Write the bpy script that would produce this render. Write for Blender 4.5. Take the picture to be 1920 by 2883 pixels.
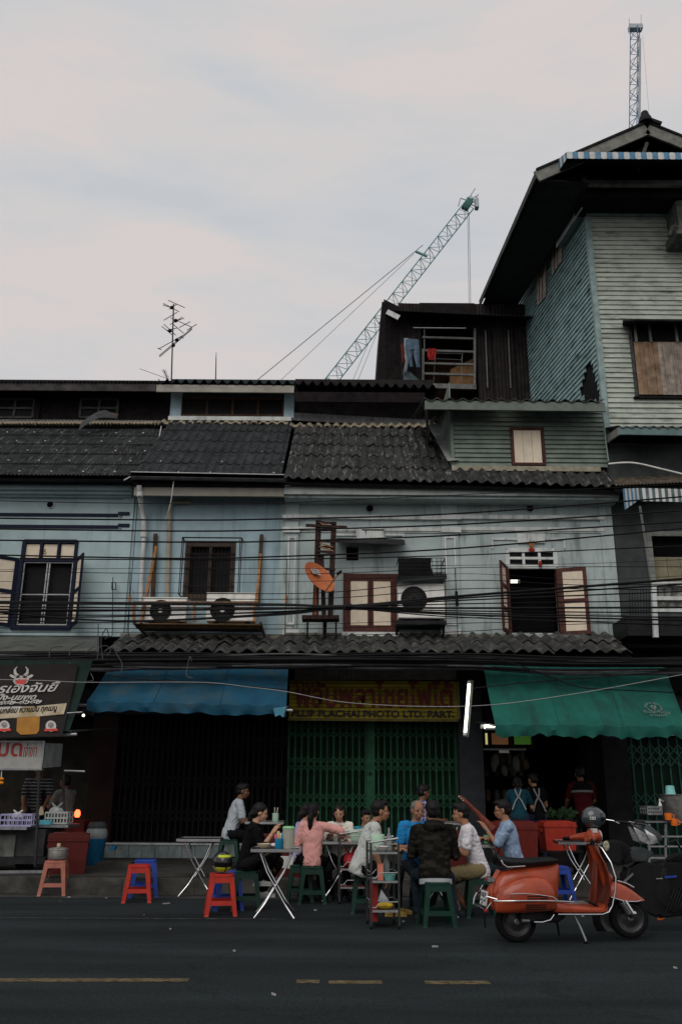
import bpy, bmesh, math, random
from mathutils import Vector, Matrix, Euler, noise
R = math.radians
random.seed(7)
for o in list(bpy.data.objects):
    bpy.data.objects.remove(o, do_unlink=True)
scene = bpy.context.scene
COL = scene.collection
# ---------------------------------------------------------------- camera
F = 2450.0; W0, H0 = 1920.0, 2883.0
TH = R(17.74); RO = R(0.4); CZ = 1.4
_f = Vector((0, math.cos(TH), math.sin(TH))); _u = Vector((0, -math.sin(TH), math.cos(TH))); _r = Vector((1, 0, 0))
UPV = _u*math.cos(RO) - _r*math.sin(RO); RTV = _r*math.cos(RO) + _u*math.sin(RO)
camd = bpy.data.cameras.new('camera'); cam = bpy.data.objects.new('camera', camd); COL.objects.link(cam)
camd.sensor_fit = 'VERTICAL'; camd.sensor_height = 36; camd.lens = 36*F/H0; camd.clip_end = 3000; camd.clip_start = 0.1
mw = Matrix((RTV, UPV, -_f)).transposed().to_4x4(); mw.translation = Vector((0, 0, CZ)); cam.matrix_world = mw
scene.camera = cam
# ---------------------------------------------------------------- sky, sun, exposure
w = bpy.data.worlds.new('World'); scene.world = w; w.use_nodes = True
nt = w.node_tree; nt.nodes.clear()
def N(t, kind, **kw):
    n = t.nodes.new(kind)
    for k, v in kw.items(): setattr(n, k, v)
    return n
wo = N(nt, 'ShaderNodeOutputWorld'); bg = N(nt, 'ShaderNodeBackground'); bg.inputs[1].default_value = 0.1
sky = N(nt, 'ShaderNodeTexSky', sky_type='NISHITA', sun_disc=False); sky.sun_elevation = R(44); sky.sun_rotation = R(200); sky.altitude = 10; sky.air_density = 1.0; sky.dust_density = 3.0
tc = N(nt, 'ShaderNodeTexCoord'); mp = N(nt, 'ShaderNodeMapping'); mp.inputs['Scale'].default_value = (1.0, 1.0, 4.2)
n1 = N(nt, 'ShaderNodeTexNoise'); n1.inputs['Scale'].default_value = 3.1; n1.inputs['Detail'].default_value = 7; n1.inputs['Roughness'].default_value = 0.55; n1.inputs['Distortion'].default_value = 0.35
rp = N(nt, 'ShaderNodeValToRGB')
e = rp.color_ramp.elements; e[0].position = 0.36; e[0].color = (0.535, 0.555, 0.58, 1); e[1].position = 0.62; e[1].color = (0.655, 0.595, 0.58, 1)
e2 = rp.color_ramp.elements.new(0.5); e2.color = (0.60, 0.585, 0.585, 1)
sc = N(nt, 'ShaderNodeVectorMath', operation='SCALE'); sc.inputs['Scale'].default_value = 10.0
mx = N(nt, 'ShaderNodeMix', data_type='RGBA'); mx.inputs['Factor'].default_value = 0.93
L = nt.links.new
L(tc.outputs['Generated'], mp.inputs[0]); L(mp.outputs[0], n1.inputs['Vector']); L(n1.outputs[0], rp.inputs[0]); L(rp.outputs[0], sc.inputs[0])
L(sky.outputs[0], mx.inputs['A']); L(sc.outputs[0], mx.inputs['B']); L(mx.outputs['Result'], bg.inputs[0]); L(bg.outputs[0], wo.inputs[0])
sd = bpy.data.lights.new('sun', 'SUN'); sd.energy = 1.05; sd.angle = R(50); sd.color = (1.0, 0.95, 0.9)
so = bpy.data.objects.new('sun', sd); COL.objects.link(so); so.rotation_euler = (R(46), 0, R(-20)); so.location = (0, -10, 20)
vs = scene.view_settings; vs.view_transform = 'Standard'; vs.look = 'None'; vs.exposure = 0.12; vs.gamma = 1.0; vs.use_curve_mapping = False
scene.render.engine = 'CYCLES'
scene.cycles.max_bounces = 6; scene.cycles.diffuse_bounces = 3

# ---------------------------------------------------------------- picture point -> place helpers
def ray(x, y): return RTV*(x-960.0) + UPV*(1441.5-y) + _f*F
def P(x, y, Y):                                   # the point of the plane at distance Y seen at x, y
    d = ray(x, y); return Vector((0, 0, CZ)) + d*(Y/d.y)
def G(x, y, z=0.0):                               # the point at height z seen at x, y
    d = ray(x, y); return Vector((0, 0, CZ)) + d*((z-CZ)/d.z)
def zz(y, Y, x=960): return P(x, y, Y).z
def xx(x, Y, y=1800): return P(x, y, Y).x
V = Vector

# ---------------------------------------------------------------- materials
MATS = {}
def mat(name, col, rough=0.8, var=0.18, scale=5.0, bump=0.0, metal=0.0, rand=0.0, dirt=None, dirt_amt=0.0, dirt_scale=(9, 9, 0.7), dirt_lo=0.5, ddet=7, bscale=60.0, coat=0.0, alpha=1.0, trans=0.0, spec=0.13, col2=None):
    if name in MATS: return MATS[name]
    m = bpy.data.materials.new(name); MATS[name] = m; m.use_nodes = True
    t = m.node_tree; b = t.nodes['Principled BSDF']; k = t.links.new
    b.inputs['Roughness'].default_value = rough; b.inputs['Metallic'].default_value = metal
    b.inputs['Specular IOR Level'].default_value = spec; b.inputs['Coat Weight'].default_value = coat; b.inputs['Coat Roughness'].default_value = 0.12
    b.inputs['Alpha'].default_value = alpha; b.inputs['Transmission Weight'].default_value = trans
    g = N(t, 'ShaderNodeNewGeometry')
    nz = N(t, 'ShaderNodeTexNoise'); nz.inputs['Scale'].default_value = scale; nz.inputs['Detail'].default_value = 6; nz.inputs['Roughness'].default_value = 0.62
    k(g.outputs['Position'], nz.inputs['Vector'])
    r = N(t, 'ShaderNodeValToRGB'); ee = r.color_ramp.elements
    c0 = [max(0, c*(1-var*1.6)) for c in col]; c1 = [min(1, c*(1+var*1.4)) for c in (col2 or col)]
    ee[0].position = 0.3; ee[0].color = (*c0, 1); ee[1].position = 0.7; ee[1].color = (*c1, 1)
    k(nz.outputs[0], r.inputs[0]); out = r.outputs[0]
    if dirt is not None:
        mm = N(t, 'ShaderNodeMapping'); mm.inputs['Scale'].default_value = dirt_scale; k(g.outputs['Position'], mm.inputs[0])
        nd = N(t, 'ShaderNodeTexNoise'); nd.inputs['Scale'].default_value = 1.0; nd.inputs['Detail'].default_value = ddet; nd.inputs['Roughness'].default_value = 0.65
        k(mm.outputs[0], nd.inputs['Vector'])
        mr = N(t, 'ShaderNodeMapRange'); mr.inputs['From Min'].default_value = dirt_lo; mr.inputs['From Max'].default_value = dirt_lo+0.2; mr.inputs['To Max'].default_value = dirt_amt
        k(nd.outputs[0], mr.inputs[0])
        mi = N(t, 'ShaderNodeMix', data_type='RGBA'); k(mr.outputs[0], mi.inputs['Factor']); k(out, mi.inputs['A']); mi.inputs['B'].default_value = (*dirt, 1); out = mi.outputs['Result']
    if rand > 0:
        oi = N(t, 'ShaderNodeObjectInfo'); mr2 = N(t, 'ShaderNodeMapRange'); mr2.inputs['To Min'].default_value = 1-rand; mr2.inputs['To Max'].default_value = 1+rand
        k(oi.outputs['Random'], mr2.inputs[0]); vm = N(t, 'ShaderNodeVectorMath', operation='SCALE'); k(out, vm.inputs[0]); k(mr2.outputs[0], vm.inputs['Scale']); out = vm.outputs[0]
    k(out, b.inputs['Base Color'])
    if bump > 0:
        nb = N(t, 'ShaderNodeTexNoise'); nb.inputs['Scale'].default_value = bscale; nb.inputs['Detail'].default_value = 4; k(g.outputs['Position'], nb.inputs['Vector'])
        bp = N(t, 'ShaderNodeBump'); bp.inputs['Strength'].default_value = bump; bp.inputs['Distance'].default_value = 0.02; k(nb.outputs[0], bp.inputs['Height']); k(bp.outputs[0], b.inputs['Normal'])
    return m
def glow(name, col, s):
    if name in MATS: return MATS[name]
    m = bpy.data.materials.new(name); MATS[name] = m; m.use_nodes = True; b = m.node_tree.nodes['Principled BSDF']
    b.inputs['Base Color'].default_value = (*col, 1); b.inputs['Emission Color'].default_value = (*col, 1); b.inputs['Emission Strength'].default_value = s
    return m
chrome = mat('chrome', (.62, .63, .64), .22, .08, 9, metal=1.0)
steel = mat('steel', (.25, .26, .27), .45, .2, 12, metal=.9)
darkmetal = mat('dark_metal', (.02, .02, .022), .6, .3, 9, metal=.2)
black = mat('black_plastic', (.006, .006, .007), .5, .3, 9)
rubber = mat('rubber', (.007, .007, .008), .85, .3, 20)
cablem = mat('cable_black', (.008, .008, .009), .6, .3, 4)
cableg = mat('cable_grey', (.10, .10, .105), .6, .3, 4)
whitep = mat('white_plastic', (.78, .77, .72), .45, .08, 8, dirt=(.2, .19, .16), dirt_amt=.4)
voidm = mat('interior_shade', (.004, .004, .005), .95, .3, 3)  # near-black colour stands in for the shade inside rooms and openings

# ---------------------------------------------------------------- object helpers
ORI = {}
def tag(o, label=None, cat=None, group=None, kind=None):
    if label: o['label'] = label
    if cat: o['category'] = cat
    if group: o['group'] = group
    if kind: o['kind'] = kind
    return o
def thing(name, label, cat, loc=(0, 0, 0), rz=0.0, group=None):
    o = bpy.data.objects.new(name, None); COL.objects.link(o); o.empty_display_size = 0.1
    o.location = loc; o.rotation_euler = (0, 0, rz); ORI[o] = V(loc); return tag(o, label, cat, group)
def copy_tree(o, parent=None):
    c = o.copy(); COL.objects.link(c); c.parent = parent
    for ch in o.children: copy_tree(ch, c)
    return c
class MB:
    def __init__(s): s.v = []; s.f = []
    def add(s, vs, fs):
        b = len(s.v); s.v += [V(p) for p in vs]; s.f += [tuple(b+i for i in q) for q in fs]; return s
    def box(s, x0, x1, y0, y1, z0, z1):
        return s.add([(x0, y0, z0), (x1, y0, z0), (x1, y1, z0), (x0, y1, z0), (x0, y0, z1), (x1, y0, z1), (x1, y1, z1), (x0, y1, z1)],
                     [(0, 3, 2, 1), (4, 5, 6, 7), (0, 1, 5, 4), (1, 2, 6, 5), (2, 3, 7, 6), (3, 0, 4, 7)])
    def beam(s, a, b, wd, h=None, up=(0, 0, 1)):
        a, b = V(a), V(b); h = h or wd; d = (b-a).normalized(); up = V(up)
        if abs(d.dot(up)) > .98: up = V((0, 1, 0))
        x = d.cross(up).normalized()*(wd/2); y = x.cross(d).normalized()*(h/2)
        q = [p+i*x+j*y for p in (a, b) for i, j in ((-1, -1), (1, -1), (1, 1), (-1, 1))]
        return s.add(q, [(0, 1, 2, 3), (7, 6, 5, 4), (0, 4, 5, 1), (1, 5, 6, 2), (2, 6, 7, 3), (3, 7, 4, 0)])
    def rings(s, rs, caps=True, closed=True):
        n = len(rs[0]); vs = [p for r_ in rs for p in r_]; fs = []
        for i in range(len(rs)-1):
            for j in range(n if closed else n-1):
                fs.append((i*n+j, i*n+(j+1) % n, (i+1)*n+(j+1) % n, (i+1)*n+j))
        if caps: fs.append(tuple(range(n-1, -1, -1))); fs.append(tuple((len(rs)-1)*n+j for j in range(n)))
        return s.add(vs, fs)
    def tube(s, pts, r, n=8, caps=True):
        pts = [V(p) for p in pts]; m = len(pts); rr = r if isinstance(r, (list, tuple)) else [r]*m
        t0 = (pts[1]-pts[0]).normalized(); up = V((0, 0, 1)) if abs(t0.z) < .9 else V((1, 0, 0)); x = t0.cross(up).normalized(); rs = []
        for i in range(m):
            t = (pts[min(i+1, m-1)]-pts[max(i-1, 0)]).normalized(); x = (x - t*x.dot(t)).normalized(); y = t.cross(x)
            rs.append([pts[i]+(x*math.cos(a)+y*math.sin(a))*rr[i] for a in (2*math.pi*j/n for j in range(n))])
        return s.rings(rs, caps)
    def capsule(s, a, b, ra, rb, n=10):                      # a tapered limb with rounded ends
        a, b = V(a), V(b); d = (b-a); l = d.length; d.normalize(); pts = []; rr = []
        for k in range(1, 5):
            an = math.pi/2*(k/4.0); pts.append(a - d*ra*math.cos(an)); rr.append(max(.0015, ra*math.sin(an)))
        for k in range(4, 0, -1):
            an = math.pi/2*(k/4.0); pts.append(b + d*rb*math.cos(an)); rr.append(max(.0015, rb*math.sin(an)))
        return s.tube(pts, rr, n)
    def lathe(s, prof, c=(0, 0, 0), n=16, ax=(0, 0, 1), caps=True):
        c = V(c); q = V((0, 0, 1)).rotation_difference(V(ax)); rs = []
        for r, z in prof: rs.append([c + q @ V((max(r, .0005)*math.cos(2*math.pi*j/n), max(r, .0005)*math.sin(2*math.pi*j/n), z)) for j in range(n)])
        return s.rings(rs, caps)
    def ell(s, c, rad, n=12, m=8, rot=None):
        c = V(c); rs = []
        for i in range(1, m):
            a = math.pi*i/m; ring = []
            for j in range(n):
                b = 2*math.pi*j/n; p = V((rad[0]*math.sin(a)*math.cos(b), rad[1]*math.sin(a)*math.sin(b), -rad[2]*math.cos(a)))
                ring.append(c + (rot @ p if rot else p))
            rs.append(ring)
        return s.rings(rs, True)
    def prism(s, poly, ext):
        n = len(poly); poly = [V(p) for p in poly]; ext = V(ext)
        return s.add(poly+[p+ext for p in poly], [tuple(range(n-1, -1, -1)), tuple(range(n, 2*n))]+[(i, (i+1) % n, n+(i+1) % n, n+i) for i in range(n)])
    def sheet(s, g, th):                                      # grid of points (rows) -> solid sheet; th = thickness vector
        th = V(th); r = len(g); c = len(g[0]); vs = [V(p) for row in g for p in row]; n = len(vs); vs += [p+th for p in vs]; fs = []
        for i in range(r-1):
            for j in range(c-1):
                a = i*c+j; fs += [(a, a+1, a+c+1, a+c), (n+a, n+a+c, n+a+c+1, n+a+1)]
        bd = [j for j in range(c)]+[i*c+c-1 for i in range(1, r)]+[(r-1)*c+j for j in range(c-2, -1, -1)]+[i*c for i in range(r-2, 0, -1)]
        for i in range(len(bd)):
            a, b = bd[i], bd[(i+1) % len(bd)]; fs.append((b, a, n+a, n+b))
        return s.add(vs, fs)
    def mesh(s, name, m, org=V((0, 0, 0)), smooth=False):
        me = bpy.data.meshes.new(name); me.from_pydata([p-org for p in s.v], [], s.f)
        bm = bmesh.new(); bm.from_mesh(me); bmesh.ops.recalc_face_normals(bm, faces=bm.faces); bm.to_mesh(me); bm.free()
        if m: me.materials.append(m)
        if smooth:
            me.shade_smooth(); me.set_sharp_from_angle(angle=R(42))
        return me
    def build(s, name, m, parent=None, smooth=False, base=None):
        org = ORI[parent] if parent else (V(base) if base is not None else V((sum(p.x for p in s.v)/len(s.v), sum(p.y for p in s.v)/len(s.v), min(p.z for p in s.v))))
        o = bpy.data.objects.new(name, s.mesh(name, m, org, smooth)); COL.objects.link(o); o.parent = parent
        if not parent: o.location = org
        ORI[o] = org; return o
def inst(name, me, parent, mtx):                             # a piece that shares its mesh; mtx in scene space
    o = bpy.data.objects.new(name, me); COL.objects.link(o); o.parent = parent
    o.matrix_local = Matrix.Translation(-ORI[parent]) @ mtx; return o
def frame_mtx(o, ex, ey, ez):
    m = Matrix((V(ex), V(ey), V(ez))).transposed().to_4x4(); m.translation = V(o); return m
def text(name, body, loc, size, m, parent=None, rot=(R(90), 0, 0), ext=.004, width=None, shear=0.0, align='LEFT', off=0.0, mtx=None):
    c = bpy.data.curves.new(name, 'FONT'); c.body = body; c.size = size; c.extrude = ext; c.align_x = align; c.shear = shear; c.resolution_u = 3; c.offset = off
    t = bpy.data.objects.new(name, c); COL.objects.link(t); bpy.context.view_layer.update()
    me = bpy.data.meshes.new_from_object(t.evaluated_get(bpy.context.evaluated_depsgraph_get())); bpy.data.objects.remove(t)
    o = bpy.data.objects.new(name, me); COL.objects.link(o); me.materials.clear(); me.materials.append(m)
    xs = [v.co.x for v in me.vertices] or [0, 1]
    sx = width/(max(xs)-min(xs)) if width else 1.0
    M_ = (mtx if mtx is not None else (Matrix.Translation(V(loc)) @ Euler(rot).to_matrix().to_4x4())) @ Matrix.Diagonal((sx, 1, 1, 1)) @ Matrix.Translation((-min(xs), 0, 0))
    me.transform(M_ if not parent else Matrix.Translation(-ORI[parent]) @ M_); o.parent = parent; ORI[o] = ORI[parent] if parent else V((0, 0, 0)); return o
def lerp(a, b, t): return a+(b-a)*t
# ================================================================ setting: road, kerb, pavement
def RC(x0, y0, x1, y1, Y):
    cx, cy = (x0+x1)/2, (y0+y1)/2
    return P(x0, cy, Y).x, P(x1, cy, Y).x, P(cx, y1, Y).z, P(cx, y0, Y).z
def pb(name, x0, y0, x1, y1, Y, dep, m, parent, mb=None):     # a box whose front face at distance Y covers the given picture rectangle
    a = RC(x0, y0, x1, y1, Y); b = mb or MB(); b.box(a[0], a[1], Y, Y+dep, a[2], a[3])
    return b if mb else b.build(name, m, parent)
KY = 13.1; PZ = 0.22; YW = 16.5; YS = 16.9; YE = 15.9; YT = 18.9
def asphalt():
    m = bpy.data.materials.new('asphalt'); m.use_nodes = True; t = m.node_tree; b = t.nodes['Principled BSDF']; k = t.links.new
    g = N(t, 'ShaderNodeNewGeometry')
    a = N(t, 'ShaderNodeTexNoise'); a.inputs['Scale'].default_value = 38; a.inputs['Detail'].default_value = 5; a.inputs['Roughness'].default_value = .75
    c = N(t, 'ShaderNodeTexNoise'); c.inputs['Scale'].default_value = .9; c.inputs['Detail'].default_value = 6
    mp_ = N(t, 'ShaderNodeMapping'); mp_.inputs['Scale'].default_value = (.35, 2.0, 1)
    k(g.outputs['Position'], a.inputs['Vector']); k(g.outputs['Position'], mp_.inputs[0]); k(mp_.outputs[0], c.inputs['Vector'])
    r = N(t, 'ShaderNodeValToRGB'); r.color_ramp.elements[0].position = .33; r.color_ramp.elements[0].color = (.0068, .0102, .0112, 1); r.color_ramp.elements[1].position = .72; r.color_ramp.elements[1].color = (.026, .0345, .0375, 1)
    r2 = N(t, 'ShaderNodeMapRange'); r2.inputs['From Min'].default_value = .3; r2.inputs['From Max'].default_value = .7; r2.inputs['To Min'].default_value = .6; r2.inputs['To Max'].default_value = 1.4
    k(a.outputs[0], r.inputs[0]); k(c.outputs[0], r2.inputs[0])
    s = N(t, 'ShaderNodeVectorMath', operation='SCALE'); k(r.outputs[0], s.inputs[0]); k(r2.outputs[0], s.inputs['Scale'])
    # cracks and old trench seams
    vo = N(t, 'ShaderNodeTexVoronoi', feature='DISTANCE_TO_EDGE'); vo.inputs['Scale'].default_value = .45
    wn = N(t, 'ShaderNodeTexNoise'); wn.inputs['Scale'].default_value = 2.5; wn.inputs['Detail'].default_value = 5
    ad = N(t, 'ShaderNodeVectorMath', operation='ADD'); sv = N(t, 'ShaderNodeVectorMath', operation='SCALE'); sv.inputs['Scale'].default_value = .7
    k(g.outputs['Position'], wn.inputs['Vector']); k(wn.outputs['Color'], sv.inputs[0]); k(sv.outputs[0], ad.inputs[0]); k(g.outputs['Position'], ad.inputs[1]); k(ad.outputs[0], vo.inputs['Vector'])
    mr = N(t, 'ShaderNodeMapRange'); mr.inputs['From Max'].default_value = .012; mr.inputs['To Min'].default_value = .72; mr.inputs['To Max'].default_value = 1
    k(vo.outputs['Distance'], mr.inputs[0]); s2 = N(t, 'ShaderNodeVectorMath', operation='SCALE'); k(s.outputs[0], s2.inputs[0]); k(mr.outputs[0], s2.inputs['Scale'])
    v2 = N(t, 'ShaderNodeTexVoronoi'); v2.inputs['Scale'].default_value = 30; k(g.outputs['Position'], v2.inputs['Vector']); m3 = N(t, 'ShaderNodeMapRange'); m3.inputs['From Min'].default_value = .05; m3.inputs['From Max'].default_value = .16; m3.inputs['To Min'].default_value = 2.6; m3.inputs['To Max'].default_value = 1.0; k(v2.outputs['Distance'], m3.inputs[0]); s4 = N(t, 'ShaderNodeVectorMath', operation='SCALE'); k(s2.outputs[0], s4.inputs[0]); k(m3.outputs[0], s4.inputs['Scale']); k(s4.outputs[0], b.inputs['Base Color']); b.inputs['Roughness'].default_value = .85; b.inputs['Specular IOR Level'].default_value = .12
    bp = N(t, 'ShaderNodeBump'); bp.inputs['Strength'].default_value = .55; bp.inputs['Distance'].default_value = .012; k(a.outputs[0], bp.inputs['Height']); k(bp.outputs[0], b.inputs['Normal'])
    return m
road = tag(MB().add([(-400, -200, 0), (400, -200, 0), (400, 600, 0), (-400, 600, 0)], [(0, 1, 2, 3)]).build('road', asphalt(), base=(0, 0, 0)), kind='structure')
concrete = mat('concrete', (.045, .044, .040), .9, .3, 3, bump=.3, dirt=(.03, .03, .028), dirt_amt=.8, dirt_scale=(1.2, 3, 3))
kerbm = mat('kerb_concrete', (.062, .060, .053), .9, .3, 4, bump=.3, rand=.12, dirt=(.035, .033, .03), dirt_amt=.85, dirt_scale=(2, 2, 6))
pave = tag(MB().box(-14, 14, KY+.16, 40, 0.0, PZ).build('pavement', concrete, base=(0, 20, 0)), kind='structure')
kerb = tag(MB().box(-14, 14, KY+.03, KY+.155, -.02, PZ-.02).build('kerb', concrete, base=(0, KY, 0)), kind='structure')
kme = MB().prism([(0, 0, 0), (.995, 0, 0), (.995, .15, 0), (0, .15, 0)], (0, 0, PZ-.012)).mesh('kerb_stone', kerbm)
for i in range(-12, 12):
    inst('kerb_stone', kme, kerb, Matrix.Translation((i*1.0+random.uniform(-.001, .001), KY+random.uniform(-.008, .008), random.uniform(0, .012))) @ Matrix.Rotation(R(random.uniform(-.3, .3)), 4, 'Z'))
# gutter strip of worn cement at the kerb foot
gs = []; 
for j in range(4):
    gs.append([V((-13+i*.25, KY-.02-j*.12-(0.05*noise.noise(V((i*.31, j, 3))) if j == 3 else 0), .004+.0004*j)) for i in range(105)])
MB().sheet(gs, (0, 0, -.003)).build('gutter_strip', mat('gutter_cement', (.05, .05, .047), .9, .35, 5, bump=.3, dirt=(.03, .032, .033), dirt_amt=.95, dirt_scale=(3, 6, 1), dirt_lo=.42), road)
yl = mat('yellow_paint', (.14, .108, .055), .8, .3, 8, dirt=(.014, .018, .019), dirt_amt=.95, dirt_scale=(14, 30, 1), dirt_lo=.445)
for x0, x1, y0 in ((-60, 532, 2760), (835, 900, 2764), (925, 1075, 2766), (1196, 1378, 2767)):
    a, b = G(x0, y0), G(x1, y0); n = 40; g2 = []
    for sgn in (-1, 1):
        g2.append([lerp(a, b, i/n)+V((0, sgn*(.055+.012*noise.noise(V((i*.9+x0, sgn, 0)))), .004)) for i in range(n+1)])
    MB().sheet(g2, (0, 0, -.003)).build('painted_line', yl, road)
wl = mat('white_paint_worn', (.07, .073, .073), .85, .3, 8, dirt=(.013, .017, .018), dirt_amt=1.0, dirt_scale=(10, 40, 1), dirt_lo=.40)
a, b = G(-60, 2584), G(800, 2588)
MB().sheet([[lerp(a, b, i/30)+V((0, s_*.02, .004)) for i in range(31)] for s_ in (-1, 1)], (0, 0, -.003)).build('painted_line', wl, road)

# ================================================================ building helpers
def wall(name, m, parent, x0, x1, z0, z1, Y, dep, holes=()):
    xs = sorted({x0, x1, *[h for q in holes for h in (q[0], q[1])]}); zs = sorted({z0, z1, *[h for q in holes for h in (q[2], q[3])]}); b = MB()
    for i in range(len(xs)-1):
        run = None
        for j in range(len(zs)-1):
            cx, cz = (xs[i]+xs[i+1])/2, (zs[j]+zs[j+1])/2
            hole = any(q[0] < cx < q[1] and q[2] < cz < q[3] for q in holes)
            if not hole:
                if run is None: run = zs[j]
            if (hole or j == len(zs)-2) and run is not None:
                b.box(xs[i], xs[i+1], Y, Y+dep, run, zs[j] if hole else zs[j+1]); run = None
    return b.build(name, m, parent)
def tile_mesh(name, wd, ln, amp, m, th=.014, k=8, sharp=2.0):
    up, lo = [], []
    for i in range(k+1):
        t = i/k; z = amp*(.5+.5*math.cos(2*math.pi*(t-.5)))**sharp; up.append((t*wd, z))
    g = [[V((x, 0, z)) for x, z in up], [V((x, ln, z)) for x, z in up]]
    return MB().sheet(g, (0, 0, -th)).mesh(name, m, smooth=True)
def tiled_roof(parent, A, B, S, wd, courses, amp, m, under, sharp=2.0, lift=.022, jit=.006, name='roof', per=1, top=None):
    A, B, S = V(A), V(B), V(S); ex = (B-A).normalized(); n_ = ex.cross(S).normalized(); ey = n_.cross(ex).normalized(); ln = S.length/courses
    rf = MB().sheet([[A-n_*.05, B-n_*.05], [A+S-n_*.05, B+S-n_*.05]], -n_*.05).build(name, under, parent)
    me = tile_mesh('roof_tile', wd, ln*1.08, amp, m, sharp=sharp)
    if per > 1:
        g = [[], []]
        for i in range(per*6+1):
            t = i/6.0; z = amp*(.5+.5*math.cos(2*math.pi*(t-.5))); g[0].append(V((t*wd/per, 0, z))); g[1].append(V((t*wd/per, ln*1.08, z)))
        me = MB().sheet(g, (0, 0, -.008)).mesh('roof_sheet', m, smooth=True)
    cnt = int(round((B-A).length/wd)); wd2 = (B-A).length/cnt
    for r_ in range(courses):
        for c in range(cnt):
            o = A+ex*(c*wd2)+ey*(r_*ln-random.uniform(0, jit*1.5))+n_*(lift*.4+random.uniform(0, jit))
            mt = frame_mtx(o, ex*(wd2/wd), ey, n_) @ Matrix.Rotation(-lift/ln, 4, 'X') @ Matrix.Rotation(R(random.uniform(-.25, .25)), 4, 'Z')
            mt = frame_mtx(o+n_*lift, ex*(wd2/wd), ey, n_) @ Matrix.Rotation(-lift/ln, 4, 'X') @ Matrix.Rotation(R(random.uniform(-.35, .35)), 4, 'Z')
            inst('roof_tile' if per == 1 else 'roof_sheet', me, rf, mt)
    return rf
def mullions(parent, m, x0, x1, z0, z1, Y, nx, nz, wd=.03, dep=.03, outer=.04):
    b = MB()
    for i in range(nx+1):
        x = lerp(x0, x1, i/nx); ww = outer if i in (0, nx) else wd; b.box(x-ww/2, x+ww/2, Y, Y+dep, z0, z1)
    for j in range(nz+1):
        z = lerp(z0, z1, j/nz); ww = outer if j in (0, nz) else wd; b.box(x0, x1, Y-.002, Y+dep-.002, z-ww/2, z+ww/2)
    return b.build('frame', m, parent)
def panel_shutter(parent, hinge, wdt, z0, z1, ang, side, fm, pm, rows=2, name='shutter', fr=.07):
    # a framed leaf with panels hinged at a vertical edge; side +1 opens to the right
    h = V(hinge); ca, sa = math.cos(ang), math.sin(ang); ex = V((side*ca, -sa, 0)); ey = V((side*sa, ca, 0))*1.0
    b = MB(); t = .035
    def bar(u0, u1, w0, w1): b.prism([h+ex*u0+V((0, 0, w0-h.z)), h+ex*u1+V((0, 0, w0-h.z)), h+ex*u1+V((0, 0, w1-h.z)), h+ex*u0+V((0, 0, w1-h.z))], ey*t)
    bar(0, fr, z0, z1); bar(wdt-fr, wdt, z0, z1)
    zsx = [lerp(z0, z1, i/rows) for i in range(rows+1)]
    for i, z in enumerate(zsx):
        a = z if i == 0 else z-fr*.55; c = z if i == rows else z+fr*.55
        if i == 0: c = z+fr
        if i == rows: a = z-fr
        bar(fr, wdt-fr, a, c)
    o = b.build(name, fm, parent)
    for i in range(rows):
        q = MB(); q.prism([h+ex*fr+ey*.012+V((0, 0, zsx[i]+.01-h.z)), h+ex*(wdt-fr)+ey*.012+V((0, 0, zsx[i]+.01-h.z)), h+ex*(wdt-fr)+ey*.012+V((0, 0, zsx[i+1]-.01-h.z)), h+ex*fr+ey*.012+V((0, 0, zsx[i+1]-.01-h.z))], ey*.012)
        q.build('shutter_panel', pm, o)
    return o
def round_vent(parent, x, y, r):
    p = P(x, y, YW-.01); mp_ = r/ (F/ (p.y*math.cos(TH)+(p.z-CZ)*math.sin(TH)))
    o = MB().lathe([(mp_, -.02), (mp_*1.25, -.02), (mp_*1.25, .03), (mp_, .03)], p, 20, (0, 1, 0), caps=False).build('vent_ring', MATS['pale_wall'], parent)
    MB().lathe([(0, 0), (mp_*1.02, 0), (mp_*1.02, .012), (0, .012)], p+V((0, -.012, 0)), 20, (0, 1, 0)).build('vent_shade_disc', voidm, o)  # black disc on the solid wall, painting the shade of a hole
def folding_gate(parent, name, x0, x1, z0, z1, Y, n, bm_, bands, post_at=None, bw=.028):
    # concertina gate: upright bars and crossed lattice strips
    g = MB().box(x0, x1, Y+.12, Y+.14, z0, z1).build(name, MATS['gate_back_'+name.split('_')[0]], parent)
    bar = MB().box(-bw/2, bw/2, 0, .03, 0, z1-z0).mesh('gate_bar', bm_)
    pitch = (x1-x0)/n; hh = pitch*1.12
    d1 = MB().beam((0, 0, 0), (pitch, 0, hh), .016, .008, (0, 1, 0)).mesh('lattice_strip', bm_); d2 = MB().beam((pitch, 0, 0), (0, 0, hh), .016, .008, (0, 1, 0)).mesh('lattice_strip', bm_)
    for i in range(n+1):
        inst('gate_bar', bar, g, Matrix.Translation((x0+i*pitch+random.uniform(-.004, .004), Y+random.uniform(0, .02), z0)))
        if i < n:
            if post_at is not None and abs(i-post_at) < .5: continue
            for zb in bands:
                for k_ in (0, 1):
                    inst('lattice_strip', d1, g, Matrix.Translation((x0+i*pitch, Y-.008, zb+k_*hh))); inst('lattice_strip', d2, g, Matrix.Translation((x0+i*pitch, Y-.018, zb+k_*hh)))
    return g
stain = (.07, .085, .08)
pale = mat('pale_wall', (.41, .485, .48), .88, .12, 1.6, bump=.12, bscale=25, dirt=(.10, .13, .125), dirt_amt=.75, dirt_scale=(5, 5, .9), dirt_lo=.53)
tealw = mat('teal_wall', (.37, .475, .49), .88, .1, 1.6, bump=.12, bscale=25, dirt=(.12, .16, .165), dirt_amt=.6, dirt_scale=(4, 4, .6), dirt_lo=.55)
bluew = mat('blue_wall', (.345, .465, .51), .88, .1, 1.6, bump=.12, bscale=25, dirt=(.10, .16, .20), dirt_amt=.65, dirt_scale=(6, 6, .5), dirt_lo=.53)
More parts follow.
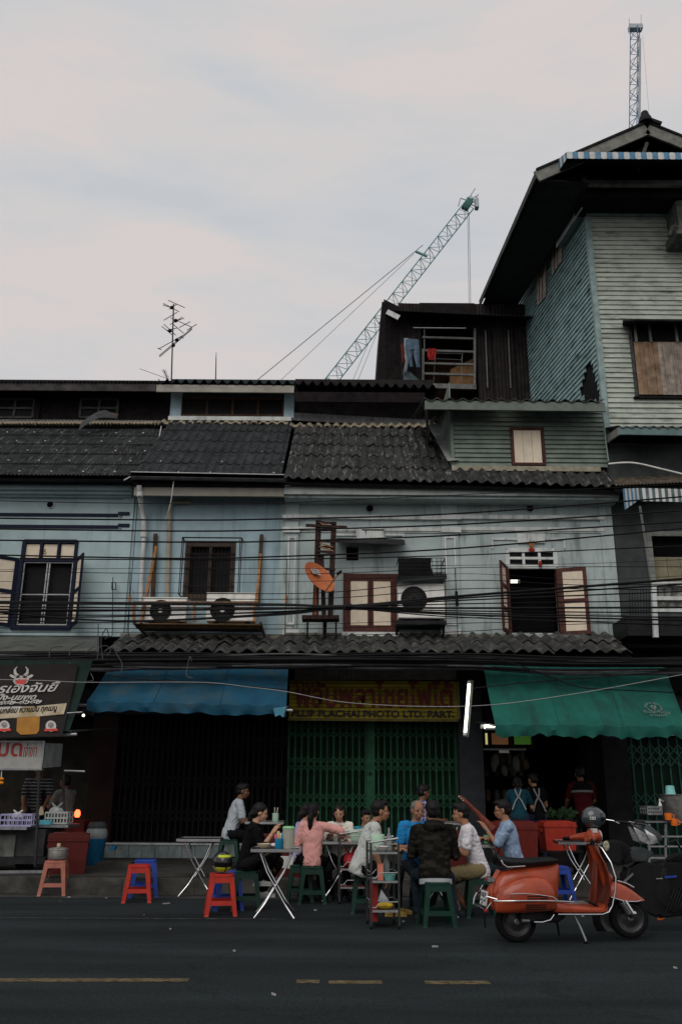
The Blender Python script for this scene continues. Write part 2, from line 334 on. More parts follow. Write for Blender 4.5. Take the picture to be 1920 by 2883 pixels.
trimw = mat('trim_white', (.60, .63, .61), .85, .1, 5, dirt=(.15, .17, .16), dirt_amt=.6, dirt_scale=(6, 6, 1.5))
navy = mat('navy_paint', (.007, .012, .030), .6, .25, 8, dirt=(.12, .16, .2), dirt_amt=.2, dirt_scale=(25, 25, 12), dirt_lo=.64)
cream = mat('cream_panel', (.74, .64, .50), .7, .07, 6, dirt=(.25, .19, .12), dirt_amt=.5, dirt_scale=(8, 8, 3), dirt_lo=.6, rand=.05)
maroon = mat('maroon_paint', (.085, .032, .026), .6, .25, 9, dirt=(.02, .012, .01), dirt_amt=.5)
glassd = mat('dark_glass', (.006, .006, .008), .55, .3, 4, spec=.12)
alu = mat('aluminium', (.30, .31, .31), .45, .12, 9, metal=.6)
browna = mat('brown_aluminium', (.055, .040, .030), .5, .2, 9)
tiled = mat('cement_tile_dark', (.030, .034, .036), .9, .35, 5, bump=.35, bscale=40, rand=.16, dirt=(.14, .14, .135), dirt_amt=.5, dirt_scale=(22, 2, 2), dirt_lo=.62, ddet=3)  # pale flecks: weather streaks, lightened to paint highlights on the tile rolls
tilem = mat('cement_tile_flecked', (.036, .037, .037), .92, .4, 6, bump=.4, bscale=40, rand=.18, dirt=(.26, .255, .24), dirt_amt=.85, dirt_scale=(19, 2.2, 2.2), dirt_lo=.56, ddet=3)  # pale flecks mix real white streaks with roll highlights put into the colour
tilel = mat('cement_tile_lower', (.05, .051, .049), .92, .4, 5, bump=.4, bscale=40, rand=.22, dirt=(.22, .22, .20), dirt_amt=.8, dirt_scale=(8, 4, 4), dirt_lo=.545)
sheetm = mat('corrugated_cement', (.030, .033, .034), .92, .4, 5, bump=.3, rand=.15, dirt=(.24, .24, .235), dirt_amt=.8, dirt_scale=(30, 2, 2), dirt_lo=.56, ddet=3)
underm = mat('roof_underside', (.012, .012, .014), .95, .3, 4)
mortar = mat('mortar_tan', (.34, .29, .21), .95, .3, 14, bump=.5, dirt=(.08, .075, .065), dirt_amt=.8, dirt_scale=(14, 14, 14))
fasc = mat('fascia_grey', (.24, .25, .23), .85, .15, 4, dirt=(.08, .085, .08), dirt_amt=.6, dirt_scale=(3, 3, 10))
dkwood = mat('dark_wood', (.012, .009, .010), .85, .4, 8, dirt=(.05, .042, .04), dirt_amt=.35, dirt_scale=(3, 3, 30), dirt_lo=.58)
flash = mat('zinc_flashing', (.085, .09, .09), .55, .3, 5, metal=.35, dirt=(.10, .06, .035), dirt_amt=.5, dirt_scale=(5, 5, 5), dirt_lo=.58)
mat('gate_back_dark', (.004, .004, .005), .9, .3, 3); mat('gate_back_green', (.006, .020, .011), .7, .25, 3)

def sub(x0, y0, x1, y1, Y): return RC(x0, y0, x1, y1, Y)
EAVE_Z = zz(1352, YE); TOP_Z = zz(1196, YT)
S_MAIN = V((0, YT-YE, TOP_Z-EAVE_Z))
WTOP = zz(1372, YW)+.10

# ================================================================ teal shophouse, far left
T = thing('teal_shophouse', 'teal painted shophouse with navy bands at the left edge', 'building', (P(150, 1700, YW).x, YW, PZ))
x0 = xx(-520, YW, 1700); x1 = xx(368, YW, 1650)
win = sub(56, 1524, 206, 1764, YW)
wall('wall', tealw, T, x0, x1, zz(1795, YW), WTOP, YW, .22, [win])
MB().box(x0, x1, YW+.30, YW+4.5, PZ+3.0, WTOP+.2).build('interior_shade_box', voidm, T)  # closed black box in place of the shaded rooms behind the wall
pb('pilaster', 334, 1385, 364, 1792, YW-.05, .05, tealw, T)
for ya, yb in ((1443, 1452), (1476, 1485)):
    pb('navy_band', -510, ya, 333.5, yb, YW-.02, .02, navy, T); pb('navy_band', 333, ya-2, 365, yb-2, YW-.075, .024, navy, T)
for ya, yb, pr in ((1363, 1376, .30), (1376, 1388, .2), (1388, 1397, .1)):
    pb('cornice', -510, ya, 372, yb, YW-pr, pr, tealw, T)
round_vent(T, 143, 1421, 9)
wn = MB(); a = sub(56, 1524, 206, 1764, YW)
wobj = MB().box(a[0], a[1], YW+.14, YW+.16, a[2], a[3]).build('window', glassd, T)
zt = zz(1582, YW); tr = mullions(wobj, navy, a[0], a[1], zt, a[3], YW-.02, 3, 1, .05, .12, .07)
for i in range(3):
    u0 = lerp(a[0], a[1], i/3)+.04; u1 = lerp(a[0], a[1], (i+1)/3)-.04; MB().box(u0, u1, YW+.03, YW+.05, zt+.05, a[3]-.05).build('pane', cream, wobj)
fx = MB(); 
for u0, u1 in ((a[0]+.03, a[0]+.055), ((a[0]+a[1])/2-.035, (a[0]+a[1])/2-.012), ((a[0]+a[1])/2+.012, (a[0]+a[1])/2+.035), (a[1]-.055, a[1]-.03)): fx.box(u0, u1, YW+.02, YW+.05, a[2]+.03, zt-.04)
for w_ in (a[2]+.03, lerp(a[2], zt, .47), zt-.06): fx.box(a[0]+.03, a[1]-.03, YW+.018, YW+.045, w_, w_+.022)
fx.build('sliding_frame', alu, wobj)
nv = MB(); nv.box(a[0]-.06, a[0]+.025, YW-.03, YW+.1, a[2]-.05, zt); nv.box(a[1]-.025, a[1]+.05, YW-.03, YW+.1, a[2]-.05, zt); nv.box(a[0]-.06, a[1]+.05, YW-.05, YW+.1, a[2]-.07, a[2]); nv.build('frame', navy, wobj)
panel_shutter(T, (a[0]-.05, YW-.04, a[2]), .52, a[2]-.02, zt+.02, R(38), -1, navy, cream, 2)
panel_shutter(T, (a[1]+.04, YW-.04, a[2]), .52, a[2]-.02, zt+.02, R(62), 1, navy, cream, 2)
text('painted_numeral', '6', P(122, 1560, YW+.025), .16, mat('faded_brown', (.22, .17, .06), .9, .4, 20), T, ext=.003)
# roof of small corrugated sheets
A = P(-520, 1350, YE); A.z = EAVE_Z+.03; B = V((P(372, 1350, YE).x, YE, EAVE_Z+.03)); S = V((0, YT-YE, zz(1212, YT)-A.z)); 
tiled_roof(T, A, B, S, .52, 5, .026, sheetm, underm, per=7, lift=.02)
cme = MB().ell((0, 0, 0), (.022, .022, .018), 8, 5).mesh('roof_screw', mat('screw_cap', (.5, .5, .47), .6, .2, 9))
nrm = V((0, -S.z, S.y)).normalized()
for r_ in range(5):
    for i in range(15):
        if random.random() < .75: inst('roof_screw', cme, T, Matrix.Translation(A+V((i*.62+.2+r_*.13, 0, 0))+S*((r_+.18)/5.0)+nrm*.065))
# tan mortar bed along the roof top and zinc flashing above it
def mortar_strip(parent, xa, xb, ya, pitch, amp, hpx=20):
    n = int((xb-xa)/(pitch/8)); g = [[], []]
    for i in range(n+1):
        x = xa+(xb-xa)*i/n; k_ = (.5+.5*math.cos(2*math.pi*x/pitch))
        p = P(x, ya, YT+.0); g[0].append(V((p.x, YT-.20, p.z-.168+.105+.03*noise.noise(V((x*.2, 1, 1)))+amp*k_*.8))); g[1].append(V((p.x, YT+.05, p.z+.11+amp*k_+.015*noise.noise(V((x*.2, 5, 1))))))
    return MB().sheet(g, (0, .05, -.02)).build('mortar_bed', mortar, parent)
mortar_strip(T, -500, 452, 1196, 9.5, .03)
pb('flashing', -500, 1180, 452, 1195, YT+.02, .03, flash, T)
# bent loose zinc sheet lying on the roof
g = []
for j in range(3):
    row = []
    for i in range(9):
        t = i/8; p = lerp(P(222, 1212, 18.1), P(330, 1185, 18.45), t); p.z += .16*math.sin(t*math.pi)+.05*t; row.append(p+V((0, .05*j, .11*j-(.06 if j == 2 and i > 5 else 0))))
    g.append(row)
tag(MB().sheet(g, (0, .004, .012)).build('zinc_sheet', mat('zinc_rusty', (.05, .053, .054), .6, .25, 5, dirt=(.16, .06, .02), dirt_amt=.7, dirt_scale=(3, 3, 3), dirt_lo=.58), None, smooth=True), 'bent grey zinc sheet lying loose on the left corrugated roof', 'metal sheet')
# clerestory storey behind the roof
YC = 19.1; YR = 18.5
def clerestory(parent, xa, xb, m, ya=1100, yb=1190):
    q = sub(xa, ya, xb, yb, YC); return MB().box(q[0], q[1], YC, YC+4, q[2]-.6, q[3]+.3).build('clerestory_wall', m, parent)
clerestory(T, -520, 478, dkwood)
for xa, xb in ((-10, 96), (228, 332)):
    q = sub(xa, 1124, xb, 1176, YC-.03); wv = MB().box(q[0], q[1], YC-.02, YC-.005, q[2], q[3]).build('window', glassd, T); mullions(wv, mat('grey_wood', (.07, .07, .068), .85, .3, 9), q[0], q[1], q[2], q[3], YC-.06, 2, 2, .05, .04, .05)
pb('post', 98, 1098, 114, 1182, YC-.08, .08, dkwood, T)
def eave_roof(parent, xa, ya, xb, yb, pitch, amp, m, yr=YR, deep=4.5, rise=.9):
    A, B = P(xa, ya, yr), P(xb, yb, yr); n = int((xb-xa)/pitch*8); g = [[], []]
    for i in range(n+1):
        t = i/n; p = lerp(A, B, t); z = amp*(.5+.5*math.cos(2*math.pi*(t*(xb-xa)/pitch)))**1.5; g[0].append(p+V((0, 0, z+.012*noise.noise(V((t*30, 0, 2)))))); g[1].append(p+V((0, deep, z+rise)))
    return MB().sheet(g, (0, 0, -.02)).build('upper_roof', m, parent, smooth=True)
eave_roof(T, -520, 1074, 445, 1077, 11, .05, underm)
pb('fascia', -520, 1077, 440, 1098, YR+.03, .04, mat('fascia_dark', (.055, .05, .05), .8, .4, 4, dirt=(.16, .18, .17), dirt_amt=.5, dirt_scale=(2, 2, 9), dirt_lo=.6), T)
# shop side below the skirt: dark beam and stall bay walls
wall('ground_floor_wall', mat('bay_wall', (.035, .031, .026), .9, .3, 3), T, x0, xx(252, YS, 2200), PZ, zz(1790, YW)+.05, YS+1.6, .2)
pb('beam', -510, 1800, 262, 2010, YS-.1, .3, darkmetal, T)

# ================================================================ blue shophouse
Bq = thing('blue_shophouse', 'sky blue shophouse with gutter and dark folding gate below', 'building', (P(590, 1700, YW).x, YW, PZ))
x0 = xx(369, YW, 1650)+.003; x1 = xx(786, YW, 1650)
win = sub(518, 1527, 662, 1692, YW)
wall('wall', bluew, Bq, x0, x1, zz(1800, YW), WTOP, YW+.02, .22, [win])
MB().box(x0, x1, YW+.30, YW+4.5, PZ+3.0, WTOP+.2).build('interior_shade_box', voidm, Bq)
wo_ = MB().box(win[0], win[1], YW+.16, YW+.18, win[2], win[3]).build('window', glassd, Bq)
f_ = MB(); 
for u0, u1 in ((win[0], win[0]+.10), (win[1]-.10, win[1]), ((win[0]+win[1])/2-.03, (win[0]+win[1])/2+.03)): f_.box(u0, u1, YW+.03, YW+.12, win[2], win[3])
f_.box(win[0], win[1], YW+.027, YW+.117, win[3]-.08, win[3]); f_.box(win[0], win[1], YW+.027, YW+.117, win[2], win[2]+.14); f_.build('frame', browna, wo_)
gr = MB(); rst = mat('rusty_iron', (.028, .020, .018), .85, .4, 14)
for i in range(13):
    u = lerp(win[0]+.06, win[1]-.06, i/12); gr.beam((u, YW+.01, win[2]), (u, YW+.01, win[3]-.05), .007)
for w_ in (.25, .55, .8): gr.beam((win[0], YW, lerp(win[2], win[3], w_)), (win[1], YW, lerp(win[2], win[3], w_)), .014)
cg = sub(509, 1514, 678, 1672, YW-.28)
for u in (cg[0], cg[0]+.03, cg[1]-.03, cg[1]): gr.beam((u, YW-.28, cg[2]), (u, YW-.28, cg[3]), .016)
gr.beam((cg[0], YW-.28, cg[3]), (cg[1], YW-.28, cg[3]), .022); gr.beam((cg[0], YW-.28, cg[3]-.07), (cg[1], YW-.28, cg[3]-.07), .014)
for u in (cg[0], cg[1]): gr.beam((u, YW-.28, cg[3]), (u, YW+.03, cg[3]), .02); gr.beam((u, YW-.28, cg[2]), (u, YW+.03, cg[2]), .02)
gr.build('window_grille', rst, wo_)
A = V((P(372, 1345, YE).x, YE, EAVE_Z+.05)); B = V((P(790, 1345, YE).x, YE, EAVE_Z+.02)); S = V((0, YT-YE, TOP_Z-EAVE_Z))
tiled_roof(Bq, A, B, S, .185, 5, .045, tiled, underm, sharp=3.6, lift=.016)
mortar_strip(Bq, 448, 812, 1197, 25.6, .075)
gt = MB(); gA, gB = P(368, 1338, YE-.14), P(800, 1346, YE-.14)
prof = [(-.0, .07), (.0, -.02), (.03, -.06), (.09, -.06), (.12, -.02), (.12, .05)]
gt.sheet([[gA+V((0, dy, dz)) for dy, dz in prof], [gB+V((0, dy, dz)) for dy, dz in prof]], (0, 0, .006)).build('gutter', mat('gutter_grey', (.075, .08, .085), .5, .25, 6, metal=.3), Bq)
lip = MB().beam(gA+V((0, -.005, .068)), gB+V((0, -.005, .068)), .016).build('gutter_lip', alu, Bq)
pb('soffit', 378, 1369, 800, 1396, YE+.12, .06, mat('soffit_beige', (.30, .285, .24), .85, .12, 3), Bq); pb('soffit_board', 378, 1352, 800, 1369, YE+.06, .7, underm, Bq)
# clerestory with long window
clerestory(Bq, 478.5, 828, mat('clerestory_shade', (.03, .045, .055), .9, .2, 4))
pb('pillar', 481, 1104, 511, 1174, YC-.14, .14, bluew, Bq); pb('pillar', 800, 1106, 828, 1176, YC-.14, .14, bluew, Bq)
q = sub(512, 1121, 799, 1171, YC-.05); wv = MB().box(q[0], q[1], YC-.02, YC-.004, q[2], q[3]).build('window', mat('brown_glass', (.010, .008, .008), .5, .3, 4, spec=.12), Bq); mullions(wv, mat('brown_wood', (.075, .045, .032), .8, .3, 9), q[0], q[1], q[2], q[3], YC-.07, 4, 1, .05, .05, .07)
pb('sill', 474, 1172, 820, 1183, YC-.24, .24, trimw, Bq)
eave_roof(Bq, 445, 1077, 828, 1081, 26, .105, underm)
pb('fascia', 441, 1084, 828, 1104, YR+.03, .05, mat('fascia_pale', (.33, .31, .27), .85, .15, 3, dirt=(.12, .11, .1), dirt_amt=.5, dirt_scale=(2, 2, 9)), Bq)
# ground floor: dark folding gate on a tiled plinth
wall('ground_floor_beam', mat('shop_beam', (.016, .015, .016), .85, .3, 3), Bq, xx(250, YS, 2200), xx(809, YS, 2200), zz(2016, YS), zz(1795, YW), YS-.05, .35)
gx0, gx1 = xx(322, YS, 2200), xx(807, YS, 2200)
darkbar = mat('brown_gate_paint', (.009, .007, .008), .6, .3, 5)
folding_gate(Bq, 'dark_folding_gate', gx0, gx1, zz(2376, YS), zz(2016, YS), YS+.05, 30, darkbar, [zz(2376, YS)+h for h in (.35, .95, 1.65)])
pb('side_post', 250, 2012, 322, 2385, YS-.02, .3, mat('red_brown_panel', (.016, .007, .006), .7, .3, 3), Bq)
pt = mat('plinth_tile', (.22, .27, .27), .5, .15, 5, rand=.12, dirt=(.06, .07, .065), dirt_amt=.7, dirt_scale=(5, 5, 3)); q = sub(250, 2377, 812, 2414, YS-.12)
pl = MB().box(q[0], q[1], YS-.10, YS+.3, PZ, q[3]).build('plinth', concrete, Bq); n = 15; tw = (q[1]-q[0])/n
tme = MB().box(.004, tw-.004, 0, .018, PZ+.003, q[3]-.012).mesh('plinth_tile', pt)
for i in range(n): inst('plinth_tile', tme, pl, Matrix.Translation((q[0]+i*tw, YS-.119+random.uniform(0, .003), 0)))
MB().box(q[0], q[1], YS-.14, YS+.05, q[3]-.010, q[3]+.012).build('plinth_cap', trimw, Bq)

# ================================================================ pale green shophouse, two bays with a boarded dormer
C = thing('pale_shophouse', 'pale green plastered shophouse with pilasters, pale flecked roof and boarded dormer', 'building', (P(1260, 1700, YW).x, YW, PZ))
x0 = x1+.003; x1 = xx(1735, YW, 1650)
h1 = sub(972, 1622, 1114, 1776, YW); h2 = sub(1430, 1545, 1572, 1782, YW); h3 = sub(975, 1538, 1009, 1578, YW)
wall('wall', pale, C, x0, x1, zz(1812, YW), WTOP+.02, YW, .24, [h1, h2, h3])
MB().box(x0, x1, YW+.75, YW+4.5, PZ+3.0, WTOP+.2).build('interior_shade_box', voidm, C)
MB().box(h3[0], h3[1], YW+.12, YW+.14, h3[2], h3[3]).build('vent_opening', voidm, C)  # black panel stands in for the shade within the opening
cor = MB(); 
for ya, yb, pr in ((1372, 1394, .5),): pb('', 800, ya, 1742, yb, YW-pr, .06, None, None, cor)
cor.build('fascia', mat('fascia_plaster', (.36, .39, .37), .85, .12, 3, dirt=(.12, .13, .12), dirt_amt=.6, dirt_scale=(4, 4, 4)), C)
q = sub(800, 1396, 1742, 1410, YW-.45); MB().box(q[0], q[1], YW-.43, YW, q[3]-.05, q[3]).build('soffit', pale, C)
for xa, xb in ((840, 1243), (1295, 1700)):
    for ya, yb, pr in ((1450, 1461, .07), (1484, 1494, .05), (1494, 1499, .025)): pb('moulding', xa, ya, xb, yb, YW-pr, pr, trimw, C)
for xa, xb, d in ((799, 838, 0), (1245, 1292, 1)):
    p_ = pb('pilaster', xa, 1400, xb, 1800, YW-.06, .06, pale, C)
    for ya, yb, pr in ((1449, 1461, .13), (1483, 1498, .11)): pb('capital', xa-3, ya, xb+6, yb, YW-pr, pr-.061, trimw, p_)
    m_ = MB(); z_ = sub(xa+9, 1510, xb-6, 1760, YW-.08)
    m_.box(z_[0], z_[0]+.035, YW-.085, YW-.061, z_[2], z_[3]); m_.box(z_[1]-.035, z_[1], YW-.085, YW-.061, z_[2], z_[3]); m_.box(z_[0]+.036, z_[1]-.036, YW-.085, YW-.061, z_[3]-.04, z_[3]); m_.box(z_[0]+.036, z_[1]-.036, YW-.085, YW-.061, z_[2], z_[2]+.05)
    m_.build('panel_moulding', trimw, p_); pb('pilaster_base', xa-4, 1770, xb+4, 1792, YW-.1, .039, trimw, p_)
pb('pilaster', 1700, 1400, 1735, 1806, YW-.04, .04, pale, C)
for vx in (1041, 1491): round_vent(C, vx, 1432, 10)
# keystone lintels above the windows
for cx, ya in ((1050, 1490), (1503, 1502)):
    k_ = MB()
    for i in range(3):
        xa = cx-46+i*26; k_.prism([P(xa, ya+26, YW-.05), P(xa+25, ya+26, YW-.05), P(xa+28-i*2, ya, YW-.05), P(xa-3+i, ya, YW-.05)], (0, .05, 0))
    k_.build('keystone', trimw, C)
    for xa, xb in ((cx-120, cx-48), (cx+34, cx+88)): pb('lintel_moulding', xa, ya+12, xb, ya+18, YW-.03, .03, trimw, C); pb('lintel_moulding', xa if xa < cx else xb-5, ya+18.5, (xa if xa < cx else xb-5)+5, ya+42, YW-.028, .028, trimw, C)
# left bay: closed maroon window with a flat sheet hood
wv = MB().box(h1[0], h1[1], YW+.10, YW+.12, h1[2], h1[3]).build('window', voidm, C)
fr = MB(); fr.box(h1[0]-.04, h1[0]+.05, YW-.04, YW+.09, h1[2]-.03, h1[3]+.04); fr.box(h1[1]-.05, h1[1]+.04, YW-.04, YW+.09, h1[2]-.03, h1[3]+.04); fr.box(h1[0]+.05, h1[1]-.05, YW-.04, YW+.09, h1[3]-.05, h1[3]+.04); fr.box(h1[0]+.05, h1[1]-.05, YW-.04, YW+.09, h1[2]-.03, h1[2]+.05); fr.build('frame', maroon, wv)
mid = (h1[0]+h1[1])/2
panel_shutter(C, (h1[0]+.052, YW-.03, h1[2]+.06), mid-h1[0]-.058, h1[2]+.052, h1[3]-.052, 0, 1, maroon, cream, 1, fr=.05)
panel_shutter(C, (h1[1]-.052, YW-.03, h1[2]+.06), h1[1]-mid-.058, h1[2]+.052, h1[3]-.052, 0, -1, maroon, cream, 1, fr=.05)
pb('sill', 962, 1779, 1125, 1791, YW-.16, .16, trimw, C)
hd = MB(); hd.sheet([[P(944, 1527, YW-.5), P(1140, 1534, YW-.5)], [P(948, 1516, YW), P(1138, 1520, YW)]], (0, 0, .012)); hd.build('window_hood', darkmetal, C)
# right bay: open window with transom and open maroon shutters
zt = zz(1598, YW, 1500); w2 = MB().box(h2[0], h2[1], YW+.52, YW+.54, h2[2], zt).build('window', voidm, C)  # window backing is a black panel painting the room's shade
mullions(w2, trimw, h2[0]+.02, h2[1]-.02, zt+.02, h2[3]-.03, YW-.02, 3, 2, .05, .08, .08); MB().box(h2[0], h2[1], YW+.03, YW+.04, zt, h2[3]).build('pane', glassd, w2)
MB().box(h2[0]-.03, h2[0]+.03, YW-.03, YW+.1, h2[2], zt-.03).build('frame', maroon, w2); MB().box(h2[1]-.03, h2[1]+.03, YW-.03, YW+.1, h2[2], zt-.03).build('frame', maroon, w2)
panel_shutter(C, (h2[0]-.01, YW-.035, h2[2]), .47, h2[2]-.04, zt+.03, R(66), -1, maroon, cream, 3)
panel_shutter(C, (h2[1]+.01, YW-.035, h2[2]), .52, h2[2]-.04, zt-.02, R(18), 1, maroon, cream, 2)
pb('sill', 1438, 1785, 1540, 1800, YW-.14, .14, mat('broken_cement', (.3, .31, .29), .95, .4, 12, bump=.6), C); pb('sill', 1541, 1787, 1640, 1811, YW-.22, .22, mat('grey_cement', (.17, .18, .175), .95, .3, 8, bump=.6), C)
# main roof (left bay) and low roof course (right bay)
A = V((P(800, 1352, YE).x, YE-.05, EAVE_Z-.03)); B = V((P(1288, 1366, YE).x, YE-.05, EAVE_Z-.08)); S = V((0, YT-YE, zz(1205, YT, 1000)-A.z))
tiled_roof(C, A, B, S, .19, 5, .05, tilem, underm, sharp=1.4, jit=.02)
mortar_strip(C, 812, 1215, 1206, 25.6, .07)
YD = 16.45
A2 = B+V((.002, 0, 0)); B2 = V((P(1738, 1372, YE).x, YE-.05, EAVE_Z-.16)); S2 = V((0, .58, .50))
tiled_roof(C, A2, B2, S2, .215, 1, .06, tilem, underm, sharp=1.2, jit=.02, name='low_roof')
# dormer of horizontal boards
board = mat('grey_green_board', (.185, .225, .195), .85, .15, 4, rand=.09, dirt=(.07, .08, .07), dirt_amt=.7, dirt_scale=(1.5, 3, 14), dirt_lo=.54, bump=.15, bscale=30)
q = sub(1272, 1150, 1702, 1314, YD); dw = MB().box(q[0], q[1], YD+.05, YD+.12, q[2]-.1, q[3]+.05).build('dormer_wall', underm, C)
MB().box(q[0]+.1, q[1]-.02, YD+.15, YD+3.5, q[2], q[3]+.2).build('interior_shade_box', voidm, C)
nb = 13; bh = (q[3]-q[2])/nb; bme = MB().prism([(0, -.018, 0), (0, .03, 0), (0, .03, bh*1.06), (0, .018, bh*1.06)], (q[1]-q[0], 0, 0)).mesh('board', board)
for i in range(nb): inst('board', bme, dw, Matrix.Translation((q[0], YD, q[2]+i*bh)) @ Matrix.Rotation(R(random.uniform(-.08, .08)), 4, 'Y'))
sideb = MB().prism([(0, 0, 0), (0, 2.6, 0), (0, 2.6, bh*1.06), (0, 0, bh*1.06)], (-.03, 0, 0)).mesh('board', board)
for i in range(nb+6): inst('board', sideb, dw, Matrix.Translation((q[0]-.002, YD+.05, q[2]+(i)*bh)) @ Matrix.Rotation(R(4), 4, 'Y'))
pb('corner_board', 1268, 1150, 1277, 1312, YD-.03, .07, board, C)
wq = sub(1438, 1203, 1533, 1309, YD-.05); dwn = MB().box(wq[0]+.06, wq[1]-.06, YD-.03, YD+.02, wq[2]+.05, wq[3]-.05).build('dormer_window', maroon, C)
fr = MB(); fr.box(wq[0], wq[0]+.06, YD-.06, YD+.02, wq[2], wq[3]); fr.box(wq[1]-.06, wq[1], YD-.06, YD+.02, wq[2], wq[3]); fr.box(wq[0]+.06, wq[1]-.06, YD-.06, YD+.02, wq[3]-.06, wq[3]); fr.box(wq[0]+.06, wq[1]-.06, YD-.06, YD+.02, wq[2], wq[2]+.05); fr.build('frame', maroon, dwn)
for i in range(3):
    u0 = lerp(wq[0]+.065, wq[1]-.065, i/3); u1 = lerp(wq[0]+.065, wq[1]-.065, (i+1)/3)-.006; MB().box(u0, u1, YD-.045, YD-.031, wq[2]+.055, wq[3]-.065).build('plank', cream, dwn)
eave_roof(C, 1195, 1126, 1700, 1131, 36, .06, mat('dormer_tile', (.05, .052, .05), .9, .35, 5, dirt=(.4, .4, .38), dirt_amt=.7, dirt_scale=(6, 6, 6), dirt_lo=.6), yr=15.85, deep=2.6, rise=.75)
MB().beam(P(1196, 1141, 15.9), P(1702, 1147, 15.9), .05, .19).build('dormer_fascia', mat('fascia_green', (.15, .175, .155), .85, .15, 4), C)
MB().beam(P(1196, 1141, 15.9)+V((.02, .03, 0)), P(1196, 1141, 15.9)+V((.35, 2.6, .0)), .05, .19).build('dormer_fascia', fasc, C)
pb('base_flashing', 1272, 1312, 1690, 1326, YD-.10, .04, mat('tan_cement', (.30, .275, .21), .9, .25, 8), C)
vl = MB(); vA = P(1216, 1200, 18.2); vB = P(1272, 1300, 16.4)
vl.sheet([[lerp(vA, vB, t)+V((-.10, -.1, -.02)) for t in (0, .3, .6, 1)], [lerp(vA, vB, t)+V((.14, 0, .09-.05*t)) for t in (0, .3, .6, 1)]], (0, .01, .015)).build('valley_flashing', mat('pale_zinc', (.3, .32, .31), .6, .15, 5, metal=.2), C)
# clerestory above left bay
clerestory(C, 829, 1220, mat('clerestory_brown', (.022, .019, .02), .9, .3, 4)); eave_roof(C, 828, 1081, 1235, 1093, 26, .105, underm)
pb('fascia', 828, 1104, 1196, 1132, YR+.05, .05, dkwood, C)
g = [[], []]
for i in range(121):
    t = i/120; p = lerp(P(806, 1178, YT+.1), P(1210, 1200, YT+.1), t); z = .01*math.cos(i*1.3); g[0].append(p+V((0, z-.05, -.06))); g[1].append(p+V((0, z, .16)))
MB().sheet(g, (0, .01, 0)).build('flashing', mat('ribbed_zinc', (.10, .105, .105), .7, .25, 5), C)
# ground floor: sign bay with green folding gate, pillar, open shop
wall('ground_floor_beam', mat('shop_beam2', (.022, .022, .021), .85, .3, 3), C, xx(811, YS, 2200), xx(1300, YS, 2200), zz(2016, YS), zz(1800, YW), YS-.02, .3)
gx0, gx1 = xx(811, YS, 2200), xx(1284, YS, 2200); zb = zz(2404, YS)
greenbar = mat('green_gate_paint', (.022, .095, .050), .55, .25, 5, dirt=(.02, .05, .03), dirt_amt=.5)
gg = folding_gate(C, 'green_folding_gate', gx0, gx1, zb, zz(2022, YS), YS+.03, 26, greenbar, [zz(y_, YS) for y_ in (2078, 2172, 2275)], post_at=12.5, bw=.03)
cp = xx(1044, YS, 2200); MB().box(cp-.075, cp+.075, YS+.0, YS+.05, zb, zz(2022, YS)).build('gate_post', greenbar, gg)
MB().box(gx1, gx1+.09, YS-.02, YS+.14, zb, zz(2010, YS)).build('gate_post', greenbar, gg); MB().lathe([(.02, 0), (.03, .02), (.02, .05)], P(1042, 2178, YS), 10, (0, -1, 0)).build('padlock', darkmetal, gg)
q = sub(811, 2404, 1300, 2418, YS); MB().box(q[0], q[1], YS-.1, YS+.3, PZ, zb).build('threshold', concrete, C)
pill = mat('pillar_grey', (.030, .034, .038), .8, .2, 4, dirt=(.03, .03, .032), dirt_amt=.6)
q = sub(1294, 1930, 1362, 2410, YS-.35); MB().box(q[0], q[1], YS-.35, YS+.2, PZ, zz(1800, YW)).build('pillar', pill, C)
q2 = sub(1700, 1930, 1772, 2410, YS-.35); MB().box(q2[0], q2[1], YS-.35, YS+.2, PZ, zz(1810, YW)).build('pillar', mat('pillar_dark', (.014, .014, .016), .85, .25, 4), C)
# open shop room
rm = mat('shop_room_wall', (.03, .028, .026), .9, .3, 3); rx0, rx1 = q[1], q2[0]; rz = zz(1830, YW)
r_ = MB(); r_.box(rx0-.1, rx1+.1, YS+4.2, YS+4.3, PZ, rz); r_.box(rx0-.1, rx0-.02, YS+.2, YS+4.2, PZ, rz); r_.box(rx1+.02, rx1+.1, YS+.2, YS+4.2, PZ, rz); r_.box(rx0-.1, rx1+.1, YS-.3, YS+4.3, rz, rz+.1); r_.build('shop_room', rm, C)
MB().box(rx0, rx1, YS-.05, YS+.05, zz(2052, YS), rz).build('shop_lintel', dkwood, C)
# ================================================================ wooden house on the right
Hs = thing('wooden_house', 'tall weathered house of pale green boards with a gable roof', 'building', (P(1790, 1000, 16.6).x, 16.6, 0))
YH = 16.6; hx = P(1675, 900, YH).x; SD = V((-.147, 1, 0)).normalized()
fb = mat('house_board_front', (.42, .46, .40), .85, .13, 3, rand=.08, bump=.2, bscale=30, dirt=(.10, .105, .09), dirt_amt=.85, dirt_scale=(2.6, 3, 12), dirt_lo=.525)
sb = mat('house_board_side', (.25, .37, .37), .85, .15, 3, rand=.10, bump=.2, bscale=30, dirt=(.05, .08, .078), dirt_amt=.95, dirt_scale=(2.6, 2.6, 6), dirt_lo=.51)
zb, zt = zz(1200, YH), zz(585, YH); hx1 = P(2150, 900, YH).x
core = MB(); core.prism([V((hx+.05, YH+.06, zb-.8)), V((hx1, YH+.06, zb-.8)), V((hx1, YH+7, zb-.8)), V((hx+.05, YH+.06, zb-.8))+SD*7], (0, 0, zt-zb+1.3)); core.build('wall_core', underm, Hs)
nb = 46; bh = (zt-zb)/nb
fw = MB().box(hx+.02, hx1, YH+.03, YH+.05, zb, zt).build('front_wall', underm, Hs)
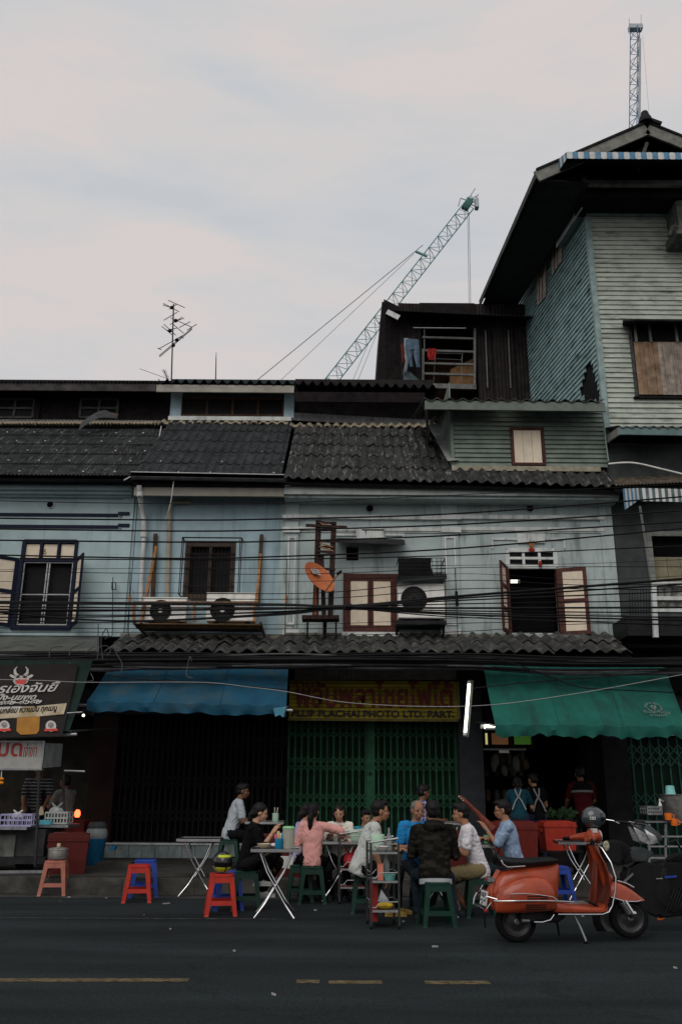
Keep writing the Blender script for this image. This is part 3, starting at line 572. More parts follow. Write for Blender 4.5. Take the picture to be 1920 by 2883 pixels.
bme = MB().prism([(0, -.016, 0), (0, .025, 0), (0, .025, bh*1.05), (0, .012, bh*1.05)], (hx1-hx, 0, 0)).mesh('board', fb)
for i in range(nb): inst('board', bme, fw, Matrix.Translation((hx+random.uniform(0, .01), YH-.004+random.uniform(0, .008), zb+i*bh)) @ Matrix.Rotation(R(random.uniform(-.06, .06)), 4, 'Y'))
sw = MB().prism([V((hx+.03, YH+.05, zb-.7)), V((hx+.03, YH+.05, zb-.7))+SD*6, V((hx+.05, YH+.05, zb-.7))+SD*6, V((hx+.05, YH+.05, zb-.7))], (0, 0, zt-zb+.7)).build('side_wall', underm, Hs)
SN = V((-SD.y, SD.x, 0))                                     # outward normal of the side wall
def sboard(t0, t1):
    a = SD*t0; b = SD*t1
    return MB().prism([a+SN*.022, a+SN*-.02, a+SN*-.02+V((0, 0, bh*1.05)), a+SN*-.004+V((0, 0, bh*1.05))], b-a).mesh('board', sb)
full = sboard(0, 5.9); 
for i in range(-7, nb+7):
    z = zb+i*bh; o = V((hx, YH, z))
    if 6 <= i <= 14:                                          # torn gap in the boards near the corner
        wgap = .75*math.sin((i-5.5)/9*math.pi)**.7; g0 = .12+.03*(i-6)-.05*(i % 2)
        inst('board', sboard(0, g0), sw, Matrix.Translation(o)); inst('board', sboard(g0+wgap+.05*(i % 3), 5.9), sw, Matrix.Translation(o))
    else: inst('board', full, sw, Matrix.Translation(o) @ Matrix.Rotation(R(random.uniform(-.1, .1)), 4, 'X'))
MB().box(hx-.03, hx+.09, YH-.035, YH+.06, zb-.3, zt).build('corner_board', mat('corner_board_green', (.27, .36, .35), .85, .2, 5, dirt=(.1, .12, .11), dirt_amt=.5), Hs)
def on_side(x, y):
    d = ray(x, y); o = V((0, 0, CZ)); t = (V((hx, YH, 0))-o).dot(SN)/d.dot(SN); return o+d*t+SN*.03
wp = mat('weathered_plank', (.33, .28, .235), .9, .3, 6, rand=.18, dirt=(.10, .075, .055), dirt_amt=.7, dirt_scale=(20, 20, 1.2), dirt_lo=.5)
wpb = mat('weathered_plank_brown', (.24, .17, .115), .9, .3, 6, rand=.15, dirt=(.28, .13, .055), dirt_amt=.7, dirt_scale=(9, 9, 1.2), dirt_lo=.5)
for pts in ([(1514, 722), (1540, 700), (1540, 835), (1516, 862)], [(1554, 672), (1587, 668), (1584, 735), (1558, 775)]):
    a, b, c, d = [on_side(*p) for p in pts]; sh = MB().prism([a, b, c, d], SN*.02).build('side_shutter', mat('pale_plank', (.50, .42, .36), .9, .25, 6, dirt=(.15, .11, .09), dirt_amt=.6, dirt_scale=(14, 14, 1.5)), Hs)
    for k_ in (.33, .66): MB().beam(lerp(a, b, k_)+SN*.026, lerp(d, c, k_)+SN*.026, .012, .008).build('shutter_strip', dkwood, sh)
# gable roof
YG = 15.55; rg = P(1817, 352, YG); el = P(1508, 487, YG); er = V((2*rg.x-el.x, YG, el.z)); back = V((-.08, 1, 0))*5.15
gabm = mat('gable_board', (.19, .19, .17), .85, .25, 5, dirt=(.26, .25, .22), dirt_amt=.5, dirt_scale=(4, 4, 8), dirt_lo=.56); roofd = mat('roof_sheet_dark', (.016, .017, .019), .85, .35, 5)
for s_, ee in ((1, el), (-1, er)):
    g = [[], []]
    for i in range(61):
        t = i/60; z = .03*math.cos(i*2.0); q = lerp(V((0, 0, 0)), back, t); g[0].append(ee+q+V((0, 0, z))); g[1].append(rg+q+V((0, 0, z)))
    MB().sheet(g, (0, 0, .05)).build('roof_slope', roofd, Hs, smooth=False)
    dn = (ee-rg).normalized()
    MB().beam(rg+V((0, -.04, -.16)), ee+V((0, -.04, -.13)), .05, .26, (0, 0, 1)).build('barge_board', gabm, Hs)
    MB().beam(rg+V((0, -.06, .02)), ee+V((0, -.06, .03)), .07, .05).build('roof_edge', roofd, Hs)
    MB().beam(ee+V((0, 0, -.06)), ee+back+V((0, 0, -.06)), .04, .16).build('eave_board', mat('eave_board_dark', (.06, .062, .06), .85, .3, 5, dirt=(.25, .25, .22), dirt_amt=.5, dirt_scale=(3, 3, 6), dirt_lo=.6), Hs)
    MB().sheet([[ee+V((s_*.06, .05, -.12)), ee+V((s_*1.15, .05, -.22))], [ee+back+V((s_*.06, .05, -.12)), ee+back+V((s_*.95, .05, -.22))]], (0, 0, .02)).build('soffit', mat('soffit_dark', (.035, .037, .036), .9, .25, 3), Hs)
MB().prism([rg+V((0, .35, -.3)), el+V((.4, .35, 0)), er+V((-.4, .35, 0))], (0, .1, 0)).build('gable_wall', mat('gable_dark', (.055, .06, .055), .9, .25, 5), Hs)
MB().beam(rg+V((0, .05, -.42)), rg+V((-.16, .3, -.95)), .05, .06).build('gable_brace', gabm, Hs)
fi = MB(); fi.lathe([(.16, -.05), (.13, .08), (.09, .16), (.075, .24), (.02, .29)], rg+V((-.02, -.05, .05)), 12); fi.beam(rg+V((0, -.08, .08)), rg+V((.30, -.08, -.06)), .10, .08); fi.build('ridge_cap', roofd, Hs, smooth=True)
# striped valance awning below the gable
st_w = mat('awning_white', (.60, .60, .58), .7, .1, 8, dirt=(.25, .26, .27), dirt_amt=.6); st_b = mat('awning_blue', (.10, .24, .38), .7, .2, 8, dirt=(.3, .33, .36), dirt_amt=.35, dirt_scale=(12, 12, 4))
YA = 14.9; a0 = P(1594, 428, YA); a1 = V((P(2010, 424, YA).x, YA, a0.z)); wdt = .118; n = int((a1.x-a0.x)/wdt); hgt = .155
aw = thing('striped_awning', 'blue and white striped metal awning under the gable', 'awning', tuple(a0))
al = P(1561, 456, 15.75)
for i in range(n):
    g = [[], []]
    for k_ in range(6):
        x = a0.x+i*wdt+k_*wdt/5; zc = -hgt-.018*math.sin(math.pi*k_/5); g[0].append(V((x, YA-.012*math.sin(math.pi*k_/5), a0.z))); g[1].append(V((x, YA-.012*math.sin(math.pi*k_/5), a0.z+zc)))
    MB().sheet(g, (0, .008, 0)).build('strip', st_b if i % 2 else st_w, aw)
for i in range(7):
    p, q = lerp(a0, al, i/7), lerp(a0, al, (i+1)/7); h_ = hgt+.026*i
    MB().sheet([[p, q], [p-V((0, 0, h_)), q-V((0, 0, h_+.026))]], (.006, .006, 0)).build('strip', st_w if i % 2 else st_b, aw)
MB().sheet([[a0+V((0, 0, -.01)), a1+V((0, 0, -.01))], [al+V((0, .4, .1)), V((a1.x, 16.3, al.z+.1))]], (0, 0, .015)).build('top_sheet', roofd, aw)
# dark eave structure, mouldings under it
pb('eave_beam', 1640, 507, 2010, 522, 15.7, .08, gabm, Hs); q = sub(1640, 500, 2010, 566, 15.9); MB().box(q[0], q[1], 15.9, YH, q[2]+.1, q[3]+.3).build('porch_ceiling', underm, Hs)
MB().beam(P(1645, 505, 15.7), P(1645, 505, 15.7)+SD*3.2+V((-.25, 0, 0)), .07, .14).build('eave_beam', gabm, Hs)
for ya, yb, pr in ((566, 580, .34), (580, 592, .24), (592, 602, .13)): pb('front_moulding', 1650, ya, 2010, yb, YH-pr, pr-.02, sb, Hs)
mA = P(1650, 573, YH-.34); MB().beam(mA, mA+SD*1.5, .22, .16).build('side_moulding', mat('moulding_green', (.19, .26, .25), .85, .2, 5), Hs)
MB().beam(mA+V((-.1, 0, -.09)), mA+SD*1.5+V((-.1, 0, -.09)), .03, .05).build('side_moulding', trimw, Hs)
# front window with weathered planks and hood
wq = sub(1783, 915, 1960, 1116, YH-.03); fwn = MB().box(wq[0], wq[1], YH-.03, YH-.014, wq[2], wq[3]).build('front_window', underm, Hs)
zt2 = zz(960, YH); npl = 13
for i in range(npl):
    u0 = lerp(wq[0]+.03, wq[1], i/npl); u1 = lerp(wq[0]+.03, wq[1], (i+1)/npl)-.006
    MB().box(u0, u1, YH-.055+.004*(i % 2), YH-.032, wq[2]+(.0 if i < 5 else .06)*0+.03, zt2).build('plank', wpb if i < 5 else wp, fwn)
for xa in (1785, 1826, 1900): pb('window_post', xa, 905, xa+6, 962, YH-.08, .05, gabm, fwn)
pb('window_frame', 1779, 905, 1785, 1120, YH-.07, .06, mat('frame_dark', (.06, .065, .06), .85, .3, 8), fwn); pb('window_frame', 1785, 1116, 1960, 1121, YH-.07, .06, dkwood, fwn)
hA, hB = P(1752, 905, YH-.45), P(1960, 905, YH-.45)
MB().sheet([[hA, lerp(hA, hB, .2)+V((0, 0, .03)), hB], [hA+V((.15, .45, .16)), lerp(hA, hB, .2)+V((0, .45, .17)), hB+V((0, .45, .18))]], (0, 0, .03)).build('window_hood', roofd, Hs)
# rotting bracket / boxed hood at the frame edge
bk = MB(); pA = P(1900, 560, YH-.6); bk.box(pA.x, pA.x+.5, YH-.6, YH, pA.z-.75, pA.z); bk.box(pA.x-.1, pA.x+.5, YH-.7, YH-.05, pA.z-.95, pA.z-.75); bk.tube([P(1884, 665, YH-.5), P(1892, 640, YH-.5), P(1920, 622, YH-.5)], .05, 8); bk.build('wall_bracket', mat('rotten_wood', (.10, .10, .09), .95, .4, 9, bump=.5, dirt=(.25, .25, .22), dirt_amt=.6, dirt_scale=(9, 9, 3)), Hs)
# lean-to roof below the front wall
lf = P(1742, 1205, 15.7); g = [[], []]
for i in range(60):
    x = lf.x-.02+i*.035; z = .028*math.cos(i*1.25)+.02*noise.noise(V((i*.3, 0, 0))); g[0].append(V((x, 15.68, lf.z+.02+z))); g[1].append(V((x, YH, lf.z+.36+z)))
MB().sheet(g, (0, 0, -.012)).build('lean_to_roof', flash, Hs); 
MB().beam(P(1742, 1214, 15.72), P(1990, 1218, 15.72), .04, .15).build('lean_to_fascia', mat('fascia_teal', (.13, .20, .195), .85, .2, 4), Hs); MB().beam(P(1742, 1214, 15.72), P(1705, 1240, 16.5), .04, .16).build('lean_to_fascia', fasc, Hs)
# cables / conduit down the corner joint
MB().tube([P(1693, 1152, 16.3), P(1700, 1200, 16.3), P(1704, 1240, 16.3), P(1712, 1300, 16.2)], .016, 6).build('downpipe', mat('pipe_green', (.2, .26, .24), .7, .2, 5), Hs)
# ================================================================ right edge shophouse under the house
Rs = thing('dark_shophouse', 'dark shaded shophouse with balcony at the right edge', 'building', (P(1850, 1700, YW).x, YW, PZ))
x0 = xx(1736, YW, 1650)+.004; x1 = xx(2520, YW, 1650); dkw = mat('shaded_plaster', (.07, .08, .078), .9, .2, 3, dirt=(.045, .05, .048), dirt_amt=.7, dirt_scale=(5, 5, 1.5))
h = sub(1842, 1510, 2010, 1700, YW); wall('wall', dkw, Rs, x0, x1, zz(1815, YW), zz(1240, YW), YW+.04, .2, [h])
MB().box(x0, x1, YW+.3, YW+4, PZ+3, zz(1250, YW)).build('interior_shade_box', voidm, Rs)
wv = MB().box(h[0], h[1], YW+.16, YW+.18, h[2], h[3]).build('window', voidm, Rs); q = sub(1850, 1565, 2000, 1690, YW); 
for i in range(4): MB().box(lerp(q[0], q[1], i/4), lerp(q[0], q[1], (i+1)/4)-.008, YW+.10, YW+.12, q[2], q[3]).build('plank', mat('olive_plank', (.26, .24, .16), .85, .15, 6), wv)
fr = MB(); fr.box(h[0]-.10, h[0], YW-.02, YW+.1, h[2], h[3]+.1); fr.box(h[0], h[1], YW-.02, YW+.1, h[3], h[3]+.1); fr.build('frame', fasc, wv)
for xa, za, xb, zb_ in ((1735, 1372, 2000, 1360),):
    A = P(xa, za, 15.7); B = P(xb, zb_, 15.7); tiled_roof(Rs, A, B, V((0, .75, .42)), .5, 1, .024, mat('brown_sheet', (.09, .075, .06), .9, .4, 5, dirt=(.25, .2, .13), dirt_amt=.6, dirt_scale=(20, 3, 3)), underm, per=7, name='low_roof')
aw2 = thing('striped_valance', 'dirty blue and white striped valance below the low roof', 'awning', tuple(P(1750, 1375, 15.2)))
pA, pB = P(1752, 1376, 15.5), P(1796, 1374, 15.0)
for i in range(8):
    p, q = lerp(pA, pB, i/8), lerp(pA, pB, (i+1)/8); MB().sheet([[p, q], [p-V((0, 0, .42-.025*i)), q-V((0, 0, .42-.025*(i+1)))]], (0, .01, 0)).build('strip', st_w if i % 2 else st_b, aw2)
for i in range(18):
    p = P(1797+i*9, 1374+i*.2, 15.0); q = P(1797+(i+1)*9, 1374+i*.2, 15.0); MB().sheet([[p, q], [p-V((0, 0, .25)), q-V((0, 0, .25))]], (0, .01, 0)).build('strip', st_w if i % 2 else mat('awning_dark', (.10, .14, .15), .8, .3, 8), aw2)
tag(MB().tube([P(1800, 1425, 15.1), P(1815, 1520, 15.3), P(1832, 1640, 15.5), P(1838, 1700, 15.6)], .022, 8).build('awning_strut', alu, None), 'thin slanting pale pole below the small striped valance', 'pole')
# balcony with white rails and draped cloth
bal = thing('balcony', 'cluttered white railed balcony at the right edge', 'balcony', tuple(P(1870, 1780, 15.6)))
for ya in (1643, 1684, 1717): MB().beam(P(1838, ya, 15.5), P(2000, ya+2, 15.5), .03, .07).build('rail', trimw, bal)
for xa in (1838, 1842): MB().beam(P(1838 if xa == 1838 else 1990, 1640, 15.5), P(1845 if xa == 1838 else 1990, 1795, 15.5), .08).build('post', trimw, bal)
cl = mat('grey_cloth', (.20, .20, .185), .9, .35, 10)
for ya, yb in ((1648, 1682), (1690, 1715)):
    g = [[], []]
    for i in range(41):
        x = 1843+i*4; dy = .035*math.sin(i*.9+ya)+.02*math.sin(i*2.1); g[0].append(P(x, ya, 15.56)+V((0, dy*.4, 0))); g[1].append(P(x+4*math.sin(i*.4), yb, 15.56)+V((0, dy, 0)))
    MB().sheet(g, (0, .01, 0)).build('draped_cloth', cl, bal, smooth=True)
q = sub(1765, 1735, 2000, 1790, 15.6); MB().box(q[0], q[1], 15.6, YW, q[2], q[3]).build('floor_box', darkmetal, bal)
bars = MB()
for i in range(9): bars.beam(P(1770+i*8, 1660, 15.7), P(1774+i*7.5, 1745, 15.7), .012)
for ya in (1660, 1690, 1720, 1746): bars.beam(P(1768, ya, 15.7), P(1838, ya, 15.7), .014)
bars.build('wire_cage', darkmetal, bal)
# far right ground floor: green folding gate in the dark
gx0, gx1 = xx(1774, YS, 2200), xx(2520, YS, 2200)
folding_gate(Rs, 'green_folding_gate', gx0, gx1, zz(2404, YS), zz(2060, YS), YS+.3, 28, mat('teal_gate_paint', (.025, .085, .07), .6, .3, 5), [zz(y_, YS) for y_ in (2150, 2290)])
wall('ground_floor_beam', darkmetal, Rs, gx0, gx1, zz(2060, YS), zz(1815, YW), YS+.1, .3)
# ================================================================ tin shack on the rear roof
Sk = thing('tin_shack', 'dark tin shack with open railed window on the rear roof', 'shack', tuple(P(1280, 1095, 20.5)))
YK = 20.5; tin = mat('rusty_tin_dark', (.024, .019, .020), .8, .4, 4, rand=.15, dirt=(.02, .014, .013), dirt_amt=.7, dirt_scale=(7, 7, 1), dirt_lo=.48)
wq = sub(1190, 925, 1337, 1085, YK); q = sub(1118, 866, 1500, 1100, YK)
def tinwall(p0, p1, z0, z1, name='tin_sheet', prt=Sk, per=.09):
    L_ = (p1-p0).length; n = max(8, int(L_/per*6)); d = (p1-p0)/n; nn = V((d.y, -d.x, 0)).normalized(); g = [[], []]
    for i in range(n+1):
        o = p0+d*i+nn*(.011*math.cos(i*2*math.pi/6)); g[0].append(V((o.x, o.y, z0))); g[1].append(V((o.x, o.y, z1)))
    return MB().sheet(g, -nn*.006).build(name, tin, prt, smooth=True)
nsh = 3; xs_ = [wq[1]+.05, lerp(wq[1], q[1], .3), lerp(wq[1], q[1], .68), q[1]+.3]
for i in range(3): tinwall(V((xs_[i], YK-.01*i, 0)), V((xs_[i+1], YK-.01*i, 0)), q[2]-.3, q[3]+.1)
tinwall(V((wq[0]-.62, YK-.05, 0)), V((wq[0]-.03, YK, 0)), q[2]-.3, q[3]+.1); MB().box(wq[0]-.05, wq[1]+.05, YK+.02, YK+.06, wq[3], q[3]+.15).build('lintel', dkwood, Sk)
pL = P(1078, 900, YK+.4); MB().prism([V((pL.x, YK-.1, q[2]-.4)), V((wq[0]-.62, YK-.05, q[2]-.4)), V((wq[0]-.62, YK-.05, q[3])), V((pL.x, YK-.1, q[3]+.18))], (0, .05, 0)).build('side_board', dkwood, Sk)
pl0 = P(1056, 1090, YK-.1); MB().prism([V((pl0.x, YK-.12, pl0.z-.2)), V((pL.x+.05, YK-.12, pl0.z-.2)), V((pL.x+.05, YK-.12, q[3]+.05)), V((pL.x-.05, YK-.12, q[3]+.10))], (0, 3, .2)).build('side_wall', dkwood, Sk)
MB().box(wq[0]-.6, q[1]+.3, YK+1.3, YK+1.4, q[2]-.3, q[3]+.35).build('back_wall', mat('shack_inside', (.05, .026, .016), .9, .5, 2), Sk); MB().box(wq[0]-.6, q[1]+.3, YK+.07, YK+1.29, q[3]+.12, q[3]+.16).build('ceiling', underm, Sk)
rA, rB = P(1078, 862, YK-.55), P(1500, 882, YK-.55); g = [[], []]
for i in range(260):
    t = i/259; z = .018*math.cos(i*1.15); p = lerp(rA, rB, t)+V((.12, 0, -.10)); g[0].append(p+V((0, 0, z))); g[1].append(p+V((-.12, 2.4, .98+z)))
MB().sheet(g, (0, 0, -.02)).build('roof', roofd, Sk)
MB().beam(P(1078, 866, YK-.56)+V((.1, 0, -.12)), P(1112, 885, YK-.56)+V((.1, 0, -.10)), .03, .14).build('barge_board', trimw, Sk)
gw = mat('grey_rail_wood', (.16, .165, .16), .85, .25, 7)
for ya in (950, 987, 1023, 1052): MB().beam(P(1189, ya, YK-.04), P(1338, ya+4, YK-.04), .05, .055).build('rail', gw, Sk)
for xa, ya in ((1191, 983), (1336, 925)): MB().beam(P(xa, ya, YK-.06), P(xa-1, 1088, YK-.06), .06).build('post', gw, Sk)
MB().beam(P(1194, 925, YK-.02), P(1194, 985, YK-.02), .03).build('post', gw, Sk); MB().beam(P(1185, 1086, YK-.05), P(1340, 1090, YK-.05), .05, .13).build('sill_board', gw, Sk)
MB().tube([P(1163, 923, YK-.5), P(1311, 924.5, YK-.5)], .016, 8).build('clothes_pole', alu, Sk)
for xa, xb in ((1366, 1372), (1430, 1437)): MB().beam(P(xa, 930, YK-.06), P(xb, 1092, YK-.06), .03, .012).build('batten', gw, Sk)
# things drying and stored in the shack
def cloth(name, pts, Y, m, label, cat, fold=.03, parent=None):
    # pts: left edge list and right edge list, top to bottom
    l, r = pts; g = []
    for j in range(len(l)):
        row = []
        for i in range(9):
            t = i/8; p = P(lerp(l[j][0], r[j][0], t), lerp(l[j][1], r[j][1], t), Y); p.y += fold*math.sin(i*1.9+j*.7)*(j+1)/len(l); row.append(p)
        g.append(row)
    return tag(MB().sheet(g, (0, .02, 0)).build(name, m, None, smooth=True), label, cat)
denim = mat('denim', (.075, .12, .17), .9, .25, 9, dirt=(.16, .22, .27), dirt_amt=.5)
jn = thing('jeans', 'blue jeans hanging to dry outside the tin shack', 'jeans', tuple(P(1160, 1035, YK-.45)))
for nm, l, r in (('waist', [(1143, 955), (1142, 970), (1144, 985)], [(1178, 956), (1179, 972), (1180, 985)]), ('trouser_leg', [(1144, 983), (1150, 1010), (1154, 1032)], [(1161, 983), (1160, 1010), (1163, 1034)]), ('trouser_leg', [(1161, 983), (1167, 1010), (1173, 1034)], [(1180, 984), (1181, 1010), (1183, 1036)])):
    g = []
    for j in range(3): g.append([P(lerp(l[j][0], r[j][0], i/6), lerp(l[j][1], r[j][1], i/6), YK-.45)+V((0, -.035*math.sin(math.pi*i/6), 0)) for i in range(7)])
    MB().sheet(g, (0, .05, 0)).build(nm, denim, jn, smooth=True)
redc = mat('red_cloth', (.33, .028, .025), .9, .25, 9)
cloth('red_shirt', ([(1203, 981), (1203, 1000), (1207, 1012)], [(1228, 981), (1226, 1000), (1221, 1014)]), YK-.1, redc, 'red cloth hanging over the shack window rail', 'cloth')
cloth('hanging_shirt', ([(1137, 952), (1138, 980), (1140, 1020), (1137, 1045)], [(1150, 952), (1148, 985), (1149, 1020), (1144, 1048)]), YK-.4, mat('pale_blue_cloth', (.3, .36, .40), .9, .2, 9), 'pale blue garment hanging just left of the jeans', 'shirt')
cloth('hanging_towel', ([(1128, 968), (1130, 1000), (1132, 1020)], [(1138, 966), (1139, 1000), (1140, 1022)]), YK-.38, mat('dull_red_cloth', (.15, .03, .03), .9, .3, 9), 'dull red garment hanging against the shack side boards', 'towel')
cloth('hanging_rag', ([(1134, 1040), (1136, 1070), (1134, 1094)], [(1160, 1050), (1180, 1070), (1184, 1092)]), YK-.3, mat('teal_rag', (.09, .12, .13), .9, .3, 9), 'grey teal cloth hanging low beside the shack window', 'cloth', .05)
tag(MB().prism([P(1268, 1040, YK+.6), P(1330, 1010, YK+.6), P(1332, 1085, YK+.6), P(1266, 1085, YK+.6)], (0, .3, 0)).build('carton', mat('cardboard', (.30, .17, .08), .9, .2, 6), None), 'brown carton stored inside the shack window', 'carton')
rk = thing('drying_rack', 'thin metal drying rack inside the shack window', 'rack', tuple(P(1265, 1075, YK+.3)))
for a, b in (((1226, 994), (1303, 996)), ((1226, 1010), (1300, 1013)), ((1226, 990), (1220, 1078)), ((1301, 996), (1298, 1075))): MB().tube([P(*a, YK+.3), P(*b, YK+.3)], .010, 6).build('bar', alu, rk)
# ================================================================ cranes far behind
def lattice(parent, A, B, wdt, nseg, m, up, thick=.10, dth=.06):
    A, B = V(A), V(B); d = (B-A).normalized(); s = d.cross(V(up)).normalized(); t = s.cross(d).normalized()
    cn = [s*(-wdt/2)-t*(wdt*.35), s*(wdt/2)-t*(wdt*.35), t*(wdt*.65)]
    for c in cn: MB().tube([A+c, B+c], thick, 6).build('chord', m, parent)
    b = MB()
    for k_ in range(nseg):
        p0, p1 = lerp(A, B, k_/nseg), lerp(A, B, (k_+1)/nseg); pm = lerp(p0, p1, .5)
        for i in range(3):
            j = (i+1) % 3; b.tube([p0+cn[i], pm+cn[j]], dth, 5); b.tube([pm+cn[j], p1+cn[i]], dth, 5); b.tube([pm+cn[i], pm+cn[j]], dth*.7, 5)
    b.build('lattice', m, parent)
YX = 90.0; cg_ = mat('crane_green', (.16, .31, .32), .6, .15, .5); cgr = mat('crane_grey', (.38, .42, .45), .6, .1, .5); cb_ = mat('crane_blue', (.11, .21, .32), .6, .15, .5)
c1 = thing('luffing_crane', 'pale green lattice crane jib slanting up behind the roofs', 'crane', tuple(P(880, 1130, YX)))
tip = P(1318, 572, YX); bot = P(880, 1130, YX)
lattice(c1, bot, tip, 1.5, 17, cg_, (0, -1, .3), .07, .035)
MB().beam(tip+V((-.5, 0, -.8)), tip+V((.25, 0, .5)), .7, .8).build('jib_head', mat('crane_green_dark', (.05, .16, .13), .6, .2, 1), c1); pf = MB(); 
for a, b in (((1325, 562), (1340, 552)), ((1325, 575), (1344, 585)), ((1325, 552), (1345, 575)), ((1318, 560), (1337, 531)), ((1332, 570), (1346, 547)), ((1296, 558), (1318, 565)), ((1290, 580), (1296, 558))): pf.tube([P(*a, YX), P(*b, YX)], .07, 5)
pf.box(P(1336, 570, YX).x, P(1346, 570, YX).x, YX-.4, YX+.4, P(1340, 587, YX).z, P(1340, 563, YX).z); pf.build('tip_platform', cgr, c1)
for a, b, r_ in (((1190, 690), (700, 1090), .05), ((1165, 715), (770, 1090), .03), ((1320, 600), (1327, 1000), .035), ((1316, 600), (1322, 1000), .035), ((1040, 960), (985, 1090), .03), ((1060, 940), (1000, 1090), .03)): MB().tube([P(*a, YX), P(*b, YX)], r_, 5).build('hoist_rope', mat('rope_grey', (.22, .25, .27), .7, .1, 1), c1)
MB().tube([P(1170, 708, YX), P(1202, 722, YX)], .16, 6).build('sheave_bar', cg_, c1)
YM = 110.0
c2 = thing('lattice_mast', 'blue lattice crane mast standing upright above the gable roof', 'crane', tuple(P(1790, 420, YM)))
lattice(c2, P(1786, 430, YM), P(1789, 84, YM), 1.45, 8, cb_, (0, -1, .3), .075, .05)
MB().beam(P(1800, 108, YM), P(1798, 430, YM), .42, .1).build('cable_tray', cgr, c2)
q = sub(1772, 66, 1809, 77, YM); MB().box(q[0], q[1], YM, YM+1, q[2], q[3]).build('top_platform', cgr, c2)
for a, b, r_ in (((1770, 52), (1770, 95), .06), ((1804, 41), (1802, 85), .05), ((1808, 100), (1828, 345), .025)): MB().tube([P(*a, YM), P(*b, YM)], r_, 5).build('rod', cgr, c2)
# ================================================================ roof antennas
an = mat('antenna_metal', (.055, .055, .06), .5, .2, 5, metal=.4)
Y9 = 18.9; at_ = thing('tv_antenna', 'tall television antenna mast with four tangled yagi arrays on the ridge', 'antenna', tuple(P(484, 1082, Y9)))
cx = lambda x, y: P(380+x/5.226, 820+y/5.226, Y9)
MB().tube([cx(540, 1320), cx(572, 190)], .018, 6).build('mast', an, at_)
def ant(lines, r=.010):
    b = MB()
    for ln in lines: b.tube([cx(*p)+V((0, random.uniform(-.05, .05), 0)) for p in ln], r, 5)
    return b.build('antenna_array', an, at_)
ant([[(500, 250), (620, 185)], [(490, 130), (735, 238)], [(425, 175), (655, 300)], [(415, 200), (530, 245)], [(425, 175), (430, 195)]])
ant([[(525, 382), (840, 540)], [(430, 438), (630, 322)], [(700, 370), (515, 480)], [(725, 392), (610, 440)], [(650, 525), (815, 438)], [(770, 570), (915, 492)]])
ant([[(470, 582), (620, 545)], [(430, 490), (605, 650)], [(395, 512), (560, 640)], [(570, 500), (720, 620)]])
ant([[(365, 858), (715, 660)], [(355, 940), (840, 540)], [(360, 955), (845, 560)], [(340, 850), (395, 865)], [(670, 660), (715, 680)]])
b = MB(); b.ell(cx(545, 240), (.05, .04, .05), 8, 5); b.ell(cx(605, 432), (.05, .04, .05), 8, 5); b.ell(cx(520, 580), (.05, .04, .05), 8, 5); b.ell(cx(568, 795), (.05, .04, .05), 8, 5); b.ell(cx(620, 718), (.05, .04, .05), 8, 5); b.build('junction_box', black, at_)
tag(MB().tube([cx(1190, 1330), cx(1196, 1000), cx(1199, 900)], [.016, .012, .006], 6).build('roof_rod', an, None), 'thin upright rod on the ridge right of the antenna', 'rod')
a2 = thing('small_antenna', 'small comb shaped antenna beside the tall mast base', 'antenna', tuple(cx(495, 1300)))
MB().tube([cx(495, 1310), cx(428, 1160)], .012, 6).build('boom', an, a2); b = MB()
for i in range(8): p = lerp(cx(490, 1295), cx(428, 1160), i/7); b.tube([p-V((.055, 0, -.002)), p+V((.055, 0, .002))], .005, 4)
b.tube([cx(75, 1140), cx(490, 1290)], .006, 4); b.build('elements', an, a2)
# ================================================================ skirt roof over the pavement
for prt, xa, xb, ya, yb in ((Bq, 296, 792, 1838, 1845), (C, 793, 1778, 1845, 1842)):
    A = P(xa, ya, 15.4); B = P(xb, yb, 15.4); zt_ = zz(1797, YW-.02, (xa+xb)/2); S = V((0, YW-.02-15.4, zt_-A.z))
    tiled_roof(prt, A, B, S, .232, 2, .062, tilel, underm, sharp=1.0, jit=.034, name='skirt_roof')
    MB().beam(A+V((0, .12, -.12)), B+V((0, .12, -.12)), .05, .12).build('skirt_fascia', mat('skirt_board', (.05, .05, .05), .9, .3, 4), prt)
    MB().beam(V((A.x, YW-.05, zt_+.02)), V((B.x, YW-.05, zt_+.02)), .12, .10).build('skirt_mortar', mat('skirt_mortar', (.20, .19, .16), .95, .4, 6, bump=.6, dirt=(.06, .06, .055), dirt_amt=.8, dirt_scale=(4, 4, 4)), prt)
g = []
for j in range(4):
    row = []
    for i in range(25):
        t = j/3; p = lerp(P(-440+i*30, 1834, 15.2), P(-440+i*30, 1792, YW-.03), t); p.z += .015*noise.noise(V((i*.4, j*.7, 0))); row.append(p)
    g.append(row)
MB().sheet(g, (0, 0, -.012)).build('skirt_sheet', mat('green_grey_sheet', (.085, .095, .085), .85, .25, 3, dirt=(.06, .065, .06), dirt_amt=.6, dirt_scale=(2, 5, 5)), T, smooth=True)
MB().beam(P(-440, 1840, 15.22), P(272, 1840, 15.22), .05, .08).build('skirt_beam', darkmetal, T)
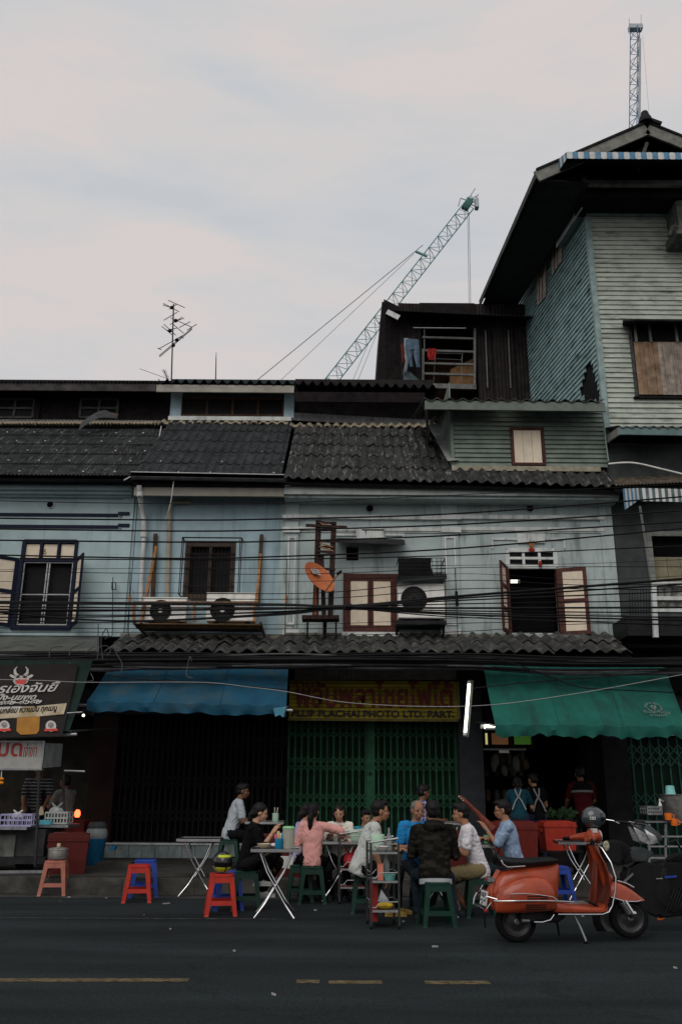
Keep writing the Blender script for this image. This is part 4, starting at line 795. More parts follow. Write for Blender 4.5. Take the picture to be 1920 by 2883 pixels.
# ================================================================ pipes and posts on the blue wall
pv = mat('pvc_white', (.55, .56, .55), .5, .12, 6, dirt=(.18, .17, .14), dirt_amt=.5, dirt_scale=(8, 8, 2))
dp = thing('downpipe', 'white plastic downpipe on the blue wall corner', 'pipe', tuple(P(396, 1690, YW-.1)))
MB().tube([P(393, 1366, YE+.05), P(394, 1388, YE+.1), P(399, 1425, YW-.18), P(405, 1462, YW-.1), P(406, 1505, YW-.1)], .052, 10).build('upper_pipe', pv, dp, smooth=True)
MB().tube([P(406, 1505, YW-.1), P(401, 1600, YW-.1), P(396, 1720, YW-.1)], .045, 10).build('lower_pipe', pv, dp, smooth=True)
MB().lathe([(.06, -.06), (.068, -.05), (.068, .05), (.06, .06)], P(406, 1506, YW-.1), 12).build('coupling', pv, dp); MB().lathe([(.058, -.05), (.066, -.04), (.066, .03), (.055, .05)], P(395, 1392, YE+.11), 12).build('coupling', pv, dp)
tp = mat('tan_pipe', (.36, .31, .235), .6, .15, 6)
tag(MB().tube([P(537, 1413, YW-.06), P(490, 1414, YW-.06), P(481, 1419, YW-.06), P(478, 1440, YW-.06), P(472, 1690, YW-.06)], .045, 8).build('tan_pipe', tp, None, smooth=True), 'tan pipe with an elbow at the top on the blue wall', 'pipe')
dkp = mat('post_wood_dark', (.07, .045, .032), .85, .35, 9); orp = mat('post_wood_orange', (.30, .15, .065), .8, .3, 9, dirt=(.12, .06, .03), dirt_amt=.6, dirt_scale=(14, 14, 3))
rack = thing('outdoor_unit_rack', 'brown timber rack holding two air conditioner units below the window', 'rack', tuple(P(555, 1780, YW-.4)))
YF = YW-.62
MB().beam(P(439, 1503, YW-.04), P(430, 1690, YW-.04), .075, .05).build('post', dkp, rack); MB().beam(P(441, 1540, YW-.08), P(398, 1755, YF), .05).build('strut', orp, rack)
MB().beam(P(737, 1505, YW-.04), P(726, 1700, YW-.04), .07, .05).build('post', dkp, rack); MB().beam(P(734, 1560, YW-.1), P(722, 1705, YF), .05).build('strut', orp, rack)
MB().beam(P(376, 1698, YF), P(728, 1698, YF), .05, .06).build('front_rail', mat('rail_wood', (.17, .10, .055), .85, .3, 9), rack)
sa, sb_ = P(376, 1756, YF), P(735, 1756, YF)
for k_ in range(4): MB().box(sa.x, sb_.x, YF+k_*.155, YF+k_*.155+.145, sa.z-.03+(.02 if k_ == 0 else 0), sa.z+.012).build('shelf_plank', mat('shelf_wood', (.20, .12, .06), .85, .3, 7, rand=.2, dirt=(.05, .03, .02), dirt_amt=.6, dirt_scale=(2, 12, 12)), rack)
for xa in (378, 548, 717): MB().beam(P(xa, 1700, YF), P(xa, 1750, YF), .05).build('upright', orp, rack)
MB().beam(P(733, 1752, YF), V((sb_.x+.1, YW, sa.z-.35)), .04).build('bracket', dkp, rack); MB().beam(P(378, 1752, YF), V((sa.x+.3, YW, sa.z-.3)), .04).build('bracket', dkp, rack)
def ac_unit(label, xa, ya, xb, yb, fx, fy, fr, Y, dep=.30, logo=True):
    q = sub(xa, ya, xb, yb, Y); o = thing('air_conditioner_unit', label, 'air conditioner', ((q[0]+q[1])/2, Y, q[2]))
    body = MB().box(q[0], q[1], Y, Y+dep, q[2]+.02, q[3]).build('casing', whitep, o)
    bm = bmesh.new(); bm.from_mesh(body.data); bmesh.ops.bevel(bm, geom=bm.edges[:], offset=.012, segments=2, affect='EDGES'); bm.to_mesh(body.data); bm.free()
    c = P(fx, fy, Y); r_ = fr/(F/((P(fx, fy, Y)-V((0, 0, CZ))).dot(_f)))
    MB().lathe([(0, -.004), (r_, -.004), (r_*1.05, -.014), (r_, -.018)], c, 28, (0, 1, 0), caps=False).build('fan_shade_disc', black, o)  # flat black disc on the casing, painting the shade of a recess
    gr_ = MB()
    for i in range(24):
        a = 2*math.pi*i/24; gr_.beam(c+V((r_*.22*math.cos(a), -.02, r_*.22*math.sin(a))), c+V((r_*math.cos(a+.35), -.02, r_*math.sin(a+.35))), .006)
    tag(gr_.build('fan_grille', mat('grille_grey', (.07, .072, .065), .6, .2, 9), o), kind='stuff')
    MB().lathe([(0, -.032), (r_*.22, -.03), (r_*.24, -.015), (0, -.012)], c, 14, (0, 1, 0)).build('fan_hub', whitep if logo else black, o)
    for i in range(3):
        a = i*2.09+.4; d1 = V((math.cos(a), 0, math.sin(a))); d2 = V((-math.sin(a), 0, math.cos(a)))
        MB().prism([c+d1*r_*.2+V((0, -.006, 0)), c+d1*r_*.9-d2*r_*.3+V((0, -.004, 0)), c+d1*r_*.95+d2*r_*.25+V((0, -.012, 0)), c+d1*r_*.3+d2*r_*.2+V((0, -.010, 0))], (0, .003, 0)).build('fan_blade', black, o)
    for u in (.15, .8): MB().box(lerp(q[0], q[1], u), lerp(q[0], q[1], u)+.08, Y+.02, Y+dep-.02, q[2], q[2]+.02).build('foot', darkmetal, o)
    MB().box(q[0]-.008, q[1]+.008, Y-.008, Y+dep+.008, q[3]-.004, q[3]+.016).build('lid', whitep, o)
    return o
ac_unit('smaller white air conditioner unit at the left on the timber rack', 402, 1684, 525, 1751, 453, 1719, 29, YF+.12)
ac_unit('taller white air conditioner unit at the right on the timber rack', 581, 1671, 719, 1751, 627, 1717, 33, YF+.10)
ac_unit('white air conditioner unit on a dark bracket beside the maroon window', 1121, 1646, 1252, 1743, 1165, 1687, 35, YW-.48, .36, False)
br = thing('air_conditioner_bracket', 'dark metal bracket shelf under the right air conditioner', 'bracket', tuple(P(1187, 1790, YW-.3)))
q = sub(1117, 1745, 1256, 1758, YW-.55); MB().box(q[0], q[1], YW-.55, YW, q[2], q[3]-.01).build('shelf', darkmetal, br)
for xa in (1119, 1250): MB().beam(P(xa, 1750, YW-.5), P(xa-4, 1800, YW-.02), .04).build('arm', darkmetal, br)
ck = thing('wire_basket_cage', 'black wire cage with a torn cover above the right air conditioner', 'cage', tuple(P(1187, 1622, YW-.4)))
cq = sub(1122, 1571, 1253, 1622, YW-.5); b = MB()
for i in range(12): u = lerp(cq[0], cq[1], i/11); b.beam((u, YW-.5, cq[2]), (u, YW-.5, cq[3]), .01)
for i in range(6): w_ = lerp(cq[2], cq[3], i/5); b.beam((cq[0], YW-.505, w_), (cq[1], YW-.505, w_), .01)
for u in (cq[0], cq[1]): b.beam((u, YW-.5, cq[3]), (u, YW, cq[3]), .016); b.beam((u, YW-.5, cq[2]), (u, YW, cq[2]), .016)
tag(b.build('wires', black, ck), kind='stuff'); MB().prism([P(1122, 1572, YW-.47), P(1215, 1571, YW-.47), P(1212, 1592, YW-.47), P(1220, 1620, YW-.47), P(1120, 1620, YW-.47)], (0, .02, 0)).build('torn_cover', mat('black_net', (.012, .013, .014), .9, .3, 6), ck)
MB().sheet([[P(1112, 1640, YW-.62), P(1258, 1630, YW-.62)], [P(1120, 1618, YW), P(1256, 1614, YW)]], (0, 0, .012)).build('base_tray', darkmetal, ck)
# ================================================================ rusty steel tower and orange dish
rus = mat('rusty_steel', (.032, .020, .018), .85, .45, 12, dirt=(.09, .035, .02), dirt_amt=.6, dirt_scale=(9, 9, 5)); YT2 = YW-.55
tw = thing('rusty_sign_tower', 'rusty steel lattice frame standing in front of the pale wall', 'steel frame', tuple(P(915, 1740, YT2)))
for a, b, w_ in (((897, 1466), (888, 1735), .11), ((940, 1470), (930, 1735), .10), ((906, 1560), (912, 1735), .08)): MB().beam(P(*a, YT2), P(*b, YT2), w_, .07).build('post', rus, tw)
MB().beam(P(861, 1479, YT2-.06), P(977, 1485, YT2-.06), .05, .05).build('cross_arm', rus, tw)
for ya in (1470, 1482, 1492, 1523, 1540, 1552, 1563, 1600): MB().beam(P(893, ya, YT2-.04), P(944, ya+random.uniform(-3, 5), YT2-.04), .035, .04).build('rung', rus, tw)
for ya in (1478, 1535, 1545): MB().beam(P(900, ya-6, YT2-.05), P(938, ya+6, YT2-.05), .02, .02).build('brace', orp, tw)
MB().beam(P(851, 1742, YT2-.1), P(955, 1742, YT2-.1), .35, .07).build('base_plate', rus, tw); MB().beam(P(915, 1745, YT2), P(914, 1805, YT2+.2), .07).build('stem', rus, tw)
for xa in (866, 946): MB().beam(P(xa, 1742, YT2-.1), P(xa, 1796, YT2+.3), .035).build('leg', steel, tw)
dish = thing('satellite_dish', 'orange satellite dish on the rusty steel frame', 'satellite dish', tuple(P(912, 1735, YT2-.3)))
dn = V((.62, -.60, .50)).normalized(); dc = P(897, 1627, YT2-.35); R_ = .345; b = MB()
pr = [(R_*t, .09*t*t) for t in (.02, .25, .5, .75, .9, 1.0)]+[(R_*1.015, .085)]+[(R_*t, .09*t*t-.012) for t in (1, .75, .5, .25, .02)]
b.lathe(pr, dc-dn*.05, 32, dn).build('reflector', mat('dish_orange', (.50, .155, .065), .5, .12, 5, dirt=(.3, .12, .06), dirt_amt=.4), dish, smooth=True)
ux = (V((0, 0, 1))-dn*dn.z).normalized(); rx = ux.cross(dn)
fm = Matrix((rx, ux, dn)).transposed().to_4x4(); fm.translation = dc+ux*.13+dn*.012-rx*.02
lb = MB(); lb.box(-.10, .10, -.065, .065, 0, .006); 
for i in range(len(lb.v)): lb.v[i] = fm @ lb.v[i]
lb.build('logo_plate', mat('logo_white', (.55, .52, .5), .6, .05, 5), dish)
fm2 = fm.copy(); fm2.translation = dc+ux*.085+dn*.022-rx*.10; text('logo_lettering', 'DTV', (0, 0, 0), .13, mat('logo_ink', (.05, .03, .05), .6, .1, 5), dish, mtx=fm2, width=.16, ext=.002)
lo = dc-ux*.33; tipp = P(955, 1612, YT2-.55); MB().tube([lo, tipp], .016, 6).build('feed_arm', orp, dish); MB().capsule(tipp+V((-.02, 0, -.02)), tipp+V((.03, -.01, .02)), .03, .022).build('feed_horn', black, dish)
MB().tube([dc-dn*.06, P(890, 1665, YT2-.2), P(888, 1735, YT2-.15)], .03, 8).build('mount', mat('mount_orange', (.28, .09, .04), .7, .2, 5), dish)
# red lucky ornaments, lamp in the open window, lamp under dormer eave
orn = thing('red_ornament', 'red and gold paper ornament above the open maroon window', 'ornament', tuple(P(1496, 1556, YW-.08)))
MB().ell(P(1496, 1549, YW-.07), (.06, .03, .05), 10, 6).build('pouch', redc, orn); b = MB()
for i in range(5): b.tube([P(1495, 1545, YW-.07), P(1486+i*5, 1526-(i % 2)*4, YW-.07)], .010, 5)
b.build('sticks', mat('incense', (.35, .16, .05), .8, .2, 9), orn)
tag(MB().ell(P(1520, 1588, YW-.05), (.035, .02, .07), 10, 6).build('hanging_charm', redc, None), 'small red hanging charm on the white transom', 'ornament')
def lamp_tube(name, a, b, Y, r, label, s=5.0, col=(1, .97, .82), fit=.03):
    A, B = P(*a, Y), P(*b, Y); o = thing(name, label, 'lamp', tuple(A)); d = (B-A).normalized()
    MB().tube([A, B], r, 10).build('tube', glow('tube_glow_%g' % s, col, s), o, smooth=True)
    for e_, k_ in ((A, -1), (B, 1)): MB().tube([e_-d*.005*-k_, e_+d*.05*k_], r*1.25, 10).build('end_cap', whitep, o)
    MB().beam(A+V((0, .035, .0)), B+V((0, .035, .0)), fit, .03).build('fitting', darkmetal, o); return o
lamp_tube('window_lamp', (1437, 1637), (1455, 1637), YW+.35, .03, 'lit lamp glimpsed inside the open maroon window', 3.0)
MB().ell(P(1425, 1150, 16.2), (.10, .06, .02), 12, 6).build('eave_bulb', glow('bulb_glow', (1, .95, .8), 2.5), C)
# ================================================================ awnings
def canopy(name, tl, tr, br_, bl, Yt, Yb, m, label, val, scal=0, sag=.05, nv=10, nu=60):
    a, b, c, d = P(*tl, Yt), P(*tr, Yt), P(*br_, Yb), P(*bl, Yb); o = thing(name, label, 'awning', tuple(d)); g = []
    for j in range(nv+1):
        t = j/nv; g.append([lerp(lerp(a, b, i/nu), lerp(d, c, i/nu), t)+V((0, 0, -sag*math.sin(math.pi*t)*(.6+.4*math.sin(i*.55))+.018*noise.noise(V((i*.25, t*1.5, 4)))+.012*math.sin(i*.9+2)*t)) for i in range(nu+1)])
    cv = MB().sheet(g, (0, .004, -.006)).build('canvas', m, o, smooth=True); g2 = [[], [], []]
    for i in range(nu+1):
        p = lerp(d, c, i/nu)+V((0, -.01, .012*math.sin(i*.9+2)+.018*noise.noise(V((i*.25, 1.5, 4))))); h_ = val*(1+.10*math.sin(i*.33)); 
        if scal: h_ -= .035*abs(math.cos(math.pi*i*scal/nu))
        g2[0].append(p); g2[1].append(p+V((0, .015*math.sin(i*1.3), -h_*.5))); g2[2].append(p+V((0, .03*math.sin(i*.8)+.02, -h_)))
    MB().sheet(g2, (0, .006, 0)).build('valance', m, o, smooth=True)
    MB().tube([d-(c-d).normalized()*.14+V((0, .07, -.06)), c+(c-d).normalized()*.10+V((0, .07, -.06))], .024, 8).build('front_pole', alu, o, smooth=True)
    for u, s_ in ((a, d), (b, c)): MB().tube([V((u.x, YS-.1, s_.z+.25)), s_+V((0, .05, -.01))], .016, 6).build('side_arm', steel, o)
    for u_ in (.34, .67):
        i = int(u_*nu); MB().tube([g[j][i]+V((0, -.004, .006)) for j in range(nv+1)], .006, 5).build('seam', m, o)
    return o, (a, b, c, d)
bc = mat('blue_canvas', (.014, .078, .135), .8, .14, 2.5, bump=.2, bscale=90, dirt=(.045, .085, .10), dirt_amt=.75, dirt_scale=(2.5, 1.2, 2.5), dirt_lo=.47)
gc = mat('green_canvas', (.014, .108, .084), .8, .14, 2.5, bump=.2, bscale=90, dirt=(.018, .052, .045), dirt_amt=.8, dirt_scale=(4.5, 1, 1), dirt_lo=.49)
ba, _ = canopy('blue_awning', (306, 1882), (812, 1880), (806, 1988), (246, 1974), 15.5, 14.2, bc, 'faded blue canvas awning over the dark folding gate', .15)
wdk = MB(); wdk.sheet([[P(770, 1995, 14.15), P(780, 1992, 14.15), P(806, 1990, 14.15)], [P(775, 2018, 14.1), P(788, 2012, 14.1), P(798, 2020, 14.1)]], (0, .006, 0)).build('torn_corner', mat('blue_canvas_worn', (.07, .22, .30), .8, .2, 6), ba)
ga, gq = canopy('green_awning', (1358, 1864), (1872, 1880), (1935, 2046), (1393, 2040), 15.5, 14.0, gc, 'green canvas awning with a scalloped edge and white emblem', .19, 13, .07)
# white emblem printed on the green awning
a, b, c, d = gq; ex = (b-a).normalized(); ey = ((a+b)/2-(c+d)/2).normalized(); nz_ = ex.cross(ey).normalized(); ey = nz_.cross(ex)
ctr = lerp(lerp(a, b, .858), lerp(d, c, .858), .74); em = Matrix((ex, ey, nz_)).transposed().to_4x4(); ink = mat('awning_print', (.17, .22, .21), .9, .4, 25, dirt=(.02, .09, .07), dirt_amt=.8, dirt_scale=(30, 30, 30), dirt_lo=.5)
def plate(cx_, cy_, w_, h_): m_ = em.copy(); m_.translation = ctr; return [m_ @ V((cx_-w_/2, cy_-h_/2, 0)), m_ @ V((cx_+w_/2, cy_-h_/2, 0)), m_ @ V((cx_+w_/2, cy_+h_/2, 0)), m_ @ V((cx_-w_/2, cy_+h_/2, 0))]
eb = MB(); m_ = em.copy(); m_.translation = ctr+nz_*.012
for k_ in range(28):
    an_ = 2*math.pi*k_/28; r0 = .115+.02*(k_ % 2); p0 = m_ @ V((r0*math.cos(an_), .05+r0*math.sin(an_), 0)); p1 = m_ @ V((r0*math.cos(an_+.2), .05+r0*math.sin(an_+.2), 0)); eb.beam(p0, p1, .022, .004, nz_)
for cx_, cy_, w_, h_ in ((-.03, .07, .03, .06), (.03, .07, .03, .06), (0, .02, .07, .025), (0, .10, .06, .02), (0, -.01, .03, .03)): eb.prism([p+nz_*.010 for p in plate(cx_, cy_, w_, h_)], nz_*.004)
tag(eb.build('emblem', ink, ga), kind='stuff')
m2 = em.copy(); m2.translation = ctr-ex*.2-ey*.13+nz_*.012; text('emblem_lettering', 'ร้านอาหาร', (0, 0, 0), .10, ink, ga, mtx=m2, width=.42, ext=.002)
m2 = em.copy(); m2.translation = ctr-ex*.13-ey*.21+nz_*.014; text('emblem_lettering', 'อร่อยดี', (0, 0, 0), .08, ink, ga, mtx=m2, width=.28, ext=.002)
# left stall awning with the printed banner
sa_, sq = canopy('stall_awning', (-60, 1858), (262, 1860), (196, 2056), (-120, 2070), 14.4, 13.5, mat('dark_green_canvas', (.012, .026, .022), .85, .2, 3), 'dark green canvas edge behind the printed stall banner', .02, 0, .03)
bn = thing('printed_banner', 'dark printed stall banner with a horned emblem and white lettering', 'banner', tuple(P(80, 2075, 13.3)))
A, B_, C_, D_ = P(-70, 1876, 14.28), P(222, 1868, 14.28), P(176, 2072, 13.38), P(-110, 2080, 13.38)
def bp(x, y):   # picture point on the banner cloth
    n_ = (B_-A).cross(D_-A).normalized(); dd = ray(x, y); o = V((0, 0, CZ)); t = (A-o).dot(n_)/dd.dot(n_); return o+dd*t
bn_n = (D_-A).cross(B_-A).normalized(); 
if bn_n.y > 0: bn_n = -bn_n
g = []
for j in range(9): g.append([lerp(lerp(A, B_, i/16), lerp(D_, C_, i/16), j/8)+bn_n*(.006*math.sin(i*1.3+j*.6)) for i in range(17)])
bmt = mat('banner_black', (.012, .009, .009), .6, .25, 3); MB().sheet(g, -bn_n*.004).build('cloth', bmt, bn, smooth=True)
bw = mat('banner_white', (.40, .39, .37), .6, .1, 6); byl = mat('banner_yellow', (.30, .21, .06), .6, .2, 4, col2=(.38, .34, .27)); bor = mat('banner_orange', (.30, .14, .025), .6, .15, 5); brd = mat('banner_red', (.45, .05, .04), .6, .15, 6)
def bpoly(pts, m, name, off=.012): return MB().prism([bp(*p)+bn_n*off for p in pts], -bn_n*.003).build(name, m, bn)
bpoly([(-80, 1994), (0, 1993), (100, 1990), (190, 1981), (181, 2012), (100, 2019), (0, 2025), (-80, 2028)], byl, 'stripe')
bpoly([(-80, 1990), (0, 1992), (60, 1990), (60, 1996), (0, 2003), (-80, 2004)], bw, 'stripe', .013)
bpoly([(50, 2019), (114, 2018), (112, 2058), (104, 2068), (60, 2070), (48, 2060)], bor, 'tab'); 
for cx_ in (14, 145):
    bpoly([(cx_+15*math.cos(i*.449), 2046+16*math.sin(i*.449)) for i in range(14)], bw, 'round_emblem', .013); bpoly([(cx_+9*math.cos(i*.628), 2043+8*math.sin(i*.628)) for i in range(10)], mat('emblem_grey', (.2, .18, .17), .7, .5, 30), 'round_emblem', .016); bpoly([(cx_-18, 2054), (cx_+18, 2053), (cx_+19, 2060), (cx_-18, 2061)], brd, 'emblem_ribbon', .018)
# horned emblem: two horns, ears, muzzle
for sx in (-1, 1):
    hp = [bp(62+sx*u, v)+bn_n*.016 for u, v in ((9, 1906), (17, 1898), (18, 1888), (12, 1879))]; MB().tube(hp, [.030, .026, .018, .006], 7).build('horn', bw, bn, smooth=True)
    bpoly([(62+sx*18, 1905), (62+sx*30, 1900), (62+sx*34, 1904), (62+sx*26, 1910), (62+sx*18, 1911)], bw, 'ear', .014)
bpoly([(44, 1905), (80, 1903), (84, 1912), (78, 1925), (66, 1930), (54, 1931), (44, 1928), (38, 1920)], mat('muzzle_grey', (.38, .33, .31), .7, .3, 25), 'muzzle', .014); bpoly([(44, 1916), (78, 1914), (74, 1926), (62, 1929), (48, 1927)], brd, 'mouth', .019)
for ex_ in (52, 72): bpoly([(ex_-5, 1906), (ex_+5, 1905), (ex_+5, 1910), (ex_-5, 1911)], black, 'eye', .019)
def btext(s, x, y, size, wpx, m, y1=None, sh=.25, off=.016):
    p0, p1 = bp(x, y), bp(x+wpx, y1 if y1 is not None else y); e0 = (p1-p0).normalized(); n_ = bn_n; e1 = n_.cross(e0); mt = Matrix((e0, e1, n_)).transposed().to_4x4(); mt.translation = p0+n_*off
    return text('lettering', s, (0, 0, 0), size, m, bn, mtx=mt, width=(p1-p0).length, shear=sh, ext=.002, off=.004)
btext('สูตรเฮ็งจันยี้', -62, 1955, .26, 226, bw, 1948); btext('ขนมบั๊ง-นฆพด', -60, 1974, .15, 162, bw, 1971); btext('๐๘๖-๙๘๒-๘๖๘๒', -60, 1988, .13, 178, bw, 1982)
btext('อร่อย กลมกล่อม หวานมัน ทุกเมนู', -62, 2014, .15, 222, bmt, 2002, 0)
# ================================================================ yellow shop sign
sg = thing('shop_sign', 'yellow shop sign with dark red raised lettering over the green gate', 'sign', tuple(P(1050, 2022, 16.35)))
YG2 = 16.35; q = sub(815, 1917, 1284, 2023, YG2); ys = mat('sign_yellow', (.30, .235, .02), .6, .18, 3, dirt=(.12, .09, .02), dirt_amt=.6, dirt_scale=(2, 2, 3))
MB().box(q[0], q[1], YG2, YG2+.06, q[2], q[3]).build('board', ys, sg)
for i in range(9): z_ = lerp(q[2], q[3], (i+.7)/9.4); MB().box(q[0]+.02, q[1]-.02, YG2-.008, YG2-.001, z_-.006, z_+.006).build('board_line', mat('sign_line', (.05, .04, .01), .7, .2, 5), sg)
MB().box(q[0]-.02, q[1]+.02, YG2-.05, YG2+.05, q[2]-.05, q[2]-.003).build('frame', mat('sign_frame', (.12, .10, .03), .6, .2, 5), sg); MB().box(q[1]+.003, q[1]+.06, YG2-.02, YG2+.06, q[2], q[3]).build('frame', mat('sign_frame2', (.16, .15, .06), .6, .2, 5), sg)
sr = mat('sign_letter_red', (.12, .018, .018), .45, .25, 6)
z1 = P(840, 1988, YG2).z; text('raised_lettering', 'พลับพลาไชยโฟโต้', V((P(832, 1990, YG2).x, YG2-.012, z1)), .56, sr, sg, width=P(1275, 1990, YG2).x-P(832, 1990, YG2).x, ext=.03, off=.012)
text('raised_lettering', 'ร้าน', V((P(822, 1945, YG2).x, YG2-.012, P(822, 1935, YG2).z)), .17, sr, sg, width=.4, ext=.015)
text('raised_lettering', 'PLUP PLACHAI PHOTO LTD. PART.', V((P(822, 2016, YG2).x, YG2-.012, P(822, 2017, YG2).z)), .17, mat('sign_letter_dark', (.02, .02, .03), .4, .3, 6), sg, width=P(1278, 2015, YG2).x-P(822, 2015, YG2).x, ext=.012, off=.004)
# grey ribbed lightbox roof and tubes above the sign
g = [[], []]
for i in range(240):
    p = P(830+i*1.9, 1880, 15.9); z = .008*math.cos(i*1.6); g[0].append(p+V((0, z, 0))); g[1].append(P(830+i*1.9, 1914, 16.2)+V((0, z, 0)))
tag(MB().sheet(g, (0, .01, .005)).build('sign_canopy', mat('canopy_ribbed', (.13, .13, .12), .8, .2, 5), None), 'grey ribbed metal canopy strip above the yellow sign', 'canopy')
lamp_tube('fluorescent_lamp', (988, 1880), (1132, 1876), 15.7, .014, 'long lit fluorescent tube above the yellow sign', 1.6); lamp_tube('fluorescent_lamp', (957, 1881), (980, 1881), 15.7, .016, 'short lit lamp piece left of the long tube above the sign', 1.6)
lamp_tube('fluorescent_lamp', (1320, 1926), (1309, 2062), 15.2, .026, 'tilted upright fluorescent tube on the pillar beside the sign', 3.5)
lamp_tube('fluorescent_lamp', (1362, 2046), (1396, 2045), 14.6, .030, 'short bright lamp at the left corner of the green awning', 3.0)
MB().beam(P(1325, 1915, 15.28), P(1311, 2075, 15.28), .09, .03).build('lamp_board', mat('lamp_board', (.14, .17, .15), .8, .2, 5), C)
# ================================================================ overhead cables
def spline(pts, n=14):
    out = []; q = [pts[0]]+list(pts)+[pts[-1]]
    for i in range(1, len(q)-2):
        for k_ in range(n):
            t = k_/n; p0, p1, p2, p3 = q[i-1], q[i], q[i+1], q[i+2]
            out.append(tuple(.5*((2*p1[d]) + (-p0[d]+p2[d])*t + (2*p0[d]-5*p1[d]+4*p2[d]-p3[d])*t*t + (-p0[d]+3*p1[d]-3*p2[d]+p3[d])*t**3) for d in range(len(p1))))
    out.append(tuple(pts[-1])); return out
def cable(pts, Y, r, label, group=None, m=None, name='overhead_cable'):
    o = MB().tube([P(p[0], p[1], Y if len(p) < 3 else p[2]) for p in spline(pts)], r, 6).build(name, m or cablem, None, smooth=True)
    return tag(o, label, 'cable', group)
ordn = ['topmost', 'second', 'third', 'fourth', 'fifth']
for i, ys_ in enumerate(((1458, 1464, 1461, 1445, 1392), (1488, 1495, 1492, 1476, 1432), (1520, 1526, 1524, 1506, 1464), (1561, 1572, 1567, 1543, 1480), (1571, 1576, 1575, 1563, 1533))):
    cable([(x, y) for x, y in zip((-80, 480, 780, 1300, 2000), ys_)], 13.7+i*.03, .0135 if i < 4 else .010, ordn[i]+' of the five single black cables crossing the upper facade', 'single cables across the facade')
cable([(-80, 1408), (300, 1416), (700, 1418), (1100, 1402), (1400, 1388), (2000, 1360)], 14.2, .007, 'very thin wire just under the upper eaves', 'single cables across the facade')
bl_ = 'black cable in the heavy bundle crossing the air conditioners'
for i, ys_ in enumerate(((1694, 1698, 1702, 1706, 1678, 1624), (1698, 1701, 1704, 1707, 1684, 1640), (1707, 1711, 1711, 1709, 1690, 1662), (1715, 1718, 1714, 1710, 1712, 1710), (1722, 1720, 1715, 1711, 1720, 1726), (1738, 1736, 1722, 1712, 1726, 1740), (1716, 1748, 1728, 1713, 1731, 1748), (1744, 1752, 1732, 1715, 1738, 1762), (1728, 1732, 1724, 1711, 1700, 1690))):
    cable([(x, y) for x, y in zip((-80, 330, 780, 982, 1300, 2000), ys_)], 13.8-.02*(i % 4), (.022, .014, .012, .017, .011, .011, .015, .010, .010)[i], ('uppermost', 'second', 'third', 'fourth', 'fifth', 'sixth', 'seventh', 'lowest', 'slack')[i]+' '+bl_, 'cable bundle across the facade')
tag(MB().tube([P(974, 1708, 13.74), P(990, 1709, 13.74)], .055, 8).build('cable_clamp', black, None), 'black clamp gathering the cable bundle before the maroon window', 'clamp')
for i in range(8):
    y0 = (1600, 1612, 1640, 1668, 1682, 1760, 1772, 1784)[i]; cable([(x, y0+random.uniform(-5, 5)-(x > 1250)*random.uniform(8, 30)) for x in (-80, 420, 900, 1300, 1650, 2000)], 13.9, random.choice((.004, .006, .007)), 'faint thin wire strung between the heavier facade cables', 'faint thin wires')
tl_ = 'black cable in the sagging tangle under the tiled skirt roof'
for i in range(20):
    y0 = 1850+random.uniform(-10, 34); pts = [(x, y0+random.uniform(-6, 6)+(10 if x > 1500 else 0)) for x in (-80, 160, 290, 520, 800, 1060, 1340, 1600, 2000)]
    cable(pts, 14.9+random.uniform(-.25, .2), random.choice((.012, .016, .022, .03)), tl_, 'tangled low cables', cablem if i % 4 else cableg)
cable([(-60, 1912), (120, 1916), (250, 1921), (560, 1921), (700, 1934), (805, 1947), (1000, 1980), (1320, 1988), (1600, 1956), (1980, 1888)], 13.6, .0055, 'thin pale line sagging in front of the awnings and sign', None, mat('pale_line', (.30, .30, .29), .7, .1, 5), 'pale_line')
cable([(1390, 1850), (1480, 1880), (1560, 1910), (1640, 1936), (1780, 1944), (1900, 1950)], 13.75, .010, 'black cable sagging in an arc over the green awning'); cable([(1330, 1938), (1500, 1920), (1700, 1905), (2000, 1880)], 13.8, .009, 'straight black cable across the middle of the green awning')
cable([(300, 1900), (430, 1915), (600, 1925), (810, 1942)], 13.75, .009, 'black cable drooping across the blue awning', None)
wl_ = 'loose curl of wire hanging from the cable tangle at the left'
for i, pts in enumerate(([(140, 1850), (142, 1830), (156, 1821), (178, 1820)], [(196, 1846), (200, 1830), (212, 1820), (236, 1812)], [(242, 1838), (256, 1826), (270, 1820)], [(280, 1822), (300, 1818), (312, 1830), (303, 1846)], [(200, 1866), (178, 1890), (172, 1910), (178, 1930), (172, 1945)], [(214, 1870), (212, 1900), (224, 1915), (262, 1916), (256, 1895)], [(540, 1862), (535, 1850), (525, 1900), (545, 1908)], [(318, 1818), (330, 1842), (345, 1870), (342, 1892)], [(275, 1858), (277, 1790), (278, 1756)], [(290, 1856), (286, 1800), (300, 1770), (306, 1790), (296, 1800)])):
    cable(pts, 14.3, .008, wl_, 'loose wire curls', cableg, 'loose_wire')
for x_, ya, yb, Yp, l_ in ((321, 1625, 1790, YW-.15, 'thin upright wire with a small frame on the teal wall'), (1283, 1600, 1800, YW-.15, 'thin rod with a black sleeve right of the white air conditioner')):
    o = thing('wall_wire', l_, 'wire', tuple(P(x_, yb, Yp))); MB().tube([P(x_-2, ya, Yp), P(x_+ (6 if x_ > 1000 else -4), yb, Yp)], .008, 5).build('wire', cablem, o)
    if x_ < 1000:
        for a, b in (((316, 1640), (327, 1640)), ((316, 1660), (327, 1660)), ((316, 1640), (316, 1660)), ((327, 1640), (327, 1660))): MB().beam(P(*a, Yp), P(*b, Yp), .014).build('frame_bar', cablem, o)
    else: MB().tube([P(1284, 1665, Yp), P(1287, 1706, Yp)], .028, 8).build('sleeve', black, o)
